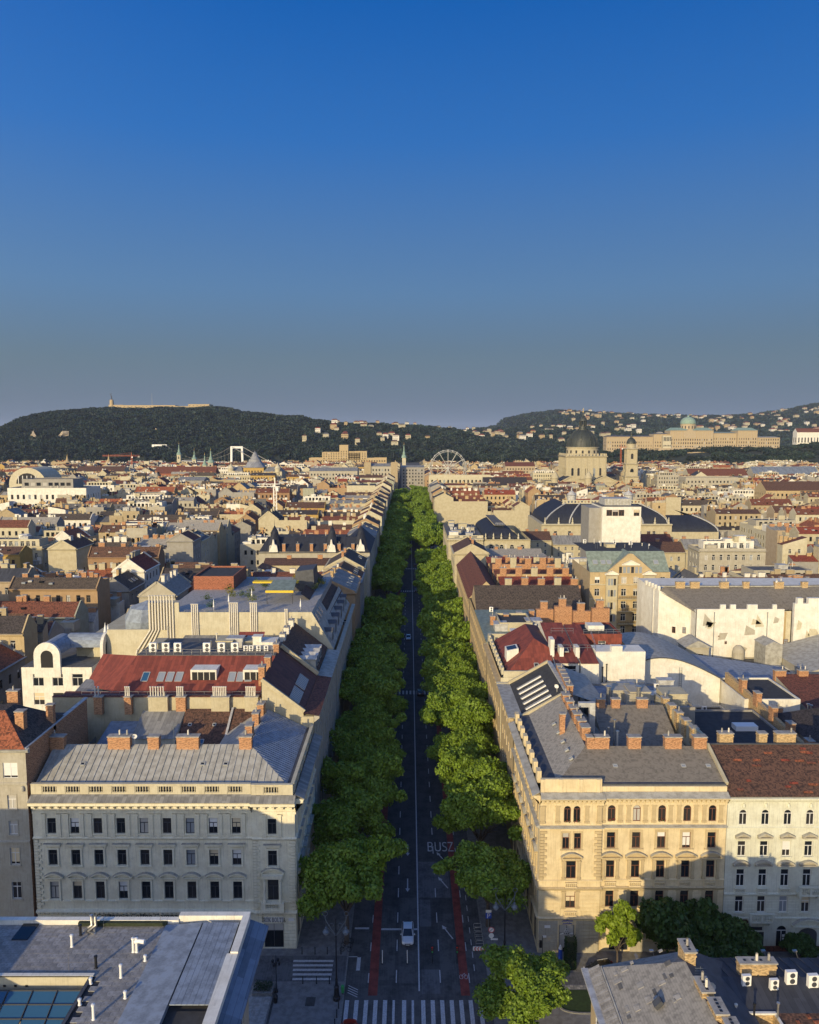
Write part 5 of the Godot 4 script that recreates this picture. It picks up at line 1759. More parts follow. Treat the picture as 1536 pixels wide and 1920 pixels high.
func ground_and_road() -> void:
	var gr := structure("ground")
	gr.g("earth", "ground").q(Vector3(-15000, -0.12, 500), Vector3(15000, -0.12, 500), Vector3(15000, -0.12, -19000), Vector3(-15000, -0.12, -19000))
	finish(gr)
	var r := structure("road")
	sheet(r, "carriageway", "asphalt", -8.6, 10.6, -900, 60, 0.0)
	sheet(r, "driving_lanes", "asphalt_new", -4.1, 6.6, -900, -93, 0.004)
	sheet(r, "crossing_patch", "asphalt_worn", 1.4, 6.4, -122, -112, 0.008)
	sheet(r, "crossing_patch", "asphalt_worn", 1.6, 4.0, -96, -91.5, 0.008)
	sheet(r, "crossing_patch", "asphalt", -1.5, 1.1, -112, -93.4, 0.008)
	sheet(r, "crossing_patch", "asphalt", 4.2, 6.4, -108, -92.4, 0.0085)
	sheet(r, "crossing_patch", "asphalt_worn", 1.5, 3.2, -111.5, -105, 0.0082)
	sheet(r, "crossing_patch", "asphalt", -4.0, -2.0, -110, -94, 0.0083)
	for s in [[-5.35, -4.15], [6.65, 7.8]]:
		sheet(r, "cycle_lane", "red_lane", s[0], s[1], -900, -91.2, 0.006)
	sheet(r, "side_street", "asphalt_worn", -90, -8.6, -98.6, -93.6, 0.124)
	sheet(r, "side_street", "asphalt_worn", 15.5, 90, -95.4, -91.0, 0.124)
	mark(r, "centre_line", 1.17, 1.36, -860, -92.0)
	for i in 60:
		var z := -93.5 - i * 6.2
		if z < -330:
			break
		mark(r, "lane_dash", -1.82, -1.68, z - 2.4, z)
		mark(r, "lane_dash", 4.0, 4.14, z - 2.4, z)
		mark(r, "edge_dash", 7.86, 7.98, z - 1.8, z)
		mark(r, "edge_dash", -5.5, -5.38, z - 1.8, z)
	for i in 12:
		mark(r, "parking_dash", 8.7, 8.8, -97 - i * 2.6, -95.7 - i * 2.6)
	mark(r, "stop_line", -4.1, 1.15, -104.6, -104.2)
	mark(r, "stop_line", -8.0, -5.9, -104.8, -104.4)
	for i in 15:
		var x := -8.2 + i * 1.21
		mark(r, "crossing_stripe", x, x + (0.52 if i != 5 and i != 7 else 0.3), -90.4, -86.2, 0.014)
	for i in 5:
		mark(r, "crossing_stripe", -15.9 + 0.1 * i, -10.4, -97.7 + i * 0.87, -97.3 + i * 0.87, 0.138)
	for i in 4:
		var g := MB.new()
		g.bar(Vector3(-8.0, 0.012, -93.0 + i * 0.42), Vector3(-6.7, 0.012, -92.2 + i * 0.42), 0.12, 0.004)
		own(r, "hatch_marking", g, "road_paint", Vector3(-7.4, 0, -92.6))
	mark(r, "bay_marking", -7.2, -6.7, -98.4, -95.8)
	mark(r, "bay_marking", -8.4, -7.2, -98.6, -98.45)
	arrow(r, Vector3(-0.3, 0.012, -115.3), Vector3.BACK, 3.6)
	arrow(r, Vector3(-0.3, 0.012, -125.6), Vector3.BACK, 3.6)
	arrow(r, Vector3(-3.1, 0.012, -125.6), Vector3.BACK, 3.6)
	arrow(r, Vector3(5.5, 0.012, -103.8), Vector3(-0.42, 0, -0.9).normalized(), 3.4)
	arrow(r, Vector3(5.4, 0.012, -116.0), Vector3(-0.42, 0, -0.9).normalized(), 3.4)
	arrow(r, Vector3(5.4, 0.012, -123.4), Vector3(-0.42, 0, -0.9).normalized(), 3.4)
	word(r, "road_lettering", "BUSZ", Vector3(5.35, 0.013, -126.6), Vector3.RIGHT, 1.5, "road_paint", Vector3.FORWARD * 2.0, false, 0.002)
	for zz in [-342.0, -400.0, -205.0]:
		for i in 11:
			mark(r, "crossing_stripe", -4.0 + i * 1.0, -3.5 + i * 1.0, zz - 3.0, zz, 0.014)
	var bi := MB.new()
	for c in [-0.32, 0.32]:
		for i in 10:
			var a := TAU * i / 10
			var e := TAU * (i + 1) / 10
			bi.bar(Vector3(7.2 + c + cos(a) * 0.24, 0.014, -94.6 + sin(a) * 0.4), Vector3(7.2 + c + cos(e) * 0.24, 0.014, -94.6 + sin(e) * 0.4), 0.06, 0.003)
	bi.bar(Vector3(6.9, 0.014, -94.7), Vector3(7.35, 0.014, -95.3), 0.06, 0.003)
	bi.bar(Vector3(7.35, 0.014, -95.3), Vector3(7.5, 0.014, -94.7), 0.06, 0.003)
	own(r, "bicycle_marking", bi, "road_paint", Vector3(7.2, 0, -94.7))
	for p in [[-12.6, -90.0, 0.6, 0.14], [3.0, -98.4, 0.3, 0.013], [-2.6, -99.2, 0.3, 0.013], [5.2, -92.6, 0.3, 0.013]]:
		mark(r, "manhole_cover", p[0] - p[2], p[0] + p[2], p[1] - p[2] * 1.3, p[1] + p[2] * 1.3, p[3], "asphalt_new")
	finish(r)
	var p := structure("pavement")
	var y := 0.12
	for s in [[-90.0, -8.6], [10.6, 90.0]]:
		p.g("footway", "pavement_grey").box(Vector3(s[0], -0.1, -100.6), Vector3(s[1], y, 60))
	for s in [[-16.0, -8.6], [10.6, 18.0]]:
		p.g("footway", "pavement_grey").box(Vector3(s[0], -0.1, -880), Vector3(s[1], y, -100.62))
	for s in [[-8.6, -8.4], [10.4, 10.6]]:
		p.g("kerb", "kerb").box(Vector3(s[0] - 0.01, -0.1, -880), Vector3(s[1], y + 0.003, 60))
	for i in 7:
		for j in 12:
			var x := -24.6 + i * 0.98
			var z := -92.8 + j * 0.98
			if x > -18.0:
				continue
			var g := MB.new()
			g.box(Vector3(x, 0.1, z), Vector3(x + 0.95, 0.133 + 0.004 * hash2(i, j, 3), z + 0.95))
			own(p, "slab", g, "slab", Vector3(x, 0.1, z))
	p.g("slot_drain", "asphalt_new").bar(Vector3(-17.4, 0.135, -92.4), Vector3(-17.4, 0.135, -80), 0.3, 0.01)
	for i in 22:
		for j in 2:
			var g := MB.new()
			g.box(Vector3(17.2 + i * 0.42, 0.1, -92.95 + j * 0.4), Vector3(17.58 + i * 0.42, 0.15, -92.6 + j * 0.4))
			own(p, "cobble", g, "kerb" if (i + j) % 3 else "slab", Vector3(17.2 + i * 0.42, 0.1, -92.95 + j * 0.4))
	finish(p)
	var lw := structure("lawn")
	var lm := lw.g("turf", "lawn")
	var outline := []
	for i in 11:
		var a := PI * 0.5 * i / 10
		outline.append(Vector3(21.6 - cos(a) * 2.6, 0.16, -89.0 + sin(a) * 1.0 + (0.0 if i else 0.0)))
	outline.insert(0, Vector3(19.0, 0.16, -92.0))
	outline.append(Vector3(34, 0.16, -88.0))
	outline.append(Vector3(34, 0.16, -92.0))
	for i in range(1, outline.size() - 1):
		lm.t3(outline[0], outline[i], outline[i + 1])
	for i in outline.size() - 2:
		lw.g("edging", "kerb").bar(outline[i] + Vector3(0, -0.02, 0), outline[i + 1] + Vector3(0, -0.02, 0), 0.24, 0.2)
	finish(lw)


func lamp_post(label: String, at: Vector3, h: float) -> void:
	var b := thing("street_lamp", label, "street lamp", at, "ornate twin street lamps")
	var g := b.g("post", "iron")
	g.lathe(at, [Vector2(0.48, 0), Vector2(0.48, 0.35), Vector2(0.36, 0.5), Vector2(0.30, 1.6), Vector2(0.34, 1.75), Vector2(0.2, 1.95), Vector2(0.15, 2.6), Vector2(0.19, 2.7), Vector2(0.10, 3.0), Vector2(0.075, h - 3.2), Vector2(0.14, h - 3.1), Vector2(0.06, h - 2.9), Vector2(0.05, h - 0.7)], 10)
	for s in [-1.0, 1.0]:
		var a := MB.new()
		var pts := []
		for i in 13:
			var t := float(i) / 12
			pts.append(at + Vector3(s * (1.35 * sin(t * PI * 0.62)), h - 2.9 + 2.5 * sin(t * PI * 0.5), 0))
		a.tube(pts, 0.055, 0.045, 6)
		var e: Vector3 = pts[12]
		var curl := []
		for i in 12:
			var t := TAU * i / 11
			curl.append(e + Vector3(s * (0.08 + sin(t) * 0.3), 0.12 + 0.3 - cos(t) * 0.3, 0))
		a.tube(curl, 0.04, 0.03, 5)
		var c2 := []
		for i in 12:
			var t := TAU * 0.9 * i / 11
			c2.append(at + Vector3(s * (0.55 + sin(t) * 0.26), h - 1.5 - cos(t) * 0.26, 0))
		a.tube(c2, 0.035, 0.025, 5)
		a.tube([at + Vector3(s * 0.1, h - 2.8, 0), at + Vector3(s * 1.25, h - 1.7, 0), e], 0.04, 0.035, 5)
		own(b, "arm", a, "iron_grey", at)
		var l := MB.new()
		var q := e + Vector3(0, -0.15, 0)
		l.tube([e, q - UP * 1.2], 0.03, 0.03, 5)
		l.lathe(q - UP * 2.2, [Vector2(0.02, 0.15), Vector2(0.42, 0.3), Vector2(0.44, 0.4), Vector2(0.26, 0.62), Vector2(0.16, 0.72), Vector2(0.16, 0.95), Vector2(0.05, 1.05)], 10)
		var lo := own(b, "lantern", l, "iron_grey", q)
		var gl := MB.new()
		gl.lathe(q - UP * 2.2, [Vector2(0.0, -0.08), Vector2(0.26, 0.0), Vector2(0.36, 0.16), Vector2(0.4, 0.3)], 10)
		own(b, "lamp_glass", gl, "glass_pale", q, lo)
	finish(b)


func car(called: String, label: String, at: Vector3, turn: float, paint: String, boxy := 0.0) -> void:
	var b := thing(called, label, "car", at)
	var o := b.org
	b.org = Vector3.ZERO
	if called == "passing_car":
		b.node.set_meta("group", "cars driving down the avenue")
	var sec := [[-2.15, 0.42, 0.78, 0.70], [-2.08, 0.30, 0.95, 0.84], [-1.75, 0.24, 1.0, 0.89], [-0.9, 0.22, 0.98, 0.90], [0.2, 0.22, 0.95, 0.90], [0.9, 0.22, 0.93, 0.89], [1.6, 0.24, 0.83, 0.87], [2.0, 0.28, 0.72, 0.80], [2.17, 0.38, 0.60, 0.66]]
	var g := b.g("body", paint)
	var ring := func(s: Array) -> Array:
		var y0: float = s[1]
		var y1: float = s[2]
		var w: float = s[3]
		return [Vector3(-w * 0.86, y0, s[0]), Vector3(-w, y0 + 0.16, s[0]), Vector3(-w, lerpf(y0, y1, 0.6), s[0]), Vector3(-w * 0.95, y1 - 0.08, s[0]), Vector3(-w * 0.82, y1, s[0]), Vector3(0, y1 + 0.03, s[0]), Vector3(w * 0.82, y1, s[0]), Vector3(w * 0.95, y1 - 0.08, s[0]), Vector3(w, lerpf(y0, y1, 0.6), s[0]), Vector3(w, y0 + 0.16, s[0]), Vector3(w * 0.86, y0, s[0])]
	for i in sec.size() - 1:
		var p: Array = ring.call(sec[i])
		var q: Array = ring.call(sec[i + 1])
		for j in 10:
			g.q(p[j], q[j], q[j + 1], p[j + 1])
	for e in [0, sec.size() - 1]:
		var p: Array = ring.call(sec[e])
		for j in range(1, 10):
			if e == 0:
				g.t3(p[0], p[j], p[j + 1])
			else:
				g.t3(p[0], p[j + 1], p[j])
	var z0 := -1.95 + 0.0 * boxy
	var cab := [[z0, 0.98, 0.74], [-1.45, 1.40 + boxy, 0.60], [-0.6, 1.48 + boxy, 0.60], [0.15, 1.45 + boxy, 0.59], [1.05, 0.93, 0.72]]
	var gl := b.g("windows", "glass_dark")
	for i in cab.size() - 1:
		var a: Array = cab[i]
		var c: Array = cab[i + 1]
		for s in [-1.0, 1.0]:
			var p := [Vector3(s * 0.78, 0.95, a[0]), Vector3(s * a[2], a[1], a[0]), Vector3(s * c[2], c[1], c[0]), Vector3(s * 0.78, 0.95, c[0])]
			if s > 0:
				p.reverse()
			gl.q(p[0], p[1], p[2], p[3])
		var m := gl if i == 0 or i == cab.size() - 2 else b.g("roof", paint)
		m.q(Vector3(-a[2], a[1], a[0]), Vector3(-c[2], c[1], c[0]), Vector3(c[2], c[1], c[0]), Vector3(a[2], a[1], a[0]))
	for s in [-1.0, 1.0]:
		b.g("pillars", paint).bar(Vector3(s * 0.60, 1.47 + boxy, 0.15), Vector3(s * 0.75, 0.93, 1.07), 0.07, 0.06)
		b.g("pillars", paint).bar(Vector3(s * 0.62, 1.43 + boxy, -1.45), Vector3(s * 0.77, 0.97, -1.93), 0.14, 0.07)
		b.g("pillars", "metal_light" if paint == "car_black" else paint).bar(Vector3(s * 0.61, 1.49 + boxy, 0.1), Vector3(s * 0.61, 1.5 + boxy, -1.4), 0.05, 0.05)
		for z in [1.32, -1.35]:
			var w := MB.new()
			var c := Vector3(s * 0.80, 0.31, z)
			for j in 14:
				var a := TAU * j / 14
				var e := TAU * (j + 1) / 14
				var p0 := c + Vector3(0, sin(a), cos(a)) * 0.31
				var p1 := c + Vector3(0, sin(e), cos(e)) * 0.31
				w.q(p0 - Vector3(0.1, 0, 0), p1 - Vector3(0.1, 0, 0), p1 + Vector3(0.1, 0, 0), p0 + Vector3(0.1, 0, 0))
				w.t3(c + Vector3(s * 0.1, 0, 0), p0 + Vector3(s * 0.1, 0, 0), p1 + Vector3(s * 0.1, 0, 0))
			var wo := own(b, "wheel", w, "tyre", c)
			var rm := MB.new()
			for j in 10:
				var a := TAU * j / 10
				var e := TAU * (j + 1) / 10
				rm.t3(c + Vector3(s * 0.115, 0, 0), c + Vector3(s * 0.105, sin(a) * 0.2, cos(a) * 0.2), c + Vector3(s * 0.105, sin(e) * 0.2, cos(e) * 0.2))
			own(b, "rim", rm, "steel", c, wo)
		var hl := MB.new()
		hl.bar(Vector3(s * 0.42, 0.68, 2.08), Vector3(s * 0.74, 0.74, 1.92), 0.12, 0.16)
		own(b, "headlight", hl, "head_lamp", Vector3(s * 0.6, 0.7, 2.0))
		var tl := MB.new()
		tl.bar(Vector3(s * 0.5, 0.86, -2.12), Vector3(s * 0.8, 0.9, -2.0), 0.1, 0.2)
		own(b, "tail_light", tl, "tail_lamp", Vector3(s * 0.7, 0.86, -2.1))
		var mi := MB.new()
		mi.box(Vector3(s * 0.86, 0.95, 0.72), Vector3(s * 1.04, 1.1, 0.84))
		own(b, "mirror", mi, paint, Vector3(s * 0.95, 1.0, 0.8))
	b.g("grille", "frame_dark").box(Vector3(-0.4, 0.42, 2.12), Vector3(0.4, 0.56, 2.2))
	b.g("number_plate", "sign_white").box(Vector3(-0.26, 0.34, 2.15), Vector3(0.26, 0.43, 2.21))
	finish(b)
	b.node.rotation.y = turn
	b.node.position = o


func bollards() -> void:
	var g := MB.new()
	g.lathe(Vector3.ZERO, [Vector2(0.09, 0), Vector2(0.07, 0.1), Vector2(0.06, 0.85), Vector2(0.085, 0.9), Vector2(0.085, 0.98), Vector2(0.03, 1.08), Vector2(0, 1.09)], 8)
	var m := g.mesh(Vector3.ZERO, M["iron"])
	var rows := [[[-14.9, -98.9], [-13.1, -98.9], [-11.4, -98.9], [-9.5, -98.9], "slim black bollard on the footway beside the side street crossing"], [[-14.0, -93.2], [-12.2, -93.2], [-10.5, -93.2], "slim black bollard on the square side of the small crossing"],
		[[11.8, -97.3], [13.4, -97.3], [15.2, -97.2], [17.0, -97.1], [18.4, -97.0], "slim black bollard in front of the ice cream shop corner"], [[-8.9, -88.9], [-9.0, -87.4], [-9.1, -85.9], "slim black bollard along the kerb by the wide crossing"]]
	for r in rows:
		for p in r:
			if p is String:
				continue
			var b := thing("bollard", r[-1], "bollard", Vector3(p[0], 0.12, p[1]), r[-1])
			put(b, "post", m, Transform3D(Basis(), b.org))


func pole_with(b: Bd, h: float, m := "iron_grey") -> void:
	b.g("pole", m).lathe(b.org, [Vector2(0.06, 0), Vector2(0.05, h), Vector2(0, h + 0.02)], 7)


func disc(mb: MB, c: Vector3, r: float, seg := 16, f := Vector3.BACK) -> void:
	var u := UP.cross(f)
	for j in seg:
		var a := TAU * j / seg
		var e := TAU * (j + 1) / seg
		mb.t3(c, c + (u * cos(a) + UP * sin(a)) * r, c + (u * cos(e) + UP * sin(e)) * r)


func street_furniture() -> void:
	lamp_post("ornate black twin street lamp beside the green litter bin", Vector3(-9.3, 0.12, -90.4), 11.6)
	lamp_post("ornate black twin street lamp beside the round road signs", Vector3(13.0, 0.12, -97.6), 10.2)
	var b := thing("lantern_post", "short black lantern post with clustered lamps by the planter", "street lamp", Vector3(-17.2, 0.12, -91.7))
	b.g("post", "iron").lathe(b.org, [Vector2(0.24, 0), Vector2(0.22, 0.3), Vector2(0.1, 0.5), Vector2(0.06, 1.2), Vector2(0.045, 3.6), Vector2(0.09, 3.7), Vector2(0.03, 5.0), Vector2(0.0, 5.3)], 8)
	for i in 4:
		var a := TAU * i / 4 + 0.4
		var c := b.org + Vector3(cos(a) * 0.5, 3.9, sin(a) * 0.5)
		var g := MB.new()
		g.tube([b.org + UP * 3.6, c - UP * 0.1], 0.025, 0.02, 5)
		g.lathe(c, [Vector2(0.05, -0.1), Vector2(0.16, 0.1), Vector2(0.18, 0.35), Vector2(0.05, 0.5), Vector2(0, 0.6)], 7)
		own(b, "lantern", g, "iron", c)
	finish(b)
	b = thing("planter", "square stone planter with low dark shrubs on the square", "planter", Vector3(-18.9, 0.12, -91.9))
	b.g("box", "kerb").box(b.org + Vector3(-1.3, 0, -1.0), b.org + Vector3(1.3, 0.5, 1.0))
	var lf := b.g("shrubs", "leaf")
	for i in 700:
		lf.col = Color(0.02, 0.045, 0.012) * rng.randf_range(0.7, 1.5)
		var p := b.org + Vector3(rng.randf_range(-1.15, 1.15), 0.5 + rng.randf() * 0.4, rng.randf_range(-0.85, 0.85))
		var d := Vector3(rng.randfn(), rng.randfn(), rng.randfn()).normalized() * 0.14
		lf.t3(p, p + d, p + d.cross(UP) + UP * 0.1)
	finish(b)
	b = thing("litter_bin", "black cast iron litter bin next to the planter", "litter bin", Vector3(-17.0, 0.12, -89.9))
	b.g("body", "iron").lathe(b.org, [Vector2(0.24, 0), Vector2(0.3, 0.8), Vector2(0.32, 0.85), Vector2(0.2, 1.05), Vector2(0, 1.1)], 10)
	finish(b)
	b = thing("litter_bin", "bright green litter bin at the foot of the street lamp", "litter bin", Vector3(-8.6, 0.12, -91.3))
	b.g("body", "bin_green").lathe(b.org + UP * 0.3, [Vector2(0.2, 0), Vector2(0.24, 0.7), Vector2(0.2, 0.9), Vector2(0, 0.95)], 9)
	b.g("foot", "iron").lathe(b.org, [Vector2(0.05, 0), Vector2(0.05, 0.32)], 6)
	finish(b)
	for p in [[3.1, -97.3, "black traffic signal head on a short post between two lanes"], [6.5, -97.3, "black traffic signal head on a post beside the red cycle lane"]]:
		var t := thing("traffic_light", p[2], "traffic light", Vector3(p[0], 0.0, p[1]))
		t.g("pole", "iron").lathe(t.org, [Vector2(0.09, 0), Vector2(0.05, 0.1), Vector2(0.05, 2.3)], 6)
		t.g("housing", "sign_black").box(t.org + Vector3(-0.18, 1.5, -0.12), t.org + Vector3(0.18, 2.5, 0.12))
		for i in 3:
			var g := MB.new()
			disc(g, t.org + Vector3(0, 1.68 + i * 0.32, 0.125), 0.12, 12)
			own(t, "lens", g, ["bin_green", "frame_brown", "sign_red"][i], t.org + Vector3(0, 1.68 + i * 0.32, 0.12))
		finish(t)
	var tl := thing("traffic_light", "slender black signal post by the palace corner", "traffic light", Vector3(18.0, 0.12, -96.7))
	tl.g("pole", "iron").lathe(tl.org, [Vector2(0.16, 0), Vector2(0.1, 0.4), Vector2(0.05, 0.6), Vector2(0.045, 4.2)], 7)
	tl.g("housing", "sign_black").box(tl.org + Vector3(-0.42, 2.6, -0.14), tl.org + Vector3(-0.08, 3.5, 0.14))
	tl.g("sign_plate", "sign_white").box(tl.org + Vector3(0.02, 4.0, -0.02), tl.org + Vector3(0.5, 4.3, 0.02))
	finish(tl)
	for p in [[-3.7, "white lane divider post with black foot in the turning lane"], [-0.3, "white lane divider post with black foot ahead of the silver car"]]:
		var d := thing("divider_post", p[1], "divider post", Vector3(p[0], 0.0, -97.2))
		d.g("post", "sign_white").lathe(d.org, [Vector2(0.07, 0.05), Vector2(0.06, 1.9), Vector2(0, 1.95)], 7)
		d.g("foot", "sign_black").box(d.org + Vector3(-0.12, 0, -0.3), d.org + Vector3(0.12, 0.08, 0.3))
		finish(d)
	b = thing("parking_sign", "blue parking sign with a white panel on a grey pole", "road sign", Vector3(11.4, 0.12, -103.5))
	pole_with(b, 3.2)
	b.g("plate", "sign_blue").box(b.org + Vector3(-0.42, 2.2, 0.04), b.org + Vector3(0.42, 3.05, 0.08))
	b.g("upper_plate", "sign_white").box(b.org + Vector3(-0.4, 3.1, 0.04), b.org + Vector3(0.4, 3.5, 0.08))
	word(b, "sign_lettering", "P", b.org + Vector3(0, 2.62, 0.1), Vector3.RIGHT, 0.7, "sign_white")
	finish(b)
	b = thing("road_sign", "round red-rimmed no turn sign with a white disc below it", "road sign", Vector3(11.3, 0.12, -98.8))
	pole_with(b, 4.1)
	var ds := MB.new()
	disc(ds, b.org + Vector3(0, 3.7, 0.07), 0.42, 18)
	own(b, "rim", ds, "sign_red", b.org + Vector3(0, 3.7, 0.07))
	ds = MB.new()
	disc(ds, b.org + Vector3(0, 3.7, 0.075), 0.33, 18)
	own(b, "face", ds, "sign_white", b.org + Vector3(0, 3.7, 0.075))
	ds = MB.new()
	ds.bar(b.org + Vector3(-0.2, 3.5, 0.085), b.org + Vector3(0.2, 3.9, 0.085), 0.06, 0.01, Vector3.BACK)
	own(b, "arrow_symbol", ds, "sign_black", b.org + Vector3(0, 3.7, 0.08))
	ds = MB.new()
	disc(ds, b.org + Vector3(0, 2.85, 0.07), 0.36, 18)
	own(b, "lower_plate", ds, "sign_white", b.org + Vector3(0, 2.85, 0.07))
	ds = MB.new()
	ds.box(b.org + Vector3(-0.1, 2.2, 0.03), b.org + Vector3(0.9, 2.42, 0.07))
	own(b, "street_plate", ds, "sign_white", b.org + Vector3(0.4, 2.3, 0.05))
	finish(b)
	b = thing("chevron_board", "low red and white chevron board ending the cycle parking bay", "barrier", Vector3(9.7, 0.0, -99.6))
	b.g("board", "sign_white").box(b.org + Vector3(-0.85, 0.15, -0.04), b.org + Vector3(0.85, 0.72, 0.04))
	for i in 4:
		var g := MB.new()
		var c := b.org + Vector3(-0.62 + i * 0.42, 0.435, 0.06)
		g.bar(c, c + Vector3(0.2, 0.27, 0), 0.02, 0.13, Vector3(-0.8, 0.6, 0))
		g.bar(c, c + Vector3(0.2, -0.27, 0), 0.02, 0.13, Vector3(0.8, 0.6, 0))
		own(b, "chevron", g, "sign_red", c)
	for s in [-0.6, 0.6]:
		b.g("feet", "iron").box(b.org + Vector3(s - 0.05, 0, -0.2), b.org + Vector3(s + 0.05, 0.16, 0.2))
	finish(b)
	for i in 5:
		var k := thing("cycle_stand", "galvanised hoop cycle stand in the kerbside parking bay", "cycle stand", Vector3(9.9, 0.0, -100.7 - i * 0.95), "hoop cycle stands beside the chevron board")
		k.g("hoop", "steel").tube([k.org + Vector3(-0.55, 0, 0), k.org + Vector3(-0.55, 0.7, 0), k.org + Vector3(-0.42, 0.85, 0), k.org + Vector3(0.42, 0.85, 0), k.org + Vector3(0.55, 0.7, 0), k.org + Vector3(0.55, 0, 0)], 0.035, 0.035, 6)
		k.g("hoop", "steel").tube([k.org + Vector3(-0.55, 0.4, 0), k.org + Vector3(0.55, 0.4, 0)], 0.025, 0.025, 5)
		finish(k)
	b = thing("poster_column", "slim royal blue column with a white cap beside the shop door", "column", Vector3(20.6, 0.12, -97.4))
	b.g("column", "sign_blue").lathe(b.org, [Vector2(0.3, 0), Vector2(0.28, 1.9)], 10)
	b.g("cap", "sign_white").lathe(b.org + UP * 1.9, [Vector2(0.28, 0), Vector2(0.2, 0.25), Vector2(0.1, 0.5), Vector2(0, 0.52)], 10)
	finish(b)
	for i in 4:
		var f := thing("flood_lamp", "small lamp on a bent white arm at the tenement's far eaves", "lamp", Vector3([24.2, 28.6, 35.2, 38.3][i], 20.4, -70.2), "lamps along the tenement eaves")
		f.g("arm", "steel").tube([f.org, f.org + Vector3(-0.3, 0.9, 0)], 0.03, 0.03, 5)
		f.g("head", "steel").box(f.org + Vector3(-0.6, 0.85, -0.12), f.org + Vector3(-0.2, 1.0, 0.12))
		finish(f)
	car("silver_car", "silver hatchback driving towards the wide zebra crossing", Vector3(-0.25, 0.0, -102.6), 0.0, "car_silver")
	car("black_car", "black estate car parked by the clipped hedge", Vector3(25.4, 0.125, -95.0), -1.35, "car_black", 0.06)
	car("red_car", "red car waiting at the edge of the wide zebra crossing", Vector3(-7.25, 0.0, -84.4), PI, "car_red")
	var far := [[3.0, -205, 0], [-0.4, -262, 1], [3.2, -342, 0], [3.0, -410, 0]]
	var tint := ["car_black", "car_white", "car_silver"]
	var said := ["dark", "white", "silver"]
	for f in far:
		if f[1] < -140:
			car("passing_car", "small %s car driving down the shaded avenue" % said[f[2]], Vector3(f[0], 0, f[1]), PI if f[0] > 1 else 0.0, tint[f[2]])


func parked_bikes() -> void:
	for i in 3:
		var b := thing("parked_bicycle", "dark bicycle leaning by the footway tree", "bicycle", Vector3(-8.9 + 0.1 * i, 0.12, -99.4 - i * 0.9), "bicycles by the footway tree")
		for s in [-0.5, 0.5]:
			var g := MB.new()
			var c := b.org + Vector3(s, 0.34, 0)
			for j in 12:
				var a := TAU * j / 12
				var e := TAU * (j + 1) / 12
				g.bar(c + Vector3(cos(a), sin(a), 0) * 0.33, c + Vector3(cos(e), sin(e), 0) * 0.33, 0.04, 0.04, Vector3.BACK)
			own(b, "wheel", g, "tyre", c)
		b.g("frame", "iron").tube([b.org + Vector3(-0.5, 0.34, 0), b.org + Vector3(-0.15, 0.75, 0), b.org + Vector3(0.38, 0.8, 0), b.org + Vector3(0.5, 0.34, 0)], 0.025, 0.025, 5)
		b.g("frame", "iron").tube([b.org + Vector3(-0.15, 0.9, 0), b.org + Vector3(0.0, 0.32, 0), b.org + Vector3(0.38, 0.8, 0), b.org + Vector3(0.36, 1.02, 0)], 0.025, 0.025, 5)
		b.g("saddle", "iron").box(b.org + Vector3(-0.27, 0.9, -0.06), b.org + Vector3(-0.02, 0.95, 0.06))
		b.g("handlebar", "steel").bar(b.org + Vector3(0.36, 1.02, -0.27), b.org + Vector3(0.36, 1.02, 0.27), 0.03, 0.03)
		finish(b)


# ------------------------------------------------------------------ trees

func crown_mesh(key: String, rx: float, ry: float, lobes: int, per: int, leaf: float, base: Color, spread_: float, seed_: int) -> ArrayMesh:
	if meshes.has(key):
		return meshes[key]
	var r := RandomNumberGenerator.new()
	r.seed = seed_
	var v := PackedVector3Array()
	var n := PackedVector3Array()
	var k := PackedColorArray()
	var boughs := [Vector3(0, 0.25, 0)]
	for i in 7:
		var a := TAU * (i + r.randf() * 0.8) / 7
		var y := r.randf_range(-0.35, 0.62)
		boughs.append(Vector3(cos(a), y, sin(a)) * Vector3(0.66, 0.8, 0.66) * r.randf_range(0.75, 1.05))
	for i in lobes:
		var d: Vector3 = boughs[i % 8] + Vector3(r.randfn(), r.randfn() * 0.8, r.randfn()) * 0.19
		var c := Vector3(d.x * rx, d.y * ry, d.z * rx)
		var lr := rx * r.randf_range(0.13, 0.25)
		for j in per:
			var e := Vector3(r.randfn(), r.randfn(), r.randfn()).normalized()
			var rr := lr * (0.5 + 0.8 * pow(r.randf(), 0.9))
			var p := c + Vector3(e.x * rr, e.y * rr * 0.8, e.z * rr)
			var nn := (e + Vector3(r.randfn(), r.randfn() + 0.3, r.randfn()) * 0.9).normalized()
			var t := nn.cross(Vector3(r.randfn(), r.randfn(), r.randfn())).normalized()
			var s := nn.cross(t)
			var l := leaf * r.randf_range(0.6, 1.35)
			var w := l * r.randf_range(0.4, 0.6)
			var tip := p + t * l - nn * l * 0.22
			var col := base * r.randf_range(0.75, 1.25)
			var a := p - t * l * 0.5
			var m1 := p + s * w
			var m2 := p - s * w
			v.append_array(PackedVector3Array([a, m1, tip, a, tip, m2]))
			n.append_array(PackedVector3Array([nn, nn, nn, nn, nn, nn]))
			k.append_array(PackedColorArray([col, col, col, col, col, col]))
	var ar := []
	ar.resize(Mesh.ARRAY_MAX)
	ar[Mesh.ARRAY_VERTEX] = v
	ar[Mesh.ARRAY_NORMAL] = n
	ar[Mesh.ARRAY_COLOR] = k
	var m := ArrayMesh.new()
	m.add_surface_from_arrays(Mesh.PRIMITIVE_TRIANGLES, ar)
	m.surface_set_material(0, M["leaf"])
	meshes[key] = m
	return m


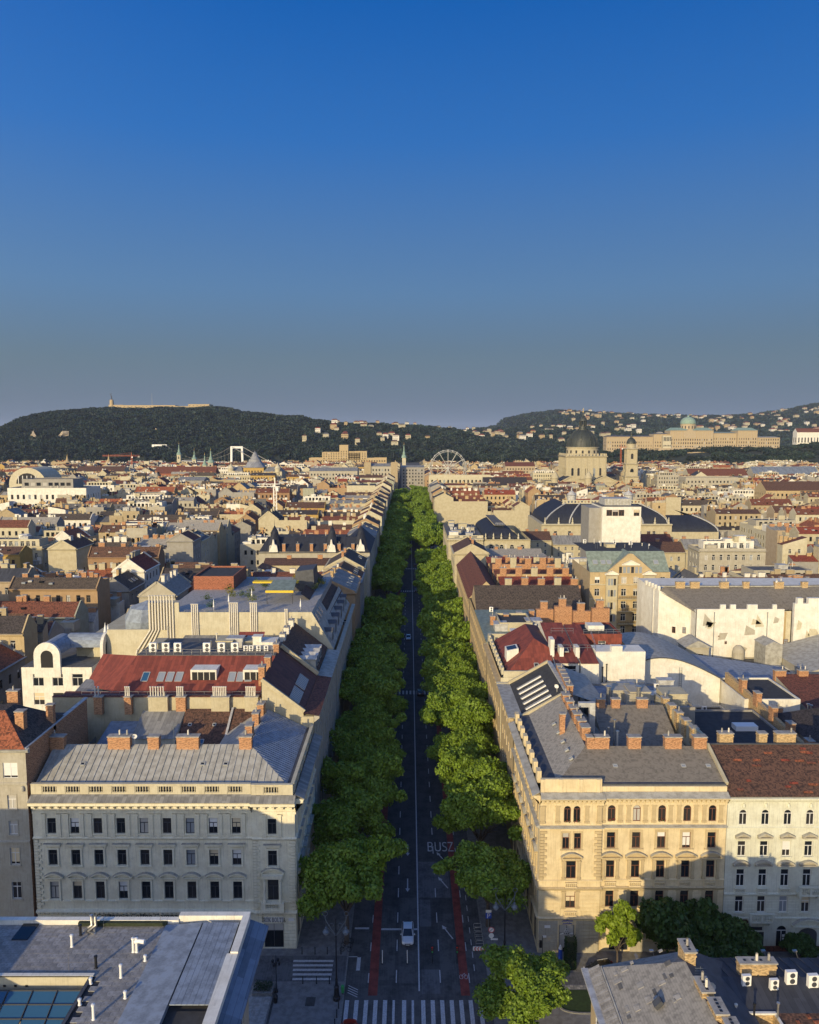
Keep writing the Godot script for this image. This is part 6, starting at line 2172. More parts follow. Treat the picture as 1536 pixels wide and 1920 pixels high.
func trunk_mesh(key: String, h: float, r: float, reach: float, seed_: int) -> ArrayMesh:
	if meshes.has(key):
		return meshes[key]
	var q := RandomNumberGenerator.new()
	q.seed = seed_
	var g := MB.new()
	g.tube([Vector3(0, -0.1, 0), Vector3(0, 0.3, 0), Vector3(0.05, h * 0.5, 0.05), Vector3(0, h, 0)], r * 1.15, r * 0.7, 9)
	for i in 6:
		var a := TAU * i / 6 + q.randf()
		var d := Vector3(cos(a), 0, sin(a))
		g.tube([Vector3(0, h * 0.85, 0), Vector3(0, h, 0) + d * reach * 0.3 + UP * reach * 0.35, Vector3(0, h, 0) + d * reach * 0.75 + UP * reach * q.randf_range(0.5, 0.95)], r * 0.5, r * 0.12, 6)
	g.tube([Vector3(0, h * 0.9, 0), Vector3(0.1, h + reach * 0.6, 0), Vector3(0, h + reach * 1.1, 0.1)], r * 0.6, r * 0.12, 6)
	meshes[key] = g.mesh(Vector3.ZERO, M["bark"])
	return meshes[key]


func tree(called: String, label: String, group: String, at: Vector3, kind: Dictionary, variant: int, s: Vector3, turn: float) -> void:
	var b := thing(called, label, "tree", at, group)
	var sd := hash(str(kind.key)) % 1000 + variant * 17
	var cm := crown_mesh("crown%s%d" % [kind.key, variant], kind.rx, kind.ry, kind.lobes, kind.per, kind.leaf, kind.col, 1.0, sd)
	var tm := trunk_mesh("trunk%s%d" % [kind.key, variant], kind.h, kind.r, kind.rx * 0.7, sd + 5)
	var bs := Basis(UP, turn).scaled(s)
	put(b, "trunk", tm, Transform3D(bs, at))
	put(b, "crown", cm, Transform3D(bs, at + Vector3(0, (kind.h + kind.ry * 0.72) * s.y, 0)))


func avenue_trees() -> void:
	var lime := {"key": "lime", "rx": 6.3, "ry": 6.0, "lobes": 84, "per": 430, "leaf": 0.32, "col": Color(0.16, 0.245, 0.02), "h": 4.6, "r": 0.34}
	var far := {"key": "limefar", "rx": 6.3, "ry": 6.0, "lobes": 70, "per": 200, "leaf": 0.50, "col": Color(0.16, 0.245, 0.02), "h": 4.6, "r": 0.34}
	var q := RandomNumberGenerator.new()
	q.seed = 77
	for side in [-1, 1]:
		var z := -101.2 if side < 0 else -105.0
		var i := 0
		while z > -790:
			var k := lime if z > -210 else far
			var s := q.randf_range(0.85, 1.15)
			if side < 0 and i == 0:
				s = 1.08
			elif i == 0:
				s = 0.98
			elif z < -150:
				s *= 1.12 if z > -400 else 1.3
			var x := (-8.6 if side < 0 else 11.3) + q.randf_range(-0.6, 0.6)
			if side < 0 and z < -104:
				x -= 0.8
			if z < -420:
				x += 1.6 * -side
			var gap: bool = (side > 0 and z < -398 and z > -416) or (side < 0 and z < -283 and z > -300)
			if not gap:
				var name_it := "big leafy avenue tree in the row %s" % ("beside the corner palace with the bookshop" if side < 0 else "beside the honey coloured palace")
				if i == 0:
					name_it = "big round avenue tree next to the lamp with the green bin" if side < 0 else "broad avenue tree overhanging the blue parking sign"
				tree("avenue_tree", name_it, "avenue trees %s" % ("on the bookshop side" if side < 0 else "on the ice cream shop side"),
					Vector3(x, 0.12, z), k, i % 4, Vector3(s, s * q.randf_range(0.88, 1.05), s), q.randf() * TAU)
			z -= q.randf_range(11.4, 14.6) if i else 15.5
			i += 1
	tree("young_tree", "round sunlit tree standing beside the curved lawn", "", Vector3(13.8, 0.12, -84.0), lime, 1, Vector3(0.84, 0.72, 0.84), 1.0)
	var poplar := {"key": "cone", "rx": 2.8, "ry": 4.6, "lobes": 40, "per": 230, "leaf": 0.32, "col": Color(0.19, 0.27, 0.015), "h": 2.2, "r": 0.16}
	tree("young_tree", "slender yellow-green tree in front of the shop windows", "", Vector3(28.0, 0.12, -96.2), poplar, 0, Vector3(0.95, 1.18, 0.95), 0.3)
	var bush := {"key": "dark", "rx": 4.6, "ry": 4.0, "lobes": 56, "per": 300, "leaf": 0.36, "col": Color(0.05, 0.10, 0.016), "h": 1.9, "r": 0.2}
	tree("dark_tree", "broad dark green tree before the shaded palace front", "", Vector3(36.2, 0.12, -95.8), bush, 0, Vector3(1.2, 1.3, 1.1), 0.2)
	tree("dark_tree", "lower dark tree next to the shop sign of the ivory tenement", "", Vector3(41.6, 0.12, -95.4), bush, 1, Vector3(0.95, 1.0, 0.95), 2.2)
	tree("dark_tree", "small bushy tree behind the tenement's chimney", "", Vector3(39.0, 0.12, -92.8), bush, 2, Vector3(0.7, 0.75, 0.7), 1.2)
	tree("dark_tree", "loose shrub growing in front of the arched gateway", "", Vector3(53.2, 0.12, -97.0), bush, 1, Vector3(0.5, 0.5, 0.5), 3.2)
	tree("dark_tree", "small shrub between the shops and the lamps", "", Vector3(46.6, 0.12, -95.8), bush, 2, Vector3(0.32, 0.34, 0.32), 0.6)
	tree("courtyard_tree", "dense dark tree filling a courtyard behind the glass dome", "", Vector3(-82.0, 0, -232), lime, 2, Vector3(0.95, 1.25, 0.95), 0.5)
	tree("courtyard_tree", "second dense courtyard tree behind the glass dome", "", Vector3(-75.0, 0, -230), lime, 3, Vector3(0.85, 1.2, 0.85), 1.5)
	var b := thing("hedge_column", "tall clipped hedge column standing before the dark shop door", "hedge", Vector3(21.7, 0.12, -96.2))
	var h := b.g("foliage", "leaf")
	for i in 2600:
		h.col = Color(0.022, 0.05, 0.012) * rng.randf_range(0.6, 1.5)
		var e := Vector3(rng.randf_range(-1, 1), rng.randf_range(0.0, 1), rng.randf_range(-1, 1))
		if maxf(absf(e.x), absf(e.z)) < 0.7:
			e.x = signf(e.x) * rng.randf_range(0.75, 1.0)
		var p := b.org + Vector3(e.x * 0.72, 0.1 + e.y * 4.2, e.z * 0.72)
		var d := Vector3(rng.randfn(), rng.randfn(), rng.randfn()).normalized() * 0.2
		h.t3(p, p + d, p + d.cross(Vector3(0.3, 1, 0.2)) * 0.8)
	b.g("core", "soil").box(b.org + Vector3(-0.5, 0, -0.5), b.org + Vector3(0.5, 4.1, 0.5))
	finish(b)


# ------------------------------------------------------------------ houses further down the avenue

var plots := []   # rectangles that are taken: x0, x1, z0, z1


func claim(x0: float, x1: float, z0: float, z1: float) -> void:
	plots.append(Rect2(x0, z0, x1 - x0, z1 - z0))


func unclaimed(x0: float, x1: float, z0: float, z1: float) -> bool:
	var r := Rect2(x0 + 0.5, z0 + 0.5, x1 - x0 - 1.0, z1 - z0 - 1.0)
	for p in plots:
		if p.intersects(r):
			return false
	return true


func red_atrium_house() -> void:
	var b := thing("attic_house", "town house with glazed red metal attic, railings and a row of coolers", "building", Vector3(-36, 0, -141))
	claim(-61, XL, -160, -122)
	var R := Vector3.RIGHT
	var rows := storeys(25.0, 5.0, 4, 1.2, 2.2)
	b.g("wall", "wall_cream").box(Vector3(-60, 0, -124.9), Vector3(-24.4, 27.9, -124.2))
	b.g("coping", "tile_rust").box(Vector3(-60, 27.9, -125.0), Vector3(-24.4, 28.02, -124.1))
	for c in [[-47.0, 1.2, 3], [-42.0, 3.2, 6], [-38.2, 1.6, 4], [-31.6, 3.0, 8], [-26.4, 2.2, 6], [-52.0, 1.4, 2]]:
		chimney(b, Vector3(c[0], 26.4, -123.7), c[1], 0.8, 1.75, "brick" if c[2] < 6 else "wall_cream")
		for i in c[2]:
			flue(b, Vector3(c[0] - c[1] * 0.4 + c[1] * 0.8 * i / c[2], 28.1, -123.7), 1.8, 0.1)
	facade(b, Vector3(XL, 0, -122), Vector3.FORWARD, 38, 25.4, "wall_stone", spread(38, 11, 1), rows)
	moulding(b, "cornice", "wall_stone", Vector3(XL, 24.4, -122), Vector3.FORWARD, 38, [Vector2(0, 0), Vector2(0.3, 0.2), Vector2(0.9, 0.7), Vector2(0.9, 1.0), Vector2(0, 1.1)])
	b.g("cornice_cover", "tile_rust").q(Vector3(XL + 0.9, 25.5, -122), Vector3(XL + 0.9, 25.5, -142), Vector3(-17.6, 25.9, -142), Vector3(-17.6, 25.9, -122))
	b.g("cornice_cover", "metal_grey").q(Vector3(XL + 0.9, 25.5, -142), Vector3(XL + 0.9, 25.5, -160), Vector3(-17.6, 25.9, -160), Vector3(-17.6, 25.9, -142))
	var up := Vector3(-6.9, 5.4, 0).normalized()
	b.g("roof", "sheet_maroon").q(Vector3(-17.6, 26.0, -122.4), Vector3(-17.6, 26.0, -141.2), Vector3(-24.5, 31.4, -141.2), Vector3(-24.5, 31.4, -122.4))
	b.g("roof", "tile_brown").q(Vector3(-17.6, 26.3, -141.8), Vector3(-17.6, 26.3, -159.6), Vector3(-24.5, 31.8, -159.6), Vector3(-24.5, 31.8, -141.8))
	b.g("wall", "wall_cream").q(Vector3(-24.4, 0, -122.3), Vector3(-15.9, 0, -122.3), Vector3(-17.6, 26.0, -122.3), Vector3(-24.4, 31.3, -122.3))
	b.g("fire_wall", "wall_cream").box(Vector3(-17.7, 18, -123.6), Vector3(-15.85, 25.35, -122.02))
	b.g("fire_wall", "wall_cream").bar(Vector3(-17.4, 26.2, -122.2), Vector3(-24.4, 31.6, -122.2), 0.4, 0.6)
	b.g("fire_wall", "wall_cream").bar(Vector3(-17.4, 26.4, -141.5), Vector3(-24.4, 31.9, -141.5), 0.5, 0.7)
	for i in 16:
		var z := -124.2 - i * 0.72 - (1.0 if i > 7 else 0.0)
		skylight(b, Vector3(-18.6, 26.85, z), Vector3(0, 0, -1), up, 0.5, 1.9, "glass_pale")
	for i in 4:
		var z := -143.6 - i * 2.6
		dormer(b, Vector3(-18.0, 26.7, z), Vector3.FORWARD, 1.7, 2.1, 3.4, "metal_grey", "metal_light")
	for z in [-125, -130.5, -139, -146, -151, -157]:
		chimney(b, Vector3(-24.8, 31.0, z), 0.9, 1.5, 2.0, "brick" if z > -140 else "wall_white")
	b.g("wall", "wall_cream").q(Vector3(-24.5, 0, -160), Vector3(-24.5, 0, -122.3), Vector3(-24.5, 31.4, -122.3), Vector3(-24.5, 31.4, -160))
	var s := Vector3(0, 4.2, -7.2).normalized()
	var at := func(x: float, t: float) -> Vector3: return Vector3(x, 27.2, -129.2) + s * t
	b.g("attic", "sheet_red").q(Vector3(-52, 27.2, -129.2), Vector3(-24.6, 27.2, -129.2), Vector3(-24.6, 31.4, -136.4), Vector3(-50, 31.4, -136.4))
	b.g("attic_wing", "sheet_red").q(Vector3(-60, 25.5, -137), Vector3(-52, 27.2, -129.2), Vector3(-50, 31.4, -136.4), Vector3(-58, 30.4, -141))
	b.g("attic", "sheet_maroon").q(Vector3(-60, 26.4, -125), Vector3(-24.6, 26.4, -125), Vector3(-24.6, 27.18, -129.2), Vector3(-60, 27.18, -129.2))
	for x in [-44.2, -42.6, -41.0, -31.6, -30.1, -28.6, -47.0]:
		skylight(b, at.call(x, 2.2), R, s, 1.15, 2.1, "glass_pale" if x > -46 else "glass_blue")
	for x in [-36.2, -26.9]:
		var g := MB.new()
		g.box(Vector3(x - 2.6, 27.6, -131.4), Vector3(x + 2.0, 30.3, -136))
		var o := own(b, "terrace_recess", g, "wall_white", Vector3(x, 27.6, -131.4))
		for i in 4:
			var p := MB.new()
			p.box(Vector3(x - 2.3 + i * 1.05, 27.9, -131.38), Vector3(x - 1.4 + i * 1.05, 29.9, -131.33))
			own(b, "pane", p, "glass_room", Vector3(x - 2 + i * 1.05, 28, -131.36), o)
	rail(b, [Vector3(-56, 27.0, -126.4), Vector3(-25.4, 27.0, -126.4), Vector3(-25.2, 31.5, -135.8)], 1.1)
	b.g("flat_roof", "felt_grey").box(Vector3(-50, 0, -148), Vector3(-24.6, 31.5, -136.5))
	rail(b, [Vector3(-50, 31.5, -136.7), Vector3(-25, 31.5, -136.7)], 1.0)
	for x in [-45.2, -43.0, -37.6, -34.9, -32.4, -47.6]:
		aircon(b, Vector3(x, 31.5, -138.2), 0.0, 1.35)
	for x in [-29.6, -28.2, -26.8, -30.6]:
		aircon(b, Vector3(x, 31.5, -139.0), 0.1, 0.8)
	clutter(b, -50, -26, -147, -140, 31.5, 12)
	wing(b, -48, -25, -159.6, -150.5, 27.6, "wall_white", "x", 1.4, "sheet_grey", 0.0, 0, 0, {"f": [{"v": 25.0, "h": 1.6, "w": 1.4}], "gap": 3.2, "trim": false})
	b.g("attic_dormer", "sheet_red").q(Vector3(-33.5, 31.6, -144.3), Vector3(-28.5, 31.6, -144.3), Vector3(-28.5, 33.0, -147.3), Vector3(-33.5, 33.0, -147.3))
	for x in [-32.6, -31.2, -29.8]:
		skylight(b, Vector3(x, 31.9, -144.7), R, Vector3(0, 0.42, -0.9), 0.9, 1.4, "glass_pale")
	wing(b, -60, -48.5, -158, -139, 24.0, "wall_grey", "flat", 0.5, "felt_grey", 0.5)
	wing(b, -60, -49, -137.5, -126, 25.0, "wall_stone", "x", 1.6, "sheet_grey", 0.0)
	clutter(b, -60, -50, -156, -140, 24.0, 9)
	finish(b)


func pipe_wall_house() -> void:
	var b := thing("terrace_house", "tall house with bare cream fire wall carrying bundled flues and a roof garden", "building", Vector3(-40, 0, -183))
	claim(-79, XL, -206, -160)
	var zf := -160.4
	var w := "wall_ivory"
	var g := b.g("fire_wall", w)
	for s in [[-21.0, -49.4, 33.8], [-49.4, -56.0, 35.9], [-56.0, -65.0, 30.0]]:
		g.box(Vector3(s[1], 0, zf - 0.5), Vector3(s[0], s[2], zf))
	g.hexa([Vector3(-72, 0, zf), Vector3(-65, 0, zf), Vector3(-65, 0, zf - 0.5), Vector3(-72, 0, zf - 0.5), Vector3(-72, 21.0, zf), Vector3(-65, 29.5, zf), Vector3(-65, 29.5, zf - 0.5), Vector3(-72, 21.0, zf - 0.5)])
	g.hexa([Vector3(-21.0, 0, zf), Vector3(-16.4, 0, zf), Vector3(-16.4, 0, zf - 0.5), Vector3(-21.0, 0, zf - 0.5), Vector3(-21.0, 33.8, zf), Vector3(-16.4, 25.8, zf), Vector3(-16.4, 25.8, zf - 0.5), Vector3(-21.0, 33.8, zf - 0.5)])
	var bundle := func(x: float, n: int, y0: float, y1: float) -> void:
		for i in n:
			flue(b, Vector3(x + i * 0.42, y0, zf + 0.25), y1 - y0 + 0.12 * (i % 3), 0.15)
		b.g("flue_base", w).box(Vector3(x - 0.4, y0 - 1.2, zf), Vector3(x + n * 0.42, y0, zf + 0.7))
	bundle.call(-46.6, 4, 28.2, 35.6)
	bundle.call(-38.5, 5, 28.2, 35.9)
	bundle.call(-34.0, 4, 28.2, 35.9)
	bundle.call(-26.6, 2, 28.6, 34.6)
	for i in 9:
		flue(b, Vector3(-55.6 + i * 0.62, 24.0 + (6.0 if i < 6 else 0.0), zf + 0.25), 13.6 - (6.0 if i < 6 else 0.0), 0.17)
	for i in 4:
		var p := MB.new()
		p.tube([Vector3(-55.6 + i * 0.62, 30.0, zf + 0.25), Vector3(-58.6 + i * 0.9, 25.4, zf + 0.3), Vector3(-58.8 + i * 0.9, 24.6, zf + 0.3)], 0.17, 0.17, 7)
		own(b, "flue", p, "pipe_cream", Vector3(-57, 27, zf + 0.3))
	facade(b, Vector3(XL, 0, zf), Vector3.FORWARD, 45, 25.4, "wall_stone", spread(45, 13, 1), storeys(25.4, 5, 4))
	moulding(b, "cornice", "wall_stone", Vector3(XL, 24.4, zf), Vector3.FORWARD, 45, [Vector2(0, 0), Vector2(0.3, 0.2), Vector2(0.9, 0.7), Vector2(0.9, 1.0), Vector2(0, 1.1)])
	b.g("roof", "metal_grey").q(Vector3(-16.4, 25.4, zf - 0.5), Vector3(-16.4, 25.4, -205.5), Vector3(-19.4, 30.4, -205.5), Vector3(-19.4, 30.4, zf - 0.5))
	b.g("roof", "tile_brown").q(Vector3(-18.9, 29.6, -176), Vector3(-18.4, 29.0, -205.5), Vector3(-25.6, 34.6, -205.5), Vector3(-25.6, 34.6, -176))
	b.g("upper_roof", "metal_grey").q(Vector3(-19.4, 30.4, zf - 0.5), Vector3(-19.4, 30.4, -176), Vector3(-21.2, 33.4, -176), Vector3(-21.2, 33.4, zf - 0.5))
	for i in 6:
		dormer(b, Vector3(-16.9, 26.4, -164.5 - i * 7), Vector3.FORWARD, 2.2, 2.4, 2.6, "metal_blue", "metal_dark")
	for i in 3:
		skylight(b, Vector3(-19.7, 31.2, -163.5 - i * 3.5), Vector3(0, 0, -1), Vector3(-0.52, 0.85, 0), 1.0, 1.8, "glass_pale")
	b.g("terrace", "slab").box(Vector3(-54, 0, -205), Vector3(-21.2, 33.0, zf - 0.5))
	b.g("wall", "wall_cream").box(Vector3(-72, 0, -205), Vector3(-54.2, 26.5, zf - 0.55))
	wing(b, -54, -44, -203, -188, 36.0, "brick_red", "flat", 0.4, "felt_dark", 0.5, 0, 0, {}, 33.0)
	var aw := MB.new()
	aw.hexa([Vector3(-33, 35.9, -172), Vector3(-26.6, 35.9, -172), Vector3(-27.0, 36.9, -180), Vector3(-32.5, 36.9, -180), Vector3(-33, 36.1, -172), Vector3(-26.6, 36.1, -172), Vector3(-27.0, 37.1, -180), Vector3(-32.5, 37.1, -180)])
	own(b, "awning", aw, "metal_green", Vector3(-30, 36, -175))
	aw = MB.new()
	aw.box(Vector3(-33, 35.6, -171.9), Vector3(-26.6, 36.15, -171.8))
	own(b, "awning_valance", aw, "awning_yellow", Vector3(-30, 36, -171.9))
	for x in [-32.7, -26.9]:
		b.g("awning_posts", "iron").bar(Vector3(x, 33, -172), Vector3(x, 36, -172), 0.1, 0.1)
	aw = MB.new()
	aw.box(Vector3(-38, 35.8, -184), Vector3(-27, 36.2, -182))
	own(b, "awning", aw, "awning_yellow", Vector3(-32, 36, -183))
	aw = MB.new()
	aw.prism(Vector3(-26, 33, -190), Vector3.RIGHT, Vector3.BACK, [Vector2(-2.5, 0), Vector2(2.5, 0), Vector2(2.2, 5.5), Vector2(-2.2, 5.0)], -4, 4)
	own(b, "stair_house", aw, "metal_dark", Vector3(-26, 33, -190))
	for i in 26:
		var x := rng.randf_range(-47, -22)
		var z := rng.randf_range(-200, -163)
		if x > -34 and x < -26 and z > -181:
			continue
		var pm := MB.new()
		for j in 150:
			pm.col = [Color(0.05, 0.10, 0.015), Color(0.16, 0.18, 0.02), Color(0.09, 0.13, 0.02), Color(0.30, 0.24, 0.02)][i % 4] * rng.randf_range(0.6, 1.4)
			var p := Vector3(x, 33, z) + Vector3(rng.randfn() * 0.5, 0.7 + absf(rng.randfn()) * 0.6, rng.randfn() * 0.5)
			var d := Vector3(rng.randfn(), rng.randfn(), rng.randfn()).normalized() * 0.32
			pm.t3(p, p + d, p + d.cross(UP) * 0.8 + UP * 0.1)
		own(b, "potted_plant", pm, "leaf", Vector3(x, 33, z))
	for p in [[-43.0, -164.5], [-41.0, -170.0], [-24.0, -165.0], [-37.0, -176.0]]:
		var u := MB.new()
		u.lathe(Vector3(p[0], 33.0, p[1]), [Vector2(0.04, 0), Vector2(0.04, 0.9), Vector2(0.22, 1.0), Vector2(0.12, 2.0), Vector2(0, 2.9)], 8)
		own(b, "parasol", u, "plastic_white", Vector3(p[0], 33, p[1]))
	rail(b, [Vector3(-48.5, 33.0, zf - 0.7), Vector3(-22, 33.0, zf - 0.7)], 1.1, "steel", 2.2)
	var dm := MB.new()
	var c := Vector3(-59.5, 29.6, -170.5)
	for j in 8:
		var a0 := TAU * j / 8
		var a1 := TAU * (j + 1) / 8
		var e := func(a: float, r: float, h: float) -> Vector3: return c + Vector3(cos(a) * r, h, sin(a) * r)
		dm.q(e.call(a1, 5.4, 0.6), e.call(a0, 5.4, 0.6), e.call(a0, 4.0, 3.2), e.call(a1, 4.0, 3.2))
		dm.t3(e.call(a1, 4.0, 3.2), e.call(a0, 4.0, 3.2), c + UP * 4.6)
		dm.q(e.call(a1, 5.4, -3.0), e.call(a0, 5.4, -3.0), e.call(a0, 5.4, 0.6), e.call(a1, 5.4, 0.6))
	own(b, "glass_dome", dm, "metal_blue", c)
	for p in [[-65.8, -163], [-67.0, -164.4]]:
		var u := MB.new()
		u.lathe(Vector3(p[0], 26.5, p[1]), [Vector2(0.05, 0), Vector2(0.05, 1.6), Vector2(0.45, 1.8), Vector2(0.2, 3.0), Vector2(0, 4.2)], 8)
		own(b, "parasol", u, "plastic_white", Vector3(p[0], 26.5, p[1]))
	finish(b)


func arch_dormer_house() -> void:
	var b := thing("town_house", "pale house with round-arched gable windows under a rounded metal roof", "building", Vector3(-74, 0, -164))
	claim(-84, -61.5, -176, -150)
	var w := "wall_white"
	facade(b, Vector3(-80, 0, -153), Vector3.RIGHT, 14.5, 24.0, w, [3.4, 7.4, 11.5], [{"v": 12, "h": 2.6, "w": 2.2}, {"v": 16, "h": 2.6, "w": 2.2}, {"v": 20, "h": 2.6, "w": 2.2}])
	facade(b, Vector3(-65.5, 0, -153), Vector3.FORWARD, 22, 24.0, w, spread(22, 5), [{"v": 12, "h": 2.6, "w": 2.2}, {"v": 16, "h": 2.6, "w": 2.2}, {"v": 20, "h": 2.6, "w": 2.2}])
	b.g("roof", "felt_grey").q(Vector3(-80, 24, -153), Vector3(-65.5, 24, -153), Vector3(-65.5, 24, -175), Vector3(-80, 24, -175))
	for f in [[Vector3(-74.5, 22, -152.7), Vector3.RIGHT], [Vector3(-65.2, 22, -161), Vector3.FORWARD]]:
		var n: Vector3 = f[1].cross(UP)
		var poly := [Vector2(-2.7, 0), Vector2(2.7, 0)]
		for i in 13:
			var a := PI * i / 12
			poly.append(Vector2(cos(a) * 2.7, 4.6 + sin(a) * 2.7))
		var g := MB.new()
		g.prism(f[0], f[1], n, poly, -0.6, 0.0)
		var o := own(b, "arched_gable", g, w, f[0])
		var p := MB.new()
		var pp := [Vector2(-1.25, 2.0), Vector2(1.25, 2.0)]
		for i in 9:
			var a := PI * i / 8
			pp.append(Vector2(cos(a) * 1.25, 4.4 + sin(a) * 1.25))
		p.prism(f[0], f[1], n, pp, 0.0, 0.03)
		own(b, "pane", p, "glass_room", f[0], o)
		var v := MB.new()
		for i in 10:
			var a := PI * i / 10
			var c := PI * (i + 1) / 10
			var q0: Vector3 = f[0] + f[1] * cos(a) * 2.5 + UP * (4.6 + sin(a) * 2.5) - n * 0.6
			var q1: Vector3 = f[0] + f[1] * cos(c) * 2.5 + UP * (4.6 + sin(c) * 2.5) - n * 0.6
			v.q(q1, q0, q0 - n * 7.5, q1 - n * 7.5)
		own(b, "barrel_roof", v, "metal_blue", f[0])
	finish(b)


func skylight_house() -> void:
	var b := thing("attic_house", "town house whose dark avenue slope has five long skylight strips", "building", Vector3(34, 0, -135))
	claim(XR, 51, -144, -125.5)
	var zf := -126.0
	var z0 := -143.5
	facade(b, Vector3(XR, 0, z0), Vector3.BACK, zf - z0, 23.4, "wall_sand", spread(zf - z0, 5), storeys(23.4, 5, 4))
	moulding(b, "cornice", "wall_sand", Vector3(XR, 22.6, z0), Vector3.BACK, zf - z0, [Vector2(0, 0), Vector2(0.3, 0.2), Vector2(0.9, 0.6), Vector2(0.9, 0.9), Vector2(0, 1.0)])
	b.g("cornice_cover", "metal_grey").box(Vector3(XR - 0.9, 23.5, z0), Vector3(19.4, 23.65, zf))
	var up := Vector3(7.4, 4.3, 0).normalized()
	b.g("roof", "felt_dark").q(Vector3(19.4, 23.7, z0), Vector3(19.4, 23.7, zf), Vector3(26.8, 28.0, zf), Vector3(26.8, 28.0, z0))
	b.g("wall", "wall_sand").q(Vector3(19.4, 10, zf), Vector3(26.8, 10, zf), Vector3(26.8, 28, zf), Vector3(19.4, 23.7, zf))
	b.g("fire_wall", "wall_cream").bar(Vector3(19.2, 23.9, zf), Vector3(26.8, 28.2, zf), 0.5, 0.5)
	b.g("fire_wall", "wall_cream").bar(Vector3(19.2, 23.9, z0), Vector3(26.8, 28.2, z0), 0.5, 0.5)
	b.g("fire_wall", "metal_light").bar(Vector3(26.9, 28.1, z0), Vector3(26.9, 28.1, zf), 0.7, 0.4)
	for i in 5:
		var z := -128.6 - i * 2.6
		skylight(b, Vector3(20.2, 24.2, z), Vector3(0, 0, 1), up, 0.5, 5.0, "glass_room")
		b.g("strip_frames", "plastic_white").bar(Vector3(20.2, 24.35, z + 0.6), Vector3(20.2, 24.35, z + 0.6) + up * 5.0, 0.22, 0.22, Vector3(-0.5, 0.86, 0))
	dish(b, Vector3(25.6, 27.6, -128.5), -0.6)
	b.g("roof", "metal_grey").q(Vector3(27.0, 28.0, zf), Vector3(34.0, 25.5, zf), Vector3(34.0, 25.5, z0), Vector3(27.0, 28.0, z0))
	wing(b, 34, 50.5, z0, -130.5, 23.4, "wall_grey", "flat", 0.4, "metal_blue", 0.5)
	rail(b, [Vector3(34.4, 23.8, -131), Vector3(50, 23.8, -131)], 1.1)
	clutter(b, 35, 50, -143, -132, 23.4, 16)
	for p in [[35.6, -132.5], [41.0, -132.5]]:
		flue(b, Vector3(p[0], 23.4, p[1]), 3.6, 0.36, "steel")
	for i in 6:
		chimney(b, Vector3(27.4 + i * 0.1, 27.6, -127 - i * 2.2), 0.9, 1.3, 1.6, "brick")
	finish(b)


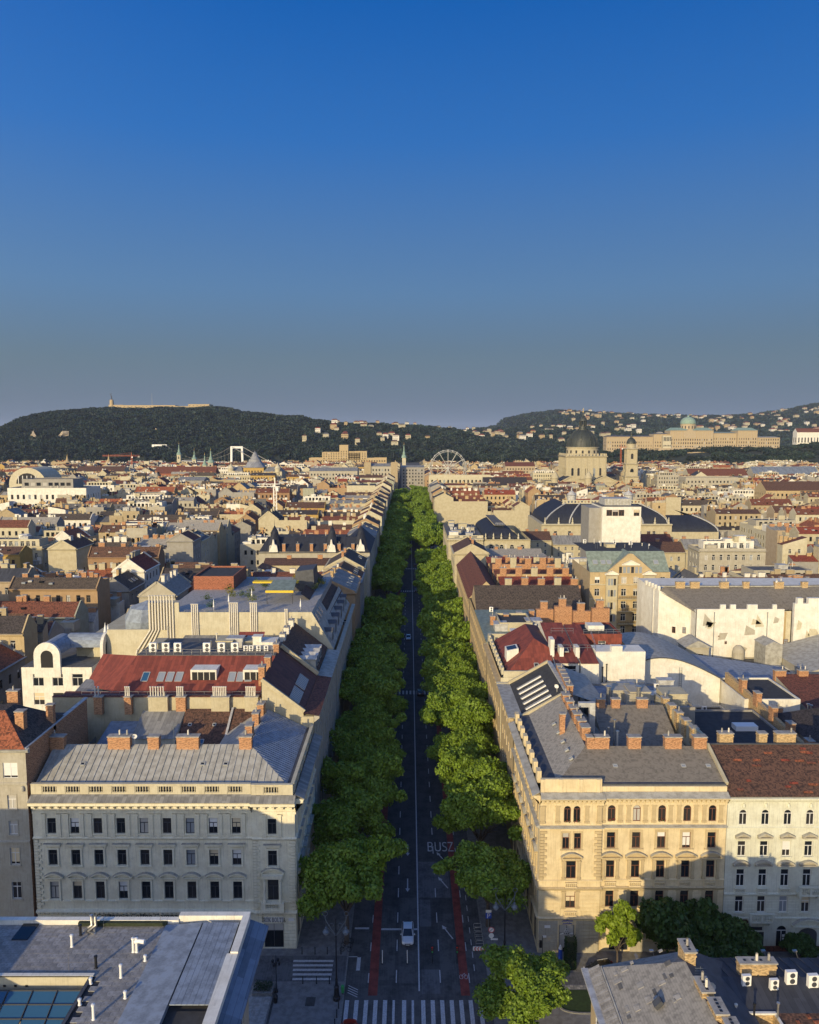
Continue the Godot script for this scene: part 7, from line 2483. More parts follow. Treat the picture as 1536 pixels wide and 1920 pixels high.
func red_mansard_house() -> void:
	var b := thing("attic_house", "house with bright red hipped attic, terraces and a pale square fire wall", "building", Vector3(34, 0, -157))
	claim(XR, 52, -172, -144)
	var z1 := -144.5
	var z0 := -171.5
	var w := "wall_ivory"
	facade(b, Vector3(XR, 0, z0), Vector3.BACK, z1 - z0, 24.6, "wall_sand", spread(z1 - z0, 8), storeys(24.6, 5, 4))
	facade(b, Vector3(XR, 0, z1), Vector3.RIGHT, 10.5, 24.6, w, [5.2], [{"v": 22.0, "h": 0.01, "w": 0.01, "fill": false}])
	moulding(b, "cornice", "wall_sand", Vector3(XR, 22.8, z0), Vector3.BACK, z1 - z0, [Vector2(0, 0), Vector2(0.3, 0.2), Vector2(0.9, 0.6), Vector2(0.9, 0.9), Vector2(0, 1.0)])
	moulding(b, "cornice", w, Vector3(XR - 0.9, 22.8, z1), Vector3.RIGHT, 10.9, [Vector2(0, 0), Vector2(0.2, 0.2), Vector2(0.8, 0.6), Vector2(0.8, 0.9), Vector2(0, 1.0)])
	brackets(b, Vector3(XR, 22.9, z1 + 0.02), Vector3.RIGHT, 10.0, 0.9, w, 0.6, 0.4)
	parapet(b, Vector3(XR + 0.6, 24.0, z1 - 0.8), Vector3.RIGHT, 10.0, 1.6, [5.0], w, 2.6, 8)
	for i in 9:
		b.g("parapet", w).box(Vector3(XR + 0.4, 24, z1 - 2.5 - i * 3.0), Vector3(XR + 0.9, 25.8, z1 - 4.0 - i * 3.0))
	b.g("gutter", "felt_dark").q(Vector3(XR + 0.4, 24.4, z1 - 0.8), Vector3(29, 24.4, z1 - 0.8), Vector3(29, 24.4, z0), Vector3(XR + 0.4, 24.4, z0))
	b.g("roof", "sheet_red").q(Vector3(19.4, 24.9, z1 - 1.8), Vector3(28.6, 24.9, z1 - 1.8), Vector3(28.6, 28.6, z1 - 6.2), Vector3(25.6, 30.0, z1 - 9.0))
	b.g("roof", "sheet_red").q(Vector3(19.4, 24.9, z0 + 1.0), Vector3(19.4, 24.9, z1 - 1.8), Vector3(25.6, 30.0, z1 - 9.0), Vector3(25.6, 30.0, z0 + 6.0))
	b.g("roof", "sheet_maroon").q(Vector3(25.6, 30.0, z1 - 9), Vector3(28.6, 28.6, z1 - 6.2), Vector3(29.0, 28.6, z0 + 2), Vector3(25.6, 30.0, z0 + 6))
	var up := Vector3(6.2, 5.1, 0).normalized()
	var g := MB.new()
	g.hexa([Vector3(19.9, 25.4, -152.2), Vector3(22.3, 26.4, -152.2), Vector3(22.3, 26.4, -155.6), Vector3(19.9, 25.4, -155.6), Vector3(19.9, 27.7, -152.2), Vector3(22.3, 28.2, -152.2), Vector3(22.3, 28.2, -155.6), Vector3(19.9, 27.7, -155.6)])
	var o := own(b, "dormer", g, "wall_white", Vector3(21, 26, -154))
	g = MB.new()
	g.q(Vector3(20.1, 27.75, -152.6), Vector3(22.0, 28.15, -152.6), Vector3(22.0, 28.15, -155.2), Vector3(20.1, 27.75, -155.2))
	own(b, "pane", g, "glass_dark", Vector3(21, 27.8, -154), o)
	for x in [25.2, 27.2]:
		skylight(b, Vector3(x, 25.7, z1 - 2.6), Vector3.RIGHT, Vector3(0, 0.64, -0.77), 0.8, 1.1, "glass_room")
	wing(b, 28.8, 33.6, -165, -147.0, 26.8, "wall_white", "x", 3.6, "sheet_red", 0.0, 0, 0, {"f": [{"v": 23.6, "h": 2.6, "w": 3.6}], "gap": 5, "trim": false})
	wing(b, 34.0, 37.6, -165, -147.4, 26.6, "wall_white", "x", 3.4, "sheet_red", 0.0, 0, 0, {"f": [{"v": 23.6, "h": 2.4, "w": 2.8}], "gap": 4, "trim": false})
	for x in [28.7, 33.8, 30.6]:
		b.g("chimney_wall", "wall_white").box(Vector3(x - 0.4, 26, -149.5), Vector3(x + 0.4, 30.8 if x < 30 else 29.2, -152))
	rail(b, [Vector3(29, 28.6, -149.5), Vector3(37.4, 28.6, -149.5), Vector3(37.4, 30.6, -154)], 1.1)
	rail(b, [Vector3(29.4, 30.6, -155), Vector3(34, 30.6, -155)], 1.1)
	skylight(b, Vector3(31.4, 28.0, -150.5), Vector3.RIGHT, Vector3(0, 0.2, -0.98), 1.6, 1.4, "glass_room")
	wing(b, 37.0, 45.6, -170, -160.0, 28.8, "sheet_red", "flat", 0.35, "felt_dark", 0.5, 0, 0, {"f": [{"v": 26.0, "h": 1.6, "w": 1.6}], "gap": 3.6, "trim": false})
	rail(b, [Vector3(37.4, 29.1, -160.2), Vector3(45.4, 29.1, -160.2)], 1.0)
	b.g("roof_boxes", "wall_white").box(Vector3(39, 29.1, -163), Vector3(42.5, 30.2, -166))
	b.g("fire_wall", "wall_white").box(Vector3(37.9, 0, -156), Vector3(47.9, 27.9, -151))
	b.g("fire_wall", "wall_white").box(Vector3(41.0, 27.9, -152.4), Vector3(43.2, 29.0, -151.0))
	flue(b, Vector3(39.2, 21.5, -150.7), 3.2, 0.1, "iron")
	flue(b, Vector3(40.0, 21.5, -150.7), 3.8, 0.1, "iron")
	b.g("canopy", "metal_grey").box(Vector3(39, 21.4, -151), Vector3(48, 21.6, -147.6))
	rail(b, [Vector3(39, 21.6, -147.7), Vector3(48, 21.6, -147.7)], 0.8)
	wing(b, 38, 51.5, -150.8, -144.6, 20.0, "wall_grey", "flat", 0.4, "metal_blue", 0.5)
	finish(b)


func vaulted_hall() -> void:
	var b := thing("vaulted_hall", "white hall with a curved grey metal roof and a wall ladder", "building", Vector3(56, 0, -164))
	claim(52, 72, -180, -146)
	var w := "wall_white"
	var x0 := 49.2
	var x1 := 66.0
	var z1 := -157.5
	var z0 := -178.0
	var e := 22.6
	b.g("wall", w).q(Vector3(x0, 0, z1), Vector3(x1, 0, z1), Vector3(x1, 20.2, z1), Vector3(x0, e + 1.4, z1))
	b.g("wall", w).q(Vector3(x1, 0, z1), Vector3(x1, 0, z0), Vector3(x1, 20.2, z0), Vector3(x1, 20.2, z1))
	var n := 14
	var bow := func(t: float) -> Vector2: return Vector2(lerpf(x0, x1 + 0.4, t), lerpf(e + 1.4, 20.1, t) + 2.1 * sin(PI * pow(t, 0.8)))
	for i in n:
		var p: Vector2 = bow.call(float(i) / n)
		var q: Vector2 = bow.call(float(i + 1) / n)
		b.g("curved_roof", "metal_grey").q(Vector3(p.x, p.y, z1 + 0.3), Vector3(q.x, q.y, z1 + 0.3), Vector3(q.x, q.y, z0), Vector3(p.x, p.y, z0))
		b.g("wall", w).q(Vector3(p.x, lerpf(e + 1.4, 20.1, float(i) / n), z1), Vector3(q.x, lerpf(e + 1.4, 20.1, float(i + 1) / n), z1), Vector3(q.x, q.y, z1), Vector3(p.x, p.y, z1))
		b.g("roof_edge", "metal_dark").bar(Vector3(p.x, p.y - 0.08, z1 + 0.32), Vector3(q.x, q.y - 0.08, z1 + 0.32), 0.12, 0.2)
	var ld := MB.new()
	for s in [-0.25, 0.25]:
		ld.bar(Vector3(57.5 + s, 13, z1 + 0.12), Vector3(57.5 + s, 22.6, z1 + 0.12), 0.06, 0.06)
	for i in 20:
		ld.bar(Vector3(57.2, 13.3 + i * 0.45, z1 + 0.12), Vector3(57.8, 13.3 + i * 0.45, z1 + 0.12), 0.05, 0.05)
	own(b, "wall_ladder", ld, "iron_grey", Vector3(57.5, 13, z1))
	wing(b, 52, 66.2, -157.3, -147.5, 14.0, w, "flat", 0.4, "felt_dark", 0.5)
	wing(b, 66.4, 77.5, -160, -146.5, 19.2, w, "flat", 0.35, "felt_dark", 0.5, 0, 0, {"f": [{"v": 17.0, "h": 1.5, "w": 1.2}], "gap": 4.5, "trim": false})
	b.g("rear_roof", "metal_blue").hexa([Vector3(66, 17.5, -162), Vector3(90, 14, -166), Vector3(90, 14, -180), Vector3(66, 17.5, -180), Vector3(66, 18.2, -162), Vector3(90, 14.6, -166), Vector3(90, 15.6, -180), Vector3(66, 19.2, -180)])
	clutter(b, 53, 64, -156, -148, 14.0, 5)
	finish(b)


func yard_blocks() -> void:
	var b := thing("rear_block", "plain grey block with black flat roof behind the ivory tenement", "building", Vector3(57, 0, -132))
	claim(44, 80, -146, -116)
	wing(b, 46.0, 66.5, -143.0, -123.5, 18.4, "wall_grey", "flat", 0.35, "felt_dark", 0.5, 0, 0, {"f": [{"v": 11.5, "h": 0.8, "w": 0.8}, {"v": 15.0, "h": 0.8, "w": 0.8}], "gap": 5.5, "trim": false})
	b.g("roof_vent", "plastic_white").box(Vector3(59, 18.4, -133), Vector3(63, 19.3, -135))
	aerial(b, Vector3(49, 18.4, -126), 4)
	b.g("boundary_wall", "brick_yellow").hexa([Vector3(67.2, 0, -118), Vector3(67.9, 0, -118), Vector3(67.9, 0, -158), Vector3(67.2, 0, -158), Vector3(67.2, 18.6, -118), Vector3(67.9, 18.6, -118), Vector3(67.9, 21.4, -158), Vector3(67.2, 21.4, -158)])
	for i in 5:
		chimney(b, Vector3(67.5, 19.0 + i * 0.5, -124 - i * 6.5), 0.9, 1.5, 1.5, "brick")
	b.g("boundary_wall", "wall_cream").bar(Vector3(44.6, 24.6, -110.5), Vector3(44.6, 23.0, -134), 0.5, 4.0)
	for i in 6:
		chimney(b, Vector3(44.6, 24.6, -112 - i * 3.4), 0.9, 1.4, 1.6, "brick_yellow")
	finish(b)
	b = thing("rear_block", "low house with black hipped tile roof beside the brick boundary wall", "building", Vector3(78, 0, -128))
	wing(b, 69, 92, -139, -119, 19.5, "wall_grey", "x", 5.5, "tile_dark", 0.5, 7.0, 0, {"f": [{"v": 14.0, "h": 1.6, "w": 1.1}], "gap": 4, "trim": false})
	for c in [[76, -129, 2.0], [84, -129.5, 1.4], [79.0, -124, 1.4]]:
		chimney(b, Vector3(c[0], 24.2, c[1]), c[2], 0.8, 1.7, "brick")
	for i in 3:
		skylight(b, Vector3(76.0 + i * 1.6, 22.2, -125.6), Vector3.RIGHT, Vector3(0, 0.48, -0.87), 0.7, 1.2, "glass_pale")
	finish(b)
	claim(68, 93, -140, -118)
	b = thing("rear_block", "rust roofed workshop range with steel flues behind the brick wall", "building", Vector3(82, 0, -152))
	wing(b, 79, 96, -161, -142, 16.5, "wall_stone", "x", 3.5, "tile_rust", 0.0)
	wing(b, 69, 78.5, -157, -142, 15.5, "wall_grey", "flat", 0.5, "felt_dark", 0.5)
	for i in 5:
		flue(b, Vector3(77.5 + i * 1.1, 15.5, -143.5 - (i % 2)), 4.2 - 0.5 * (i % 3), 0.2, "steel")
	clutter(b, 70, 78, -156, -143, 15.5, 10)
	chimney(b, Vector3(73, 15.5, -146), 1.2, 0.9, 2.4, "brick")
	chimney(b, Vector3(80, 19.5, -160.4), 2.4, 0.9, 1.6, "brick")
	chimney(b, Vector3(85, 19.5, -160.4), 2.0, 0.9, 1.6, "brick")
	finish(b)
	claim(68, 97, -162, -140)


func white_gables() -> void:
	var b := thing("fire_wall_block", "long block showing tall bare white fire walls with notched tops", "building", Vector3(86, 0, -205))
	claim(64, 125, -222, -166)
	var w := "wall_white"
	var zf := -194.0
	b.g("fire_wall", w).q(Vector3(67.5, 0, -203), Vector3(74.5, 0, -198), Vector3(74.5, 25.5, -198), Vector3(67.5, 29.8, -203))
	b.g("fire_wall", w).q(Vector3(66.2, 0, -214), Vector3(67.5, 0, -203), Vector3(67.5, 29.8, -203), Vector3(66.2, 29.8, -214))
	b.g("fire_wall", w).box(Vector3(74.5, 0, zf - 0.5), Vector3(97.2, 26.6, zf))
	for s in [[80.6, 82], [83.2, 84.6], [87.6, 90.2], [94.2, 95.2]]:
		b.g("fire_wall", w).box(Vector3(s[0], 26.6, zf - 0.6), Vector3(s[1], 27.8, zf + 0.02))
	for i in 5:
		b.g("fire_wall", w).box(Vector3(66.3 + i * 0.25, 29.6, -212 + i * 1.9), Vector3(67.0 + i * 0.25, 30.8, -211 + i * 1.9))
	b.g("fire_wall", w).q(Vector3(74.5, 0, -198), Vector3(74.5, 0, zf), Vector3(74.5, 26.6, zf), Vector3(74.5, 25.5, -198))
	b.g("fire_wall", w).box(Vector3(99.5, 0, zf - 0.5), Vector3(122, 28.2, zf + 0.6))
	for s in [[100.2, 101.6], [103, 106], [109, 111], [115, 118]]:
		b.g("fire_wall", w).box(Vector3(s[0], 28.2, zf - 0.6), Vector3(s[1], 29.6, zf + 0.62))
	b.g("wall", "wall_sand").box(Vector3(97.2, 0, zf - 4), Vector3(99.5, 25, zf - 3.5))
	b.frame = "frame_brown"
	for p in [[71.0, 18.6, -200.52], [73.2, 18.9, -198.92]]:
		var u := Vector3(7, 0, 5).normalized()
		window(b, Vector3(p[0], p[1], p[2]) + u.cross(UP) * 0.06, u, 0.9, 1.7)
	for p in [[82.3, 17.4, 0.6, 0.8], [80.4, 19.3, 0.3, 0.3], [97.9, 17, 1.1, 1.7]]:
		window(b, Vector3(p[0], p[1], zf + 0.06), Vector3.RIGHT, p[2], p[3])
	b.g("roof", "slate_dark").q(Vector3(74.6, 25.4, zf - 0.6), Vector3(97.2, 25.4, zf - 0.6), Vector3(97.2, 30.2, -206), Vector3(70.0, 30.2, -206))
	b.g("roof", "slate_dark").q(Vector3(67.6, 29.4, -203), Vector3(74.6, 25.4, -197.5), Vector3(74.6, 25.4, zf - 0.6), Vector3(70, 30.2, -206))
	b.g("roof", "slate_dark").q(Vector3(97.2, 25.4, zf - 4), Vector3(122, 27.0, zf - 0.6), Vector3(122, 31, -206), Vector3(97.2, 30.2, -206))
	b.g("wall", w).box(Vector3(67, 0, -221), Vector3(122, 29.6, -206))
	b.g("ridge", "metal_grey").bar(Vector3(68, 30.3, -206), Vector3(122, 30.3, -206), 1.2, 0.3)
	for x in [74, 78, 86, 92, 101, 108]:
		chimney(b, Vector3(x, 29.8, -205.5), 2.4 if int(x) % 4 else 1.6, 0.9, 1.8, "brick_yellow")
	aerial(b, Vector3(84, 29, -203), 3.5)
	for i in 16:
		var g := MB.new()
		var x := 75.0 + hash2(i, 2, 8) * 21.0 + (25.0 if i % 4 == 0 else 0.0)
		var y := 10.0 + hash2(i, 5, 3) * 14.0
		var dz := 0.6 if x > 99.4 else 0.0
		if x < 96.0 or x > 99.6:
			g.prism(Vector3(x, y, zf + dz), Vector3.RIGHT, Vector3.BACK, [Vector2(0, 0), Vector2(1.0 + 2.0 * hash2(i, 1, 1), 0.2), Vector2(1.2 + 1.6 * hash2(i, 4, 1), 1.0 + hash2(i, 6, 1)), Vector2(0.4, 1.4 + 2.0 * hash2(i, 3, 1))], 0.0, 0.02)
			own(b, "plaster_patch", g, ["wall_ivory", "wall_stone"][i % 2], Vector3(x, y, zf))
	for x in [79.0, 92.8, 108.0]:
		flue(b, Vector3(x, 13.8, zf + 0.2 + (0.6 if x > 99 else 0.0)), 12.0, 0.09, "iron_grey")
	dish(b, Vector3(100, 31, -205), 0.3)
	var ln := MB.new()
	ln.lathe(Vector3(84.6, 13.6, -191.5), [Vector2(1.5, 0), Vector2(1.5, 2.4), Vector2(1.3, 3.3), Vector2(0.7, 4.0), Vector2(0, 4.2)], 14)
	own(b, "roof_lantern", ln, "wall_stone", Vector3(84.6, 13.6, -191.5))
	wing(b, 74.5, 92, -193.8, -182, 13.6, "wall_stone", "flat", 0.3, "metal_dark", 0.5)
	var pv := MB.new()
	pv.prism(Vector3(72.5, 14.0, -190), Vector3.RIGHT, Vector3.BACK, [Vector2(-3.4, 4.4), Vector2(3.4, 4.4), Vector2(0, 6.2)], -3.5, 3.0)
	own(b, "pavilion_roof", pv, "metal_grey", Vector3(72.5, 14, -190))
	wing(b, 69.6, 75.4, -193, -187.4, 18.4, "wall_stone", "none", 0, "metal_grey", 0.5, 0, 0, {"f": [{"v": 14.0, "h": 2.6, "w": 1.2}], "gap": 1.6, "trim": false})
	finish(b)
	b = thing("shed_hall", "big gabled hall with grey sheet roof in front of the white fire walls", "building", Vector3(104, 0, -180))
	wing(b, 92.4, 122, -192, -172, 16.8, "wall_stone", "z", 5.2, "metal_grey", 0.62)
	wing(b, 88.0, 92.2, -190, -184, 19.8, "metal_grey", "z", 1.0, "metal_grey", 0.5)
	wing(b, 88.0, 92.6, -183.8, -178, 14.5, "wall_white", "flat", 0.3, "felt_grey", 0.5)
	finish(b)


func yellow_house() -> void:
	var b := thing("apartment_house", "tall yellow apartment house with a white pedimented gable and bay windows", "building", Vector3(66, 0, -236))
	claim(53, 80, -252, -222.5)
	var w := "wall_sand"
	var zf := -225.0
	var R := Vector3.RIGHT
	var o := Vector3(54.0, 0, zf)
	facade(b, o, R, 24.0, 30.6, w, [2.2, 6.4, 10.2, 13.8, 17.6, 21.8], [{"v": 12.0, "h": 2.2, "w": 1.5, "st": "cross"}, {"v": 15.8, "h": 2.2, "w": 1.5, "st": "cross"}, {"v": 19.6, "h": 2.2, "w": 1.5, "st": "cross"}, {"v": 23.4, "h": 2.2, "w": 1.5, "st": "cross"}, {"v": 27.2, "h": 2.0, "w": 1.5, "st": "cross"}])
	b.g("wall", "wall_tan").q(Vector3(54, 0, -250), Vector3(54, 0, zf), Vector3(54, 30.6, zf), Vector3(54, 30.6, -250))
	b.g("wall", "wall_white").q(Vector3(78, 0, zf), Vector3(78, 0, -250), Vector3(78, 30.6, -250), Vector3(78, 30.6, zf))
	for x in [6.4, 17.6]:
		var g := MB.new()
		g.obox(o + R * x, R, Vector3.BACK, Vector3(-1.7, 11, 0), Vector3(1.7, 29.6, 0.9))
		var bo := own(b, "bay", g, "wall_cream", o + R * x)
		for v in [12.0, 15.8, 19.6, 23.4, 26.8]:
			for s in [-0.85, 0.0, 0.85]:
				var p := MB.new()
				p.obox(o + Vector3(x + s, v, 0.9), R, Vector3.BACK, Vector3(-0.33, 0, 0), Vector3(0.33, 2.0, 0.02))
				own(b, "pane", p, ["glass_room", "glass_pale", "curtain_pane"][rng.randi() % 3], o + Vector3(x + s, v, 0.9), bo)
		hood(b, o + Vector3(x, 30.0, 0.3), R, 4.2, "gable", "wall_white")
	for v in [14.9, 18.7, 22.5]:
		var g := MB.new()
		g.obox(o + Vector3(12, v, 0), R, Vector3.BACK, Vector3(-3.4, 0, 0), Vector3(3.4, 0.2, 1.1))
		own(b, "balcony", g, "wall_cream", o + Vector3(12, v, 0))
		rail(b, [o + Vector3(8.6, v + 0.2, 1.05), o + Vector3(15.4, v + 0.2, 1.05)], 0.9, "iron", 0.5)
	for v in [11.2, 22.2, 26.6]:
		moulding(b, "string_course", "wall_cream", o + UP * v, R, 24, [Vector2(0, 0), Vector2(0.2, 0.1), Vector2(0.2, 0.3), Vector2(0, 0.4)])
	var gb := MB.new()
	gb.prism(o + Vector3(12, 30.0, 0.15), R, Vector3.BACK, [Vector2(-7.0, 0), Vector2(7.0, 0), Vector2(6.4, 1.2), Vector2(0.6, 6.2), Vector2(-0.6, 6.2), Vector2(-6.4, 1.2)], -0.7, 0.1)
	var go := own(b, "gable", gb, w, o + Vector3(12, 30, 0))
	for i in 6:
		var p := MB.new()
		p.obox(o + Vector3(9.0 + i * 1.2, 30.4, 0.26), R, Vector3.BACK, Vector3(-0.42, 0, 0), Vector3(0.42, 1.9, 0.02))
		own(b, "pane", p, "glass_pale" if i % 3 else "glass_room", o + Vector3(9.0 + i * 1.2, 30.4, 0.25), go)
	hood(b, o + Vector3(12, 32.9, 0.3), R, 5.4, "gable", "wall_white")
	b.g("roof", "metal_green").q(Vector3(54, 30.6, zf - 0.6), Vector3(78, 30.6, zf - 0.6), Vector3(78, 36.0, zf - 6.5), Vector3(54, 36.0, zf - 6.5))
	b.g("gable_roof", "metal_green").prism(Vector3(66, 30.4, zf - 0.5), R, Vector3.BACK, [Vector2(-6.6, 0.6), Vector2(6.6, 0.6), Vector2(0, 6.1)], -8, 0)
	b.g("flat_roof", "felt_dark").q(Vector3(54, 36, zf - 6.5), Vector3(78, 36, zf - 6.5), Vector3(78, 36, -250), Vector3(54, 36, -250))
	for x in [56.2, 58.6, 60.4, 74.6]:
		skylight(b, Vector3(x, 32.6, zf - 2.6), R, Vector3(0, 0.68, -0.73), 1.3, 1.5, "glass_pale")
	clutter(b, 55, 77, -249, -233, 36, 14)
	finish(b)


func tower_cube() -> void:
	var b := thing("fly_tower", "plain white cubic tower block with a strip of dark windows", "building", Vector3(84, 0, -308))
	claim(72, 96, -322, -296)
	b.g("wall", "wall_white").box(Vector3(76.3, 0, -318), Vector3(91.6, 43.0, -300))
	b.g("side_wall", "wall_grey").box(Vector3(71.5, 0, -316), Vector3(76.28, 42.4, -302))
	b.g("roof", "felt_grey").box(Vector3(76.3, 43.0, -318), Vector3(91.6, 43.15, -300))
	for x in [79, 81.4, 83.8, 89.8]:
		window(b, Vector3(x, 39.4, -299.97), Vector3.RIGHT, 2.2, 2.4, "t", "frame_brown", 2)
	var pl := MB.new()
	pl.box(Vector3(78.4, 43.1, -314), Vector3(89, 45.8, -305))
	own(b, "plant_room", pl, "metal_light", Vector3(84, 43.1, -310))
	for i in 8:
		var g := MB.new()
		g.box(Vector3(78.8 + i * 1.25, 43.4, -304.99), Vector3(79.6 + i * 1.25, 45.6, -304.93))
		own(b, "louvre", g, "metal_grey", Vector3(79.2 + i * 1.25, 43.4, -305))
	clutter(b, 72, 90, -299.5, -290, 28.2, 8)
	finish(b)


func opera() -> void:
	var b := thing("opera_house", "opera house with great curved dark blue slate roofs edged in pale stone", "building", Vector3(110, 0, -450))
	claim(52, 180, -500, -326)
	b.lod = 1
	for s in [[57, 76, -404, 15.0, "tile_brown"], [76.5, 108, -402, 13.0, "sheet_grey"], [108.5, 140, -400, 14.0, "tile_rust"], [98, 128, -350, 17.0, "tile_brown"], [128.5, 165, -352, 18.0, "sheet_grey"]]:
		wing(b, s[0], s[1], s[2] - 14, s[2], s[3], "wall_cream", "x", 4.0, s[4], 0.5, 0, 0, {"f": storeys(s[3], 3, 3), "gap": 3.4})
		for i in 4:
			chimney(b, Vector3(lerpf(s[0] + 2, s[1] - 2, i / 3.0), s[3] + 3.4, s[2] - 7.6), 1.6, 0.8, 1.8, "brick")
	var w := "wall_cream"
	var R := Vector3.RIGHT
	var zf := -430.0
	facade(b, Vector3(75, 0, zf), R, 74, 20.4, w, [8, 16, 24, 32, 40, 48, 56, 64], [{"v": 13.5, "h": 3.0, "w": 1.8}])
	b.g("wall", w).box(Vector3(75, 0, -480), Vector3(149, 20.4, zf - 0.4))
	moulding(b, "cornice", "wall_ivory", Vector3(75, 19.4, zf), R, 74, [Vector2(0, 0), Vector2(0.5, 0.3), Vector2(1.0, 0.9), Vector2(1.0, 1.2), Vector2(0, 1.4)])
	for i in 10:
		var g := MB.new()
		g.lathe(Vector3(77 + i * 7.8, 20.6, zf - 0.2), [Vector2(0.7, 0), Vector2(0.7, 1.0), Vector2(0.35, 1.3), Vector2(0.5, 2.0), Vector2(0.25, 2.9), Vector2(0.3, 3.4), Vector2(0, 3.9)], 7)
		own(b, "statue", g, "wall_ivory", Vector3(77 + i * 7.8, 20.6, zf - 0.2))
	var bow := func(t: float) -> Vector2: return Vector2(14.0 * pow(t, 1.5), 10.6 * pow(t, 0.8))
	for i in 8:
		var p: Vector2 = bow.call(i / 8.0)
		var q: Vector2 = bow.call((i + 1) / 8.0)
		b.g("great_roof", "slate_blue").q(Vector3(77 + p.x, 20.6 + p.y, zf - 1 - p.x * 0.8), Vector3(147 - p.x, 20.6 + p.y, zf - 1 - p.x * 0.8), Vector3(147 - q.x, 20.6 + q.y, zf - 1 - q.x * 0.8), Vector3(77 + q.x, 20.6 + q.y, zf - 1 - q.x * 0.8))
		b.g("great_roof", "slate_blue").q(Vector3(77 + p.x, 20.6 + p.y, -478), Vector3(77 + p.x, 20.6 + p.y, zf - 1 - p.x * 0.8), Vector3(77 + q.x, 20.6 + q.y, zf - 1 - q.x * 0.8), Vector3(77 + q.x, 20.6 + q.y, -478))
		b.g("great_roof", "slate_blue").q(Vector3(147 - p.x, 20.6 + p.y, zf - 1 - p.x * 0.8), Vector3(147 - p.x, 20.6 + p.y, -478), Vector3(147 - q.x, 20.6 + q.y, -478), Vector3(147 - q.x, 20.6 + q.y, zf - 1 - q.x * 0.8))
		for s in [0.0, 0.2, 0.4, 0.6, 0.8, 1.0]:
			var a := Vector3(lerpf(77 + p.x, 147 - p.x, s), 20.8 + p.y, zf - 0.9 - p.x * 0.8)
			var c := Vector3(lerpf(77 + q.x, 147 - q.x, s), 20.8 + q.y, zf - 0.9 - q.x * 0.8)
			b.g("roof_ribs", "metal_light").bar(a, c, 0.7, 0.4)
	b.g("crest", "wall_ivory").box(Vector3(89, 30.8, zf - 13.4), Vector3(135, 31.6, zf - 12))
	for i in 24:
		b.g("crest", "wall_ivory").box(Vector3(89.3 + i * 1.95, 31.6, zf - 12.8), Vector3(90.2 + i * 1.95, 32.8, zf - 12.3))
	b.g("crest", "wall_ivory").box(Vector3(89, 32.8, zf - 13.0), Vector3(135, 33.2, zf - 12.1))
	for x in [95.5, 129.0]:
		var g := MB.new()
		g.lathe(Vector3(x, 30.8, zf - 18), [Vector2(2.6, 0), Vector2(2.6, 4.6), Vector2(3.0, 5.0), Vector2(1.6, 6.6), Vector2(0.5, 7.4), Vector2(0.3, 9.2), Vector2(0, 9.4)], 8)
		own(b, "roof_turret", g, "metal_light", Vector3(x, 30.8, zf - 18))
	for i in 8:
		var p: Vector2 = bow.call(i / 8.0) * 0.8
		var q: Vector2 = bow.call((i + 1) / 8.0) * 0.8
		b.g("side_roof", "slate_blue").q(Vector3(149, 16 + p.y, zf - 1 - p.x), Vector3(176 - p.x, 16 + p.y, zf - 1 - p.x), Vector3(176 - q.x, 16 + q.y, zf - 1 - q.x), Vector3(149, 16 + q.y, zf - 1 - q.x))
		b.g("side_roof", "slate_blue").q(Vector3(176 - p.x, 16 + p.y, zf - 1 - p.x), Vector3(176 - p.x, 16 + p.y, -475), Vector3(176 - q.x, 16 + q.y, -475), Vector3(176 - q.x, 16 + q.y, zf - 1 - q.x))
		b.g("roof_ribs", "metal_light").bar(Vector3(176 - p.x, 16.2 + p.y, zf - 0.9 - p.x), Vector3(176 - q.x, 16.2 + q.y, zf - 0.9 - q.x), 1.0, 0.5)
	b.g("wall", w).box(Vector3(149, 0, -476), Vector3(176, 16, zf - 0.5))
	finish(b)
	b = thing("mansard_palace", "pale stone palace with paired arched windows and a dark slate mansard", "building", Vector3(34, 0, -360))
	claim(XR, 56, -404, -345)
	zf = -346.0
	facade(b, Vector3(XR, 0, zf), R, 16, 24.0, w, [2.4, 3.8, 7.2, 8.6, 12, 13.4], [{"v": 12.5, "h": 2.6, "w": 1.1}, {"v": 18.0, "h": 3.2, "w": 1.1, "st": "arch"}])
	facade(b, Vector3(XR, 0, -400), Vector3.BACK, 54, 24.0, w, spread(54, 15), storeys(24, 5, 3, 1.3, 3.0))
	moulding(b, "cornice", "wall_ivory", Vector3(XR - 0.8, 22.6, zf), R, 16.8, [Vector2(0, 0), Vector2(0.3, 0.3), Vector2(0.9, 0.9), Vector2(0.9, 1.2), Vector2(0, 1.4)])
	brackets(b, Vector3(XR, 22.7, zf), R, 16, 1.1, "wall_ivory", 0.8, 0.6)
	b.g("roof", "felt_grey").box(Vector3(XR, 23.9, -400), Vector3(34, 24.1, zf))
	parapet(b, Vector3(XR, 24.0, zf - 0.6), R, 16, 1.3, [4, 8, 12], "wall_ivory", 2.4, 6)
	clutter(b, XR + 1, 33, -398, -350, 24.1, 30)
	wing(b, 34, 55.5, -400, -347, 23.5, w, "none", 0, "slate_blue", 0.5, 0, 0, {"f": [{"v": 18.0, "h": 3.0, "w": 2.0, "st": "arch"}], "gap": 4.6})
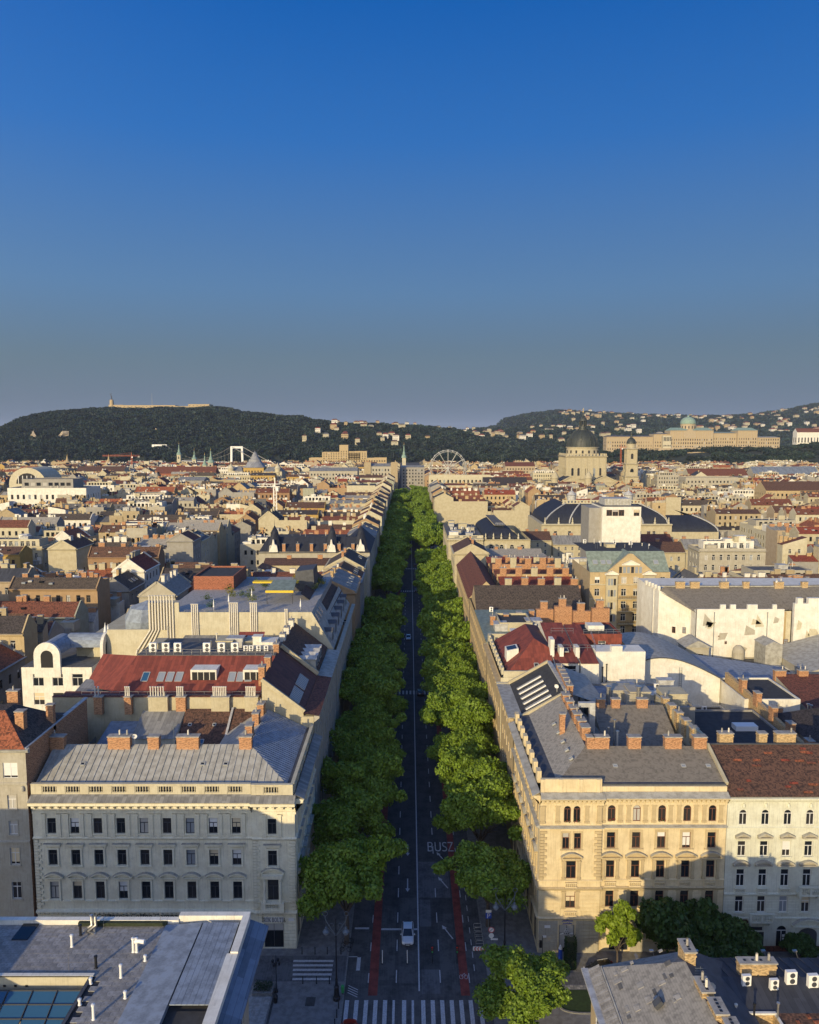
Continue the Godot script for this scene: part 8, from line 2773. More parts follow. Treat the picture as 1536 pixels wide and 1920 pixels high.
	for i in 6:
		var p: Vector2 = bow.call(i / 6.0) * 0.42
		var q: Vector2 = bow.call((i + 1) / 6.0) * 0.42
		b.g("mansard", "slate_blue").q(Vector3(34.5 + p.x, 23.8 + p.y, -347.6 - p.x), Vector3(50 - p.x, 23.8 + p.y, -347.6 - p.x), Vector3(50 - q.x, 23.8 + q.y, -347.6 - q.x), Vector3(34.5 + q.x, 23.8 + q.y, -347.6 - q.x))
		b.g("mansard", "slate_blue").q(Vector3(34.5 + p.x, 23.8 + p.y, -398), Vector3(34.5 + p.x, 23.8 + p.y, -347.6 - p.x), Vector3(34.5 + q.x, 23.8 + q.y, -347.6 - q.x), Vector3(34.5 + q.x, 23.8 + q.y, -398))
		b.g("mansard", "slate_blue").q(Vector3(50 - p.x, 23.8 + p.y, -347.6 - p.x), Vector3(50 - p.x, 23.8 + p.y, -398), Vector3(50 - q.x, 23.8 + q.y, -398), Vector3(50 - q.x, 23.8 + q.y, -347.6 - q.x))
	b.g("mansard", "felt_grey").box(Vector3(40, 29.0, -398), Vector3(44.5, 29.3, -353.4))
	rail(b, [Vector3(40.2, 29.3, -353.6), Vector3(44.4, 29.3, -353.6)], 1.0, "plastic_white", 0.8)
	for x in [35, 38.6, 42.2, 46, 50]:
		var g := MB.new()
		g.lathe(Vector3(x, 23.6, -347.1), [Vector2(0.5, 0), Vector2(0.5, 0.8), Vector2(0.25, 1.1), Vector2(0.4, 1.7), Vector2(0.2, 2.4), Vector2(0, 2.9)], 7)
		own(b, "statue", g, "wall_ivory", Vector3(x, 23.6, -347.1))
	finish(b)


func spired_palace() -> void:
	var b := thing("spired_palace", "dark roofed palace with steep slate spires and white gables on the avenue", "building", Vector3(-40, 0, -322))
	claim(-62, XL, -342, -298)
	var w := "wall_stone"
	facade(b, Vector3(XL, 0, -300), Vector3.FORWARD, 42, 25.0, w, spread(42, 12), storeys(25, 5, 4))
	facade(b, Vector3(-60, 0, -300), Vector3.RIGHT, 44.2, 25.0, w, spread(44.2, 12), storeys(25, 5, 4))
	b.g("wall", w).box(Vector3(-60, 0, -342), Vector3(-16.4, 24.9, -300.5))
	roof(b, -60, XL, -311, -300, 25.0, "x", 5.4, "slate_blue", 3.0, 5.5, 0.3, w)
	roof(b, -28, XL, -342, -300, 25.0, "z", 5.4, "slate_blue", 0, 5.5, 0.3, w)
	b.g("flat_roof", "felt_dark").box(Vector3(-60, 25, -342), Vector3(-28, 26.5, -312))
	clutter(b, -58, -30, -340, -314, 26.5, 16)
	for p in [[-54, -303], [-31, -303], [-19.5, -304]]:
		var g := MB.new()
		g.lathe(Vector3(p[0], 25.0, p[1]), [Vector2(4.2, 0), Vector2(3.0, 3.5), Vector2(1.5, 8.0), Vector2(0.5, 9.6), Vector2(0.12, 10.2), Vector2(0.0, 13.0)], 4, PI / 4, PI / 4 + TAU)
		own(b, "spire", g, "slate_blue", Vector3(p[0], 25, p[1]))
		g = MB.new()
		g.prism(Vector3(p[0], 25.0, p[1] + 3.4), Vector3.RIGHT, Vector3.BACK, [Vector2(-1.8, 0), Vector2(1.8, 0), Vector2(1.4, 2.6), Vector2(0.5, 3.2), Vector2(0.2, 5.0), Vector2(-0.2, 5.0), Vector2(-0.5, 3.2), Vector2(-1.4, 2.6)], -0.8, 0.4)
		own(b, "gable", g, "wall_white", Vector3(p[0], 25, p[1] + 3.4))
	for i in 6:
		chimney(b, Vector3(-50 + i * 5.5, 25.6, -300.8), 1.2, 0.9, 2.6, "brick")
	finish(b)


func brick_yard_houses() -> void:
	var b := thing("yard_house", "avenue house with green sheet roof, pale balustrade and bare brick party walls", "building", Vector3(36, 0, -196))
	claim(XR, 53, -222, -172)
	facade(b, Vector3(XR, 0, -221), Vector3.BACK, 49, 23.6, "wall_sand", spread(49, 14), storeys(23.6, 5, 4))
	facade(b, Vector3(XR, 0, -172.5), Vector3.RIGHT, 10, 23.6, "wall_ivory", [5], [])
	b.g("roof", "metal_green").box(Vector3(XR, 23.5, -205), Vector3(34, 23.9, -172.5))
	parapet(b, Vector3(XR + 0.4, 23.9, -173.2), Vector3.RIGHT, 10.5, 1.7, [5.2], "wall_ivory", 4.0, 10)
	moulding(b, "cornice", "wall_ivory", Vector3(XR - 0.5, 22.4, -172.5), Vector3.RIGHT, 11, [Vector2(0, 0), Vector2(0.3, 0.3), Vector2(0.9, 0.8), Vector2(0.9, 1.1), Vector2(0, 1.2)])
	for i in 4:
		b.g("party_wall", "brick").box(Vector3(33 + i * 4.6, 0, -196 + i), Vector3(37.4 + i * 4.6, 26.4 + (i % 2), -194.5 + i))
		chimney(b, Vector3(35 + i * 4.6, 26.6 + (i % 2), -195.2 + i), 1.8, 0.9, 1.8, "brick")
		chimney(b, Vector3(21 + i * 3.6, 23.8, -189 - i * 2.0), 1.1, 1.6, 2.2, "brick")
	wing(b, 22, 30, -192, -182, 25.6, "wall_cream", "flat", 0.5, "felt_dark", 0.5, 0, 0, {}, 23.5)
	for x in [27.0, 28.6]:
		aircon(b, Vector3(x, 23.9, -179), 0, 1.1)
	clutter(b, 20, 33, -204, -176, 23.9, 18)
	wing(b, XR + 0.5, 48, -221, -206, 23.8, "wall_sand", "x", 5.2, "tile_umber", 0.5)
	wing(b, 34.5, 52, -193, -174, 20, "wall_tan", "flat", 0.5, "felt_grey", 0.5)
	clutter(b, 35, 51, -192, -175, 20, 12)
	finish(b)
	b = thing("yard_house", "row of bare brick gable walls with rust red roofs between", "building", Vector3(36, 0, -240))
	claim(XR, 53, -284, -222)
	facade(b, Vector3(XR, 0, -283), Vector3.BACK, 61, 23.0, "wall_sand", spread(61, 17), storeys(23, 5, 4))
	roof(b, XR, 28, -283, -224, 23.0, "z", 5.0, "tile_rust", 0, 0, 0.3, "wall_sand")
	for i in 4:
		var z := -228.0 - i * 13
		b.g("party_wall", ["brick", "brick_yellow"][i % 2]).box(Vector3(28, 0, z - 0.8), Vector3(52, 26.0 + i % 3, z))
		for j in 5:
			chimney(b, Vector3(30 + j * 5.0, 26.0 + i % 3, z - 0.3), 2.0, 1.0, 1.9 + 0.4 * (j % 2), "brick" if (i + j) % 3 else "wall_cream")
		wing(b, 28.2, 51.8, z - 12, z - 1, 22.5, "wall_tan", "x", 4.0, ["tile_red", "tile_rust", "tile_brown", "tile_red"][i], 0.0)
		skylight(b, Vector3(34 + i * 3, 24.0, z - 4.5), Vector3.RIGHT, Vector3(0, 0.34, -0.94), 1.0, 1.2)
	finish(b)


# ------------------------------------------------------------------ the town beyond

func quarter(x: float, z: float) -> String:
	if x > 0:
		return "near the yellow apartment house" if z > -300 else "around the opera house" if z > -520 else "in front of the domed basilica" if z > -860 else "between the basilica and the castle hill"
	return "behind the fire wall with the flues" if z > -300 else "around the spired palace" if z > -520 else "before the tower with the pyramid roof" if z > -860 else "towards the white bridge"


func town() -> void:
	var lots := []
	rng.seed = 4711
	for side in [-1, 1]:
		var edge := absf(XL) if side < 0 else XR
		var c := 0
		var off := 0.0
		while off < 760:
			var d := 38.0 if c == 0 else rng.randf_range(23, 31)
			var face := "r" if (side < 0) == (c % 2 == 0) else "l"
			var z := -122.0 - (0.0 if c == 0 else rng.randf_range(0, 14))
			while z > -1330:
				var len := rng.randf_range(17, 25) if c == 0 else rng.randf_range(11.5, 18.5)
				var zz := -z
				var cut := false
				for s in [286.0, 420.0, 530.0, 640.0, 750.0, 860.0, 980.0, 1100.0, 1220.0]:
					if zz < s + 12 and zz + len > s:
						z = -(s + 12)
						cut = true
						break
				if cut:
					continue
				var a := edge + off
				var x0 := -(a + d) if side < 0 else a
				var x1 := -a if side < 0 else a + d
				var mid := absf(a)
				if mid < 0.57 * zz + 14 and unclaimed(x0, x1, z - len, z):
					lots.append([zz, x0, x1, z - len, z, face, c])
				z -= len + 0.02
			off += d + 0.1
			c += 1
			if c % 2 == 0:
				off += 11.0
	lots.sort_custom(func(p, q): return p[0] < q[0])
	var mass := thing("rooftops", "sea of small sunlit houses and roofs reaching back to the river", "roofs", Vector3(0, 0, -900))
	mass.node.set_meta("kind", "stuff")
	mass.lod = 3
	var n := 0
	for l in lots:
		rng.seed = int(l[1] * 13 + l[3] * 7)
		var h := rng.randf_range(23.2, 26.2) if l[6] == 0 else rng.randf_range(18.5, 27.5)
		if l[0] > 700:
			h = rng.randf_range(14, 25) - (l[0] - 700) * 0.004
		if l[1] > 110 and l[1] < 285 and l[0] > 540 and l[0] < 850:
			h *= 0.72
		var wall: String = WALLS[rng.randi() % WALLS.size()]
		var rm: String = TILES[rng.randi() % TILES.size()]
		var kr := rng.randf()
		var kind := 0 if l[6] == 0 or kr < 0.22 else 1 if kr < 0.55 else 2 if kr < 0.66 else 3
		if wall == "ochre" and l[6] == 0:
			wall = "cream"
		if kind == 2:
			wall = ["white", "ivory", "cream", "stone"][rng.randi() % 4]
		if n < 262:
			townhouse(l[1], l[2], l[3], l[4], l[5], h, wall, rm if kind != 2 else "felt_grey", kind, 0 if l[0] < 185 else 1 if l[0] < 330 else 2, "on the avenue" if l[6] == 0 else quarter(l[1], l[3]), "town houses")
		else:
			house_on_lot(mass, l[1], l[2], l[3], l[4], l[5], h, "wall_" + wall, rm, kind, true)
		n += 1
	finish(mass)
	print("lots ", lots.size())


func slab(called: String, label: String, x0: float, x1: float, z: float, depth: float, h: float, wall: String, roofm: String, rise := 0.0, gap := 4.0, rows := 0, cat := "building") -> Bd:
	var b := thing(called, label, cat, Vector3((x0 + x1) / 2, 0, z))
	b.lod = 2
	var r := []
	var n := rows if rows else int((h - 4) / 3.8)
	for i in n:
		r.append({"v": 3.2 + i * (h - 4.0) / n, "h": (h - 4.0) / n * 0.5, "w": gap * 0.42})
	wing(b, x0, x1, z - depth, z, h, wall, "x" if rise > 0 else "flat", rise if rise > 0 else 0.8, roofm, 0.5, 0, 0, {"f": r, "l" if x0 > 0 else "r": r, "gap": gap})
	return b


func spire(label: String, at: Vector3, w: float, h: float, top: float, wall: String, roofm: String) -> void:
	var b := thing("church_tower", label, "church tower", at)
	b.lod = 2
	facade(b, at + Vector3(-w / 2, 0, w / 2), Vector3.RIGHT, w, h, wall, [w / 2], [{"v": h * 0.72, "h": h * 0.16, "w": w * 0.3, "st": "arch"}])
	b.g("wall", wall).box(at + Vector3(-w / 2, 0, -w / 2), at + Vector3(w / 2, h, w / 2 - 0.3))
	b.g("helmet", roofm).lathe(at + UP * h, [Vector2(w * 0.74, -0.2), Vector2(w * 0.62, top * 0.14), Vector2(w * 0.34, top * 0.24), Vector2(w * 0.38, top * 0.34), Vector2(w * 0.2, top * 0.46), Vector2(w * 0.12, top * 0.8), Vector2(0.0, top)], 8)
	b.g("finial", "gold").lathe(at + UP * (h + top - 0.4), [Vector2(0.5, 0), Vector2(0.5, 0.6), Vector2(0.15, 0.9), Vector2(0.1, 3.0), Vector2(0, 3.1)], 6)
	finish(b)


func basilica() -> void:
	var b := thing("basilica", "great basilica with a dark ribbed dome over a pale columned drum", "church", Vector3(204, 0, -905))
	b.lod = 1
	b.frame = "frame_dark"
	var w := "wall_limestone"
	var c := Vector3(204, 0, -903)
	for s in [[Vector3(181, 0, -880), Vector3.RIGHT], [Vector3(227, 0, -880), Vector3.FORWARD], [Vector3(181, 0, -926), Vector3.BACK]]:
		facade(b, s[0], s[1], 46, 46.0, w, [7, 14, 23, 32, 39], [{"v": 23.0, "h": 9.0, "w": 2.7, "st": "arch"}])
		moulding(b, "cornice", w, s[0] + UP * 44.0, s[1], 46, [Vector2(0, 0), Vector2(1.2, 0.8), Vector2(1.6, 1.6), Vector2(0, 2.0)])
		moulding(b, "cornice", w, s[0] + UP * 18.0, s[1], 46, [Vector2(0, 0), Vector2(1.0, 0.6), Vector2(1.2, 1.2), Vector2(0, 1.6)])
		for i in 7:
			pilaster(b, s[0] + s[1] * (2.0 + i * 7.0) + UP * 19.6, s[1], 1.5, 24, w, 0.6)
		for i in 12:
			b.g("parapet", w).obox(s[0] + UP * 46, s[1], s[1].cross(UP), Vector3(i * 3.85, 0, -1), Vector3(i * 3.85 + 2.2, 2.4, 0.2))
	b.g("drum_roof", "metal_grey").q(Vector3(181, 46, -880), Vector3(227, 46, -880), Vector3(227, 46, -926), Vector3(181, 46, -926))
	b.g("drum", w).lathe(c + UP * 46, [Vector2(20, 0), Vector2(19, 0.6), Vector2(18.2, 8.6), Vector2(19.4, 9.0), Vector2(19.4, 9.8), Vector2(17, 10)], 32)
	for i in 16:
		var a := TAU * i / 16 + 0.2
		var d := Vector3(cos(a), 0, sin(a))
		var g := MB.new()
		g.obox(c + d * 18.4 + UP * 48.5, d.cross(UP), d, Vector3(-1, 0, 0), Vector3(1, 3.4, 0.5))
		own(b, "drum_window", g, "glass_room", c + d * 18.5 + UP * 48.5)
	var dome := [Vector2(18.6, 0)]
	for i in 12:
		var t := float(i) / 11
		dome.append(Vector2(18.2 * cos(t * PI * 0.46) + 0.0, 0.6 + 20.5 * sin(t * PI * 0.46)))
	b.g("dome", "dome_green").lathe(c + UP * 55.6, dome, 40)
	for i in 20:
		var a := TAU * i / 20
		var pts := []
		for p in dome.slice(1):
			pts.append(c + UP * (55.6 + p.y) + Vector3(cos(a), 0, sin(a)) * (p.x + 0.1))
		var g := MB.new()
		g.tube(pts, 0.4, 0.3, 5)
		own(b, "dome_rib", g, "dome_green", c + UP * 55.6)
	for i in 8:
		var a := TAU * i / 8 + 0.35
		var d := Vector3(cos(a), 0, sin(a))
		var g := MB.new()
		g.obox(c + d * 15.8 + UP * 62, d.cross(UP), d, Vector3(-1.3, 0, -1), Vector3(1.3, 3.4, 1.4))
		own(b, "dome_dormer", g, "dome_green", c + d * 15.8 + UP * 62)
	b.g("lantern", "dome_green").lathe(c + UP * 75.4, [Vector2(6.2, 0), Vector2(6.0, 1.4), Vector2(4.4, 1.8), Vector2(4.2, 4.6)], 16)
	for i in 8:
		var a := TAU * i / 8
		b.g("lantern_columns", "dome_green").lathe(c + UP * 79.5 + Vector3(cos(a), 0, sin(a)) * 4.0, [Vector2(0.7, 0), Vector2(0.55, 6.6)], 7)
	b.g("lantern", "dome_green").lathe(c + UP * 86, [Vector2(5.2, 0), Vector2(5.0, 0.9), Vector2(4.4, 2.6), Vector2(2.6, 5.0), Vector2(1.0, 6.2), Vector2(0.9, 8.0), Vector2(0.3, 10.4), Vector2(0, 10.6)], 16)
	b.g("cross", "gold").lathe(c + UP * 96.4, [Vector2(0.7, 0), Vector2(0.7, 0.9), Vector2(0.2, 1.2), Vector2(0.2, 5.0)], 6)
	b.g("cross", "gold").box(c + Vector3(-1.2, 99.0, -0.2), c + Vector3(1.2, 99.5, 0.2))
	for s in [[168, 196, -858, 16.0], [206, 238, -866, 15.0]]:
		wing(b, s[0], s[1], -895, s[2], 16.0, w, "z", 7.0, "felt_dark", 0.5, 0, 0, {"f": [{"v": 6.0, "h": 6.0, "w": 2.6, "st": "arch"}], "gap": 4.0})
		for e in [[s[0] - 0.6, (s[0] + s[1]) / 2.0], [s[1] + 0.6, (s[0] + s[1]) / 2.0]]:
			b.g("pediment", w).bar(Vector3(e[0], 16.2, s[2] + 0.4), Vector3(e[1], 23.4, s[2] + 0.4), 1.4, 1.2)
		for i in 8:
			skylight(b, Vector3(s[0] + 4 + (i % 4) * 2.2, 18.6 + (i / 4) * 1.5, -872 - (i / 4) * 4), Vector3(0, 0, 1), Vector3(0.9, 0.43, 0), 1.2, 1.2, "glass_pale")
	wing(b, 160, 250, -930, -896, 15.0, w, "flat", 1.0, "felt_grey", 0.5, 0, 0, {"f": [{"v": 6, "h": 4, "w": 2.2}], "gap": 7})
	for p in [[163.5, -858], [201, -856]]:
		var g := MB.new()
		g.lathe(Vector3(p[0], 0, p[1]), [Vector2(5.5, 0), Vector2(5.5, 13), Vector2(6.2, 13.4), Vector2(4.0, 14), Vector2(4.0, 21), Vector2(4.8, 21.4), Vector2(4.2, 24), Vector2(2.2, 27.5), Vector2(0.7, 28.6), Vector2(0.6, 31), Vector2(0, 33)], 12)
		own(b, "stair_turret", g, w, Vector3(p[0], 0, p[1]))
	var t := Vector3(249.6, 0, -862)
	for s in [[14.5, 0.0, 24.0], [12.6, 24.0, 38.0], [11.0, 38.0, 55.0]]:
		var hw: float = s[0] / 2
		for f in [[t + Vector3(-hw, s[1], hw), Vector3.RIGHT], [t + Vector3(-hw, s[1], -hw), Vector3.BACK], [t + Vector3(hw, s[1], hw), Vector3.FORWARD]]:
			facade(b, f[0], f[1], s[0], s[2] - s[1], w, [hw], [{"v": (s[2] - s[1]) * (0.5 if s[1] < 1 else 0.3), "h": (s[2] - s[1]) * (0.36 if s[1] != 24.0 else 0.3), "w": 3.0 if s[1] != 24.0 else 4.0, "st": "arch"}], 0.9)
			moulding(b, "cornice", w, f[0] + UP * (s[2] - s[1] - 1.6), f[1], s[0], [Vector2(0, 0), Vector2(0.9, 0.6), Vector2(1.1, 1.2), Vector2(0, 1.6)])
			pilaster(b, f[0] + f[1] * 1.2, f[1], 1.3, s[2] - s[1] - 1.6, w, 0.5)
			pilaster(b, f[0] + f[1] * (s[0] - 1.2), f[1], 1.3, s[2] - s[1] - 1.6, w, 0.5)
	b.g("tower_top", w).lathe(t + UP * 54, [Vector2(7, 0), Vector2(6.4, 1.2), Vector2(5.0, 1.6), Vector2(5.0, 6.0), Vector2(5.6, 6.4)], 12)
	b.g("tower_dome", "dome_green").lathe(t + UP * 60, [Vector2(5.4, 0), Vector2(5.1, 2.4), Vector2(3.8, 5.0), Vector2(1.8, 6.6), Vector2(1.3, 7.0), Vector2(1.2, 10.5), Vector2(1.8, 10.9), Vector2(0.8, 13.4), Vector2(0.2, 14.4), Vector2(0.15, 21), Vector2(0, 21)], 14)
	finish(b, ["window_panes", "window_frames"])


func castle() -> void:
	var z := -1750.0
	var b := thing("hill_castle", "long sand coloured royal castle with a green central dome on its hill", "castle", Vector3(645, 36, z))
	b.lod = 2
	var w := "wall_castle"
	var rows := [{"v": 4, "h": 3.4, "w": 2.0}, {"v": 11, "h": 4.2, "w": 2.2}, {"v": 19, "h": 3.6, "w": 2.0}]
	for s in [[450, 556, 0, 30, 64, "metal_dark", 4], [556, 592, 6, 30, 70, "metal_dark", 3], [592, 690, 10, 36, 78, "copper_green", 9], [690, 745, 4, 38, 72, "metal_green", 4], [745, 790, 10, 38, 78, "copper_green", 9], [790, 846, 0, 36, 62, "metal_grey", 3]]:
		var rr := rows.filter(func(r): return r.v + r.h < s[4] - s[3] - 2)
		wing(b, s[0], s[1], z - 30, z + s[2], s[4], w, "x", s[6] * 0.7, s[5], 0.5, 6, 6, {"f": rr, "l": rr, "gap": 5.2}, s[3])
		moulding(b, "cornice", "wall_sand", Vector3(s[0], s[4] - 1.5, z + s[2]), Vector3.RIGHT, s[1] - s[0], [Vector2(0, 0), Vector2(1.0, 0.6), Vector2(1.0, 1.2), Vector2(0, 1.5)])
		for i in int((s[1] - s[0]) / 5.2):
			b.g("pilasters", "wall_sand").box(Vector3(s[0] + 2.4 + i * 5.2, s[3] + 9, z + s[2]), Vector3(s[0] + 3.2 + i * 5.2, s[4] - 2, z + s[2] + 0.7))
	b.g("portico", "wall_ivory").box(Vector3(574, 36, z + 6), Vector3(592, 66, z + 17))
	for i in 5:
		b.g("portico_openings", "glass_room").box(Vector3(575.2 + i * 3.4, 54, z + 17), Vector3(577.2 + i * 3.4, 63, z + 17.2))
		b.g("portico_openings", "glass_room").box(Vector3(575.2 + i * 3.4, 42, z + 17), Vector3(577.2 + i * 3.4, 45, z + 17.2))
	var c := Vector3(640, 70, z - 14)
	b.g("dome_drum", w).lathe(c, [Vector2(20, 0), Vector2(20, 8), Vector2(17, 9), Vector2(17, 22), Vector2(18, 23)], 24)
	for i in 14:
		var a := TAU * i / 14
		var d := Vector3(cos(a), 0, sin(a))
		b.g("drum_windows", "glass_room").obox(c + d * 17.05 + UP * 12, d.cross(UP), d, Vector3(-1.2, 0, 0), Vector3(1.2, 6, 0.2))
	b.g("dome", "copper_green").lathe(c + UP * 23, [Vector2(17.4, 0), Vector2(17.2, 4), Vector2(15.4, 9), Vector2(11.5, 13), Vector2(6, 15.5), Vector2(2.6, 16), Vector2(2.4, 18), Vector2(0, 20)], 24)
	b.g("gable", w).prism(Vector3(636, 60, z + 10.5), Vector3.RIGHT, Vector3.BACK, [Vector2(-14, 0), Vector2(14, 0), Vector2(14, 14), Vector2(0, 22), Vector2(-14, 14)], -4, 0.4)
	for s in [[452, 560, 26, 16, 31], [560, 760, 30, 22, 38], [620, 700, 46, 14, 30], [540, 600, 60, 8, 20]]:
		b.g("bastion_wall", "wall_castle").hexa([Vector3(s[0], s[3] - 12, z + s[2] + 4), Vector3(s[1], s[3] - 12, z + s[2] + 4), Vector3(s[1], s[3] - 12, z), Vector3(s[0], s[3] - 12, z), Vector3(s[0], s[4], z + s[2]), Vector3(s[1], s[4], z + s[2]), Vector3(s[1], s[4], z), Vector3(s[0], s[4], z)])
	finish(b, ["window_panes"])
	var d := slab("barracks", "white hillside building with a red roof beyond the castle", 905, 1010, -1790, 20, 74, "wall_white", "tile_rust", 9, 7, 3)
	finish(d)


func ferris_wheel() -> void:
	var c := Vector3(40.3, 35.5, -800)
	var b := thing("ferris_wheel", "white ferris wheel with hanging cabins at the end of the avenue", "ferris wheel", Vector3(40.3, 0, -800))
	var R := 18.8
	for s in [-1.6, 1.6]:
		for rr in [R, R - 1.6]:
			var pts := []
			for i in 49:
				var a := TAU * i / 48
				pts.append(c + Vector3(cos(a) * rr, sin(a) * rr, s))
			var g := MB.new()
			g.tube(pts, 0.28, 0.28, 5)
			own(b, "rim", g, "wheel_white", c)
		for i in 12:
			var a := TAU * i / 12
			var g := MB.new()
			g.bar(c + Vector3(0, 0, s * 0.6), c + Vector3(cos(a) * R, sin(a) * R, s), 0.45, 0.45)
			own(b, "spoke", g, "wheel_white", c)
	for i in 24:
		var a := TAU * i / 24
		var p := c + Vector3(cos(a) * (R + 0.5), sin(a) * (R + 0.5) - 0.9, 0)
		var g := MB.new()
		g.lathe(p - UP * 1.0, [Vector2(0.5, 0), Vector2(0.95, 0.4), Vector2(1.0, 1.4), Vector2(0.6, 2.0), Vector2(0, 2.1)], 8)
		own(b, "cabin", g, "frame_grey" if i % 2 else "wheel_white", p)
	b.g("hub", "wheel_white").tube([c + Vector3(0, 0, -3), c + Vector3(0, 0, 3)], 1.4, 1.4, 10)
	for s in [-4.0, 4.0]:
		for x in [-11.0, 11.0]:
			b.g("leg", "wheel_white").bar(c + Vector3(0, 0, s * 0.6), Vector3(c.x + x, 0, c.z + s), 0.9, 0.9)
	b.g("platform", "wall_white").box(c + Vector3(-13, -35, -7), c + Vector3(13, -32, 9))
	finish(b)


func citadel() -> void:
	var z := -2500.0
	var b := thing("citadel", "long low sandstone fortress along the wooded hilltop", "fortress", Vector3(-800, 140, z))
	b.lod = 2
	for s in [[-976, -930, 163, "wall_sand"], [-930, -760, 162, "wall_sand"], [-760, -700, 159, "wall_tan"], [-716, -648, 165, "wall_sand"]]:
		b.g("rampart", s[3]).box(Vector3(s[0], 130, z - 40), Vector3(s[1], s[2], z + 4 + (6 if s[0] == -716 else 0)))
		for i in int((s[1] - s[0]) / 12):
			b.g("embrasures", "glass_room").box(Vector3(s[0] + 4 + i * 12, s[2] - 6, z + 4.1 + (6 if s[0] == -716 else 0)), Vector3(s[0] + 6 + i * 12, s[2] - 3.5, z + 4.3 + (6 if s[0] == -716 else 0)))
	finish(b)
	b = thing("liberty_statue", "tall hilltop monument of a figure lifting a leaf on a pillar", "statue", Vector3(-967, 140, z))
	var a := Vector3(-967, 140, z)
	b.g("pedestal", "wall_sand").lathe(a, [Vector2(9.5, 0), Vector2(9.5, 18), Vector2(7.5, 20), Vector2(6.4, 38), Vector2(4.0, 40)], 4, PI / 4, PI / 4 + TAU)
	b.g("figure", "metal_dark").lathe(a + UP * 39, [Vector2(2.6, 0), Vector2(2.0, 6), Vector2(1.6, 9), Vector2(2.0, 11.5), Vector2(0.9, 12.6), Vector2(1.1, 13.8), Vector2(0.6, 15)], 8)
	b.g("figure", "metal_dark").bar(a + Vector3(-1, 50, 0), a + Vector3(-3.4, 57, 0), 0.8, 0.8)
	b.g("figure", "metal_dark").bar(a + Vector3(1, 50, 0), a + Vector3(-1.6, 57.5, 0), 0.8, 0.8)
	b.g("palm_leaf", "metal_dark").bar(a + Vector3(-5.6, 57.2, 0), a + Vector3(2.2, 59.4, 0), 0.5, 1.0)
	finish(b)
	b = thing("radio_mast", "thin radio mast rising behind the fortress", "mast", Vector3(-836, 150, z))
	b.g("mast", "frame_grey").tube([Vector3(-836, 150, z), Vector3(-836, 202, z)], 0.9, 0.4, 5)
	finish(b)


func bridge() -> void:
	var b := thing("suspension_bridge", "white suspension bridge with two portal pylons and draped cables", "bridge", Vector3(-500, 0, -1830))
	var tops := []
	for p in [[-395.0, -1750.0, 41.0, 13.0], [-640.0, -1960.0, 42.0, 18.0]]:
		for s in [-1, 1]:
			b.g("pylon", "white_paint").bar(Vector3(p[0] + s * p[3], -5, p[1]), Vector3(p[0] + s * p[3] * 0.92, p[2], p[1]), 4.5, 5.0, Vector3.BACK)
		b.g("pylon", "white_paint").box(Vector3(p[0] - p[3] - 1, p[2] - 4, p[1] - 2), Vector3(p[0] + p[3] + 1, p[2] + 1, p[1] + 2.2))
		tops.append(p)
	for s in [-1, 1]:
		var pts := []
		for i in 25:
			var t := i / 24.0
			var x := lerpf(tops[0][0] + s * 12, tops[1][0] + s * 16, t)
			pts.append(Vector3(x, 42 - 34 * (1 - pow(2 * t - 1, 2)), lerpf(-1750, -1960, t)))
		b.g("cable", "concrete").tube(pts, 0.25, 0.25, 5)
		b.g("cable", "concrete").tube([Vector3(-395 + s * 12, 41, -1750), Vector3(-395 + s * 12 + 95, 4, -1640)], 0.7, 0.7, 5)
		for i in range(1, 24):
			b.g("hangers", "concrete").bar(pts[i], Vector3(pts[i].x, 5, pts[i].z), 0.12, 0.12)
	b.g("deck", "metal_light").hexa([Vector3(-410, 3, -1740), Vector3(-380, 3, -1740), Vector3(-625, 3, -1965), Vector3(-655, 3, -1965), Vector3(-410, 5, -1740), Vector3(-380, 5, -1740), Vector3(-625, 5, -1965), Vector3(-655, 5, -1965)])
	finish(b)


func crane(label: String, at: Vector3, h: float, jib: float, m: String) -> void:
	var b := thing("tower_crane", label, "crane", at)
	for s in [[-0.8, -0.8], [0.8, -0.8], [-0.8, 0.8], [0.8, 0.8]]:
		b.g("mast", m).bar(at + Vector3(s[0], 0, s[1]), at + Vector3(s[0], h, s[1]), 0.25, 0.25)
	for i in int(h / 2):
		b.g("mast", m).bar(at + Vector3(-0.8, i * 2, 0.8), at + Vector3(0.8, i * 2 + 2, 0.8), 0.15, 0.15)
		b.g("mast", m).bar(at + Vector3(0.8, i * 2, -0.8), at + Vector3(-0.8, i * 2 + 2, -0.8), 0.15, 0.15)
	for y in [0.0, 1.4]:
		b.g("jib", m).bar(at + Vector3(-jib, h + y, 0), at + Vector3(jib * 0.28, h + y, 0), 0.4, 0.3)
	for i in int(absf(jib) / 2):
		var x := -signf(jib) * i * 2
		b.g("jib", m).bar(at + Vector3(x, h, 0), at + Vector3(x - signf(jib) * 1.0, h + 1.4, 0), 0.2, 0.2)
	b.g("counterweight", "concrete").box(at + Vector3(jib * 0.22, h - 2, -1), at + Vector3(jib * 0.28, h, 1))
	b.g("peak", m).bar(at + UP * h, at + UP * (h + 5), 0.5, 0.5)
	b.g("peak", m).bar(at + UP * (h + 5), at + Vector3(-jib * 0.7, h + 1.4, 0), 0.12, 0.12)
	b.g("cab", "plastic_white").box(at + Vector3(0.6, h - 2.4, 0.4), at + Vector3(2.2, h - 0.4, 2.0))
	finish(b)


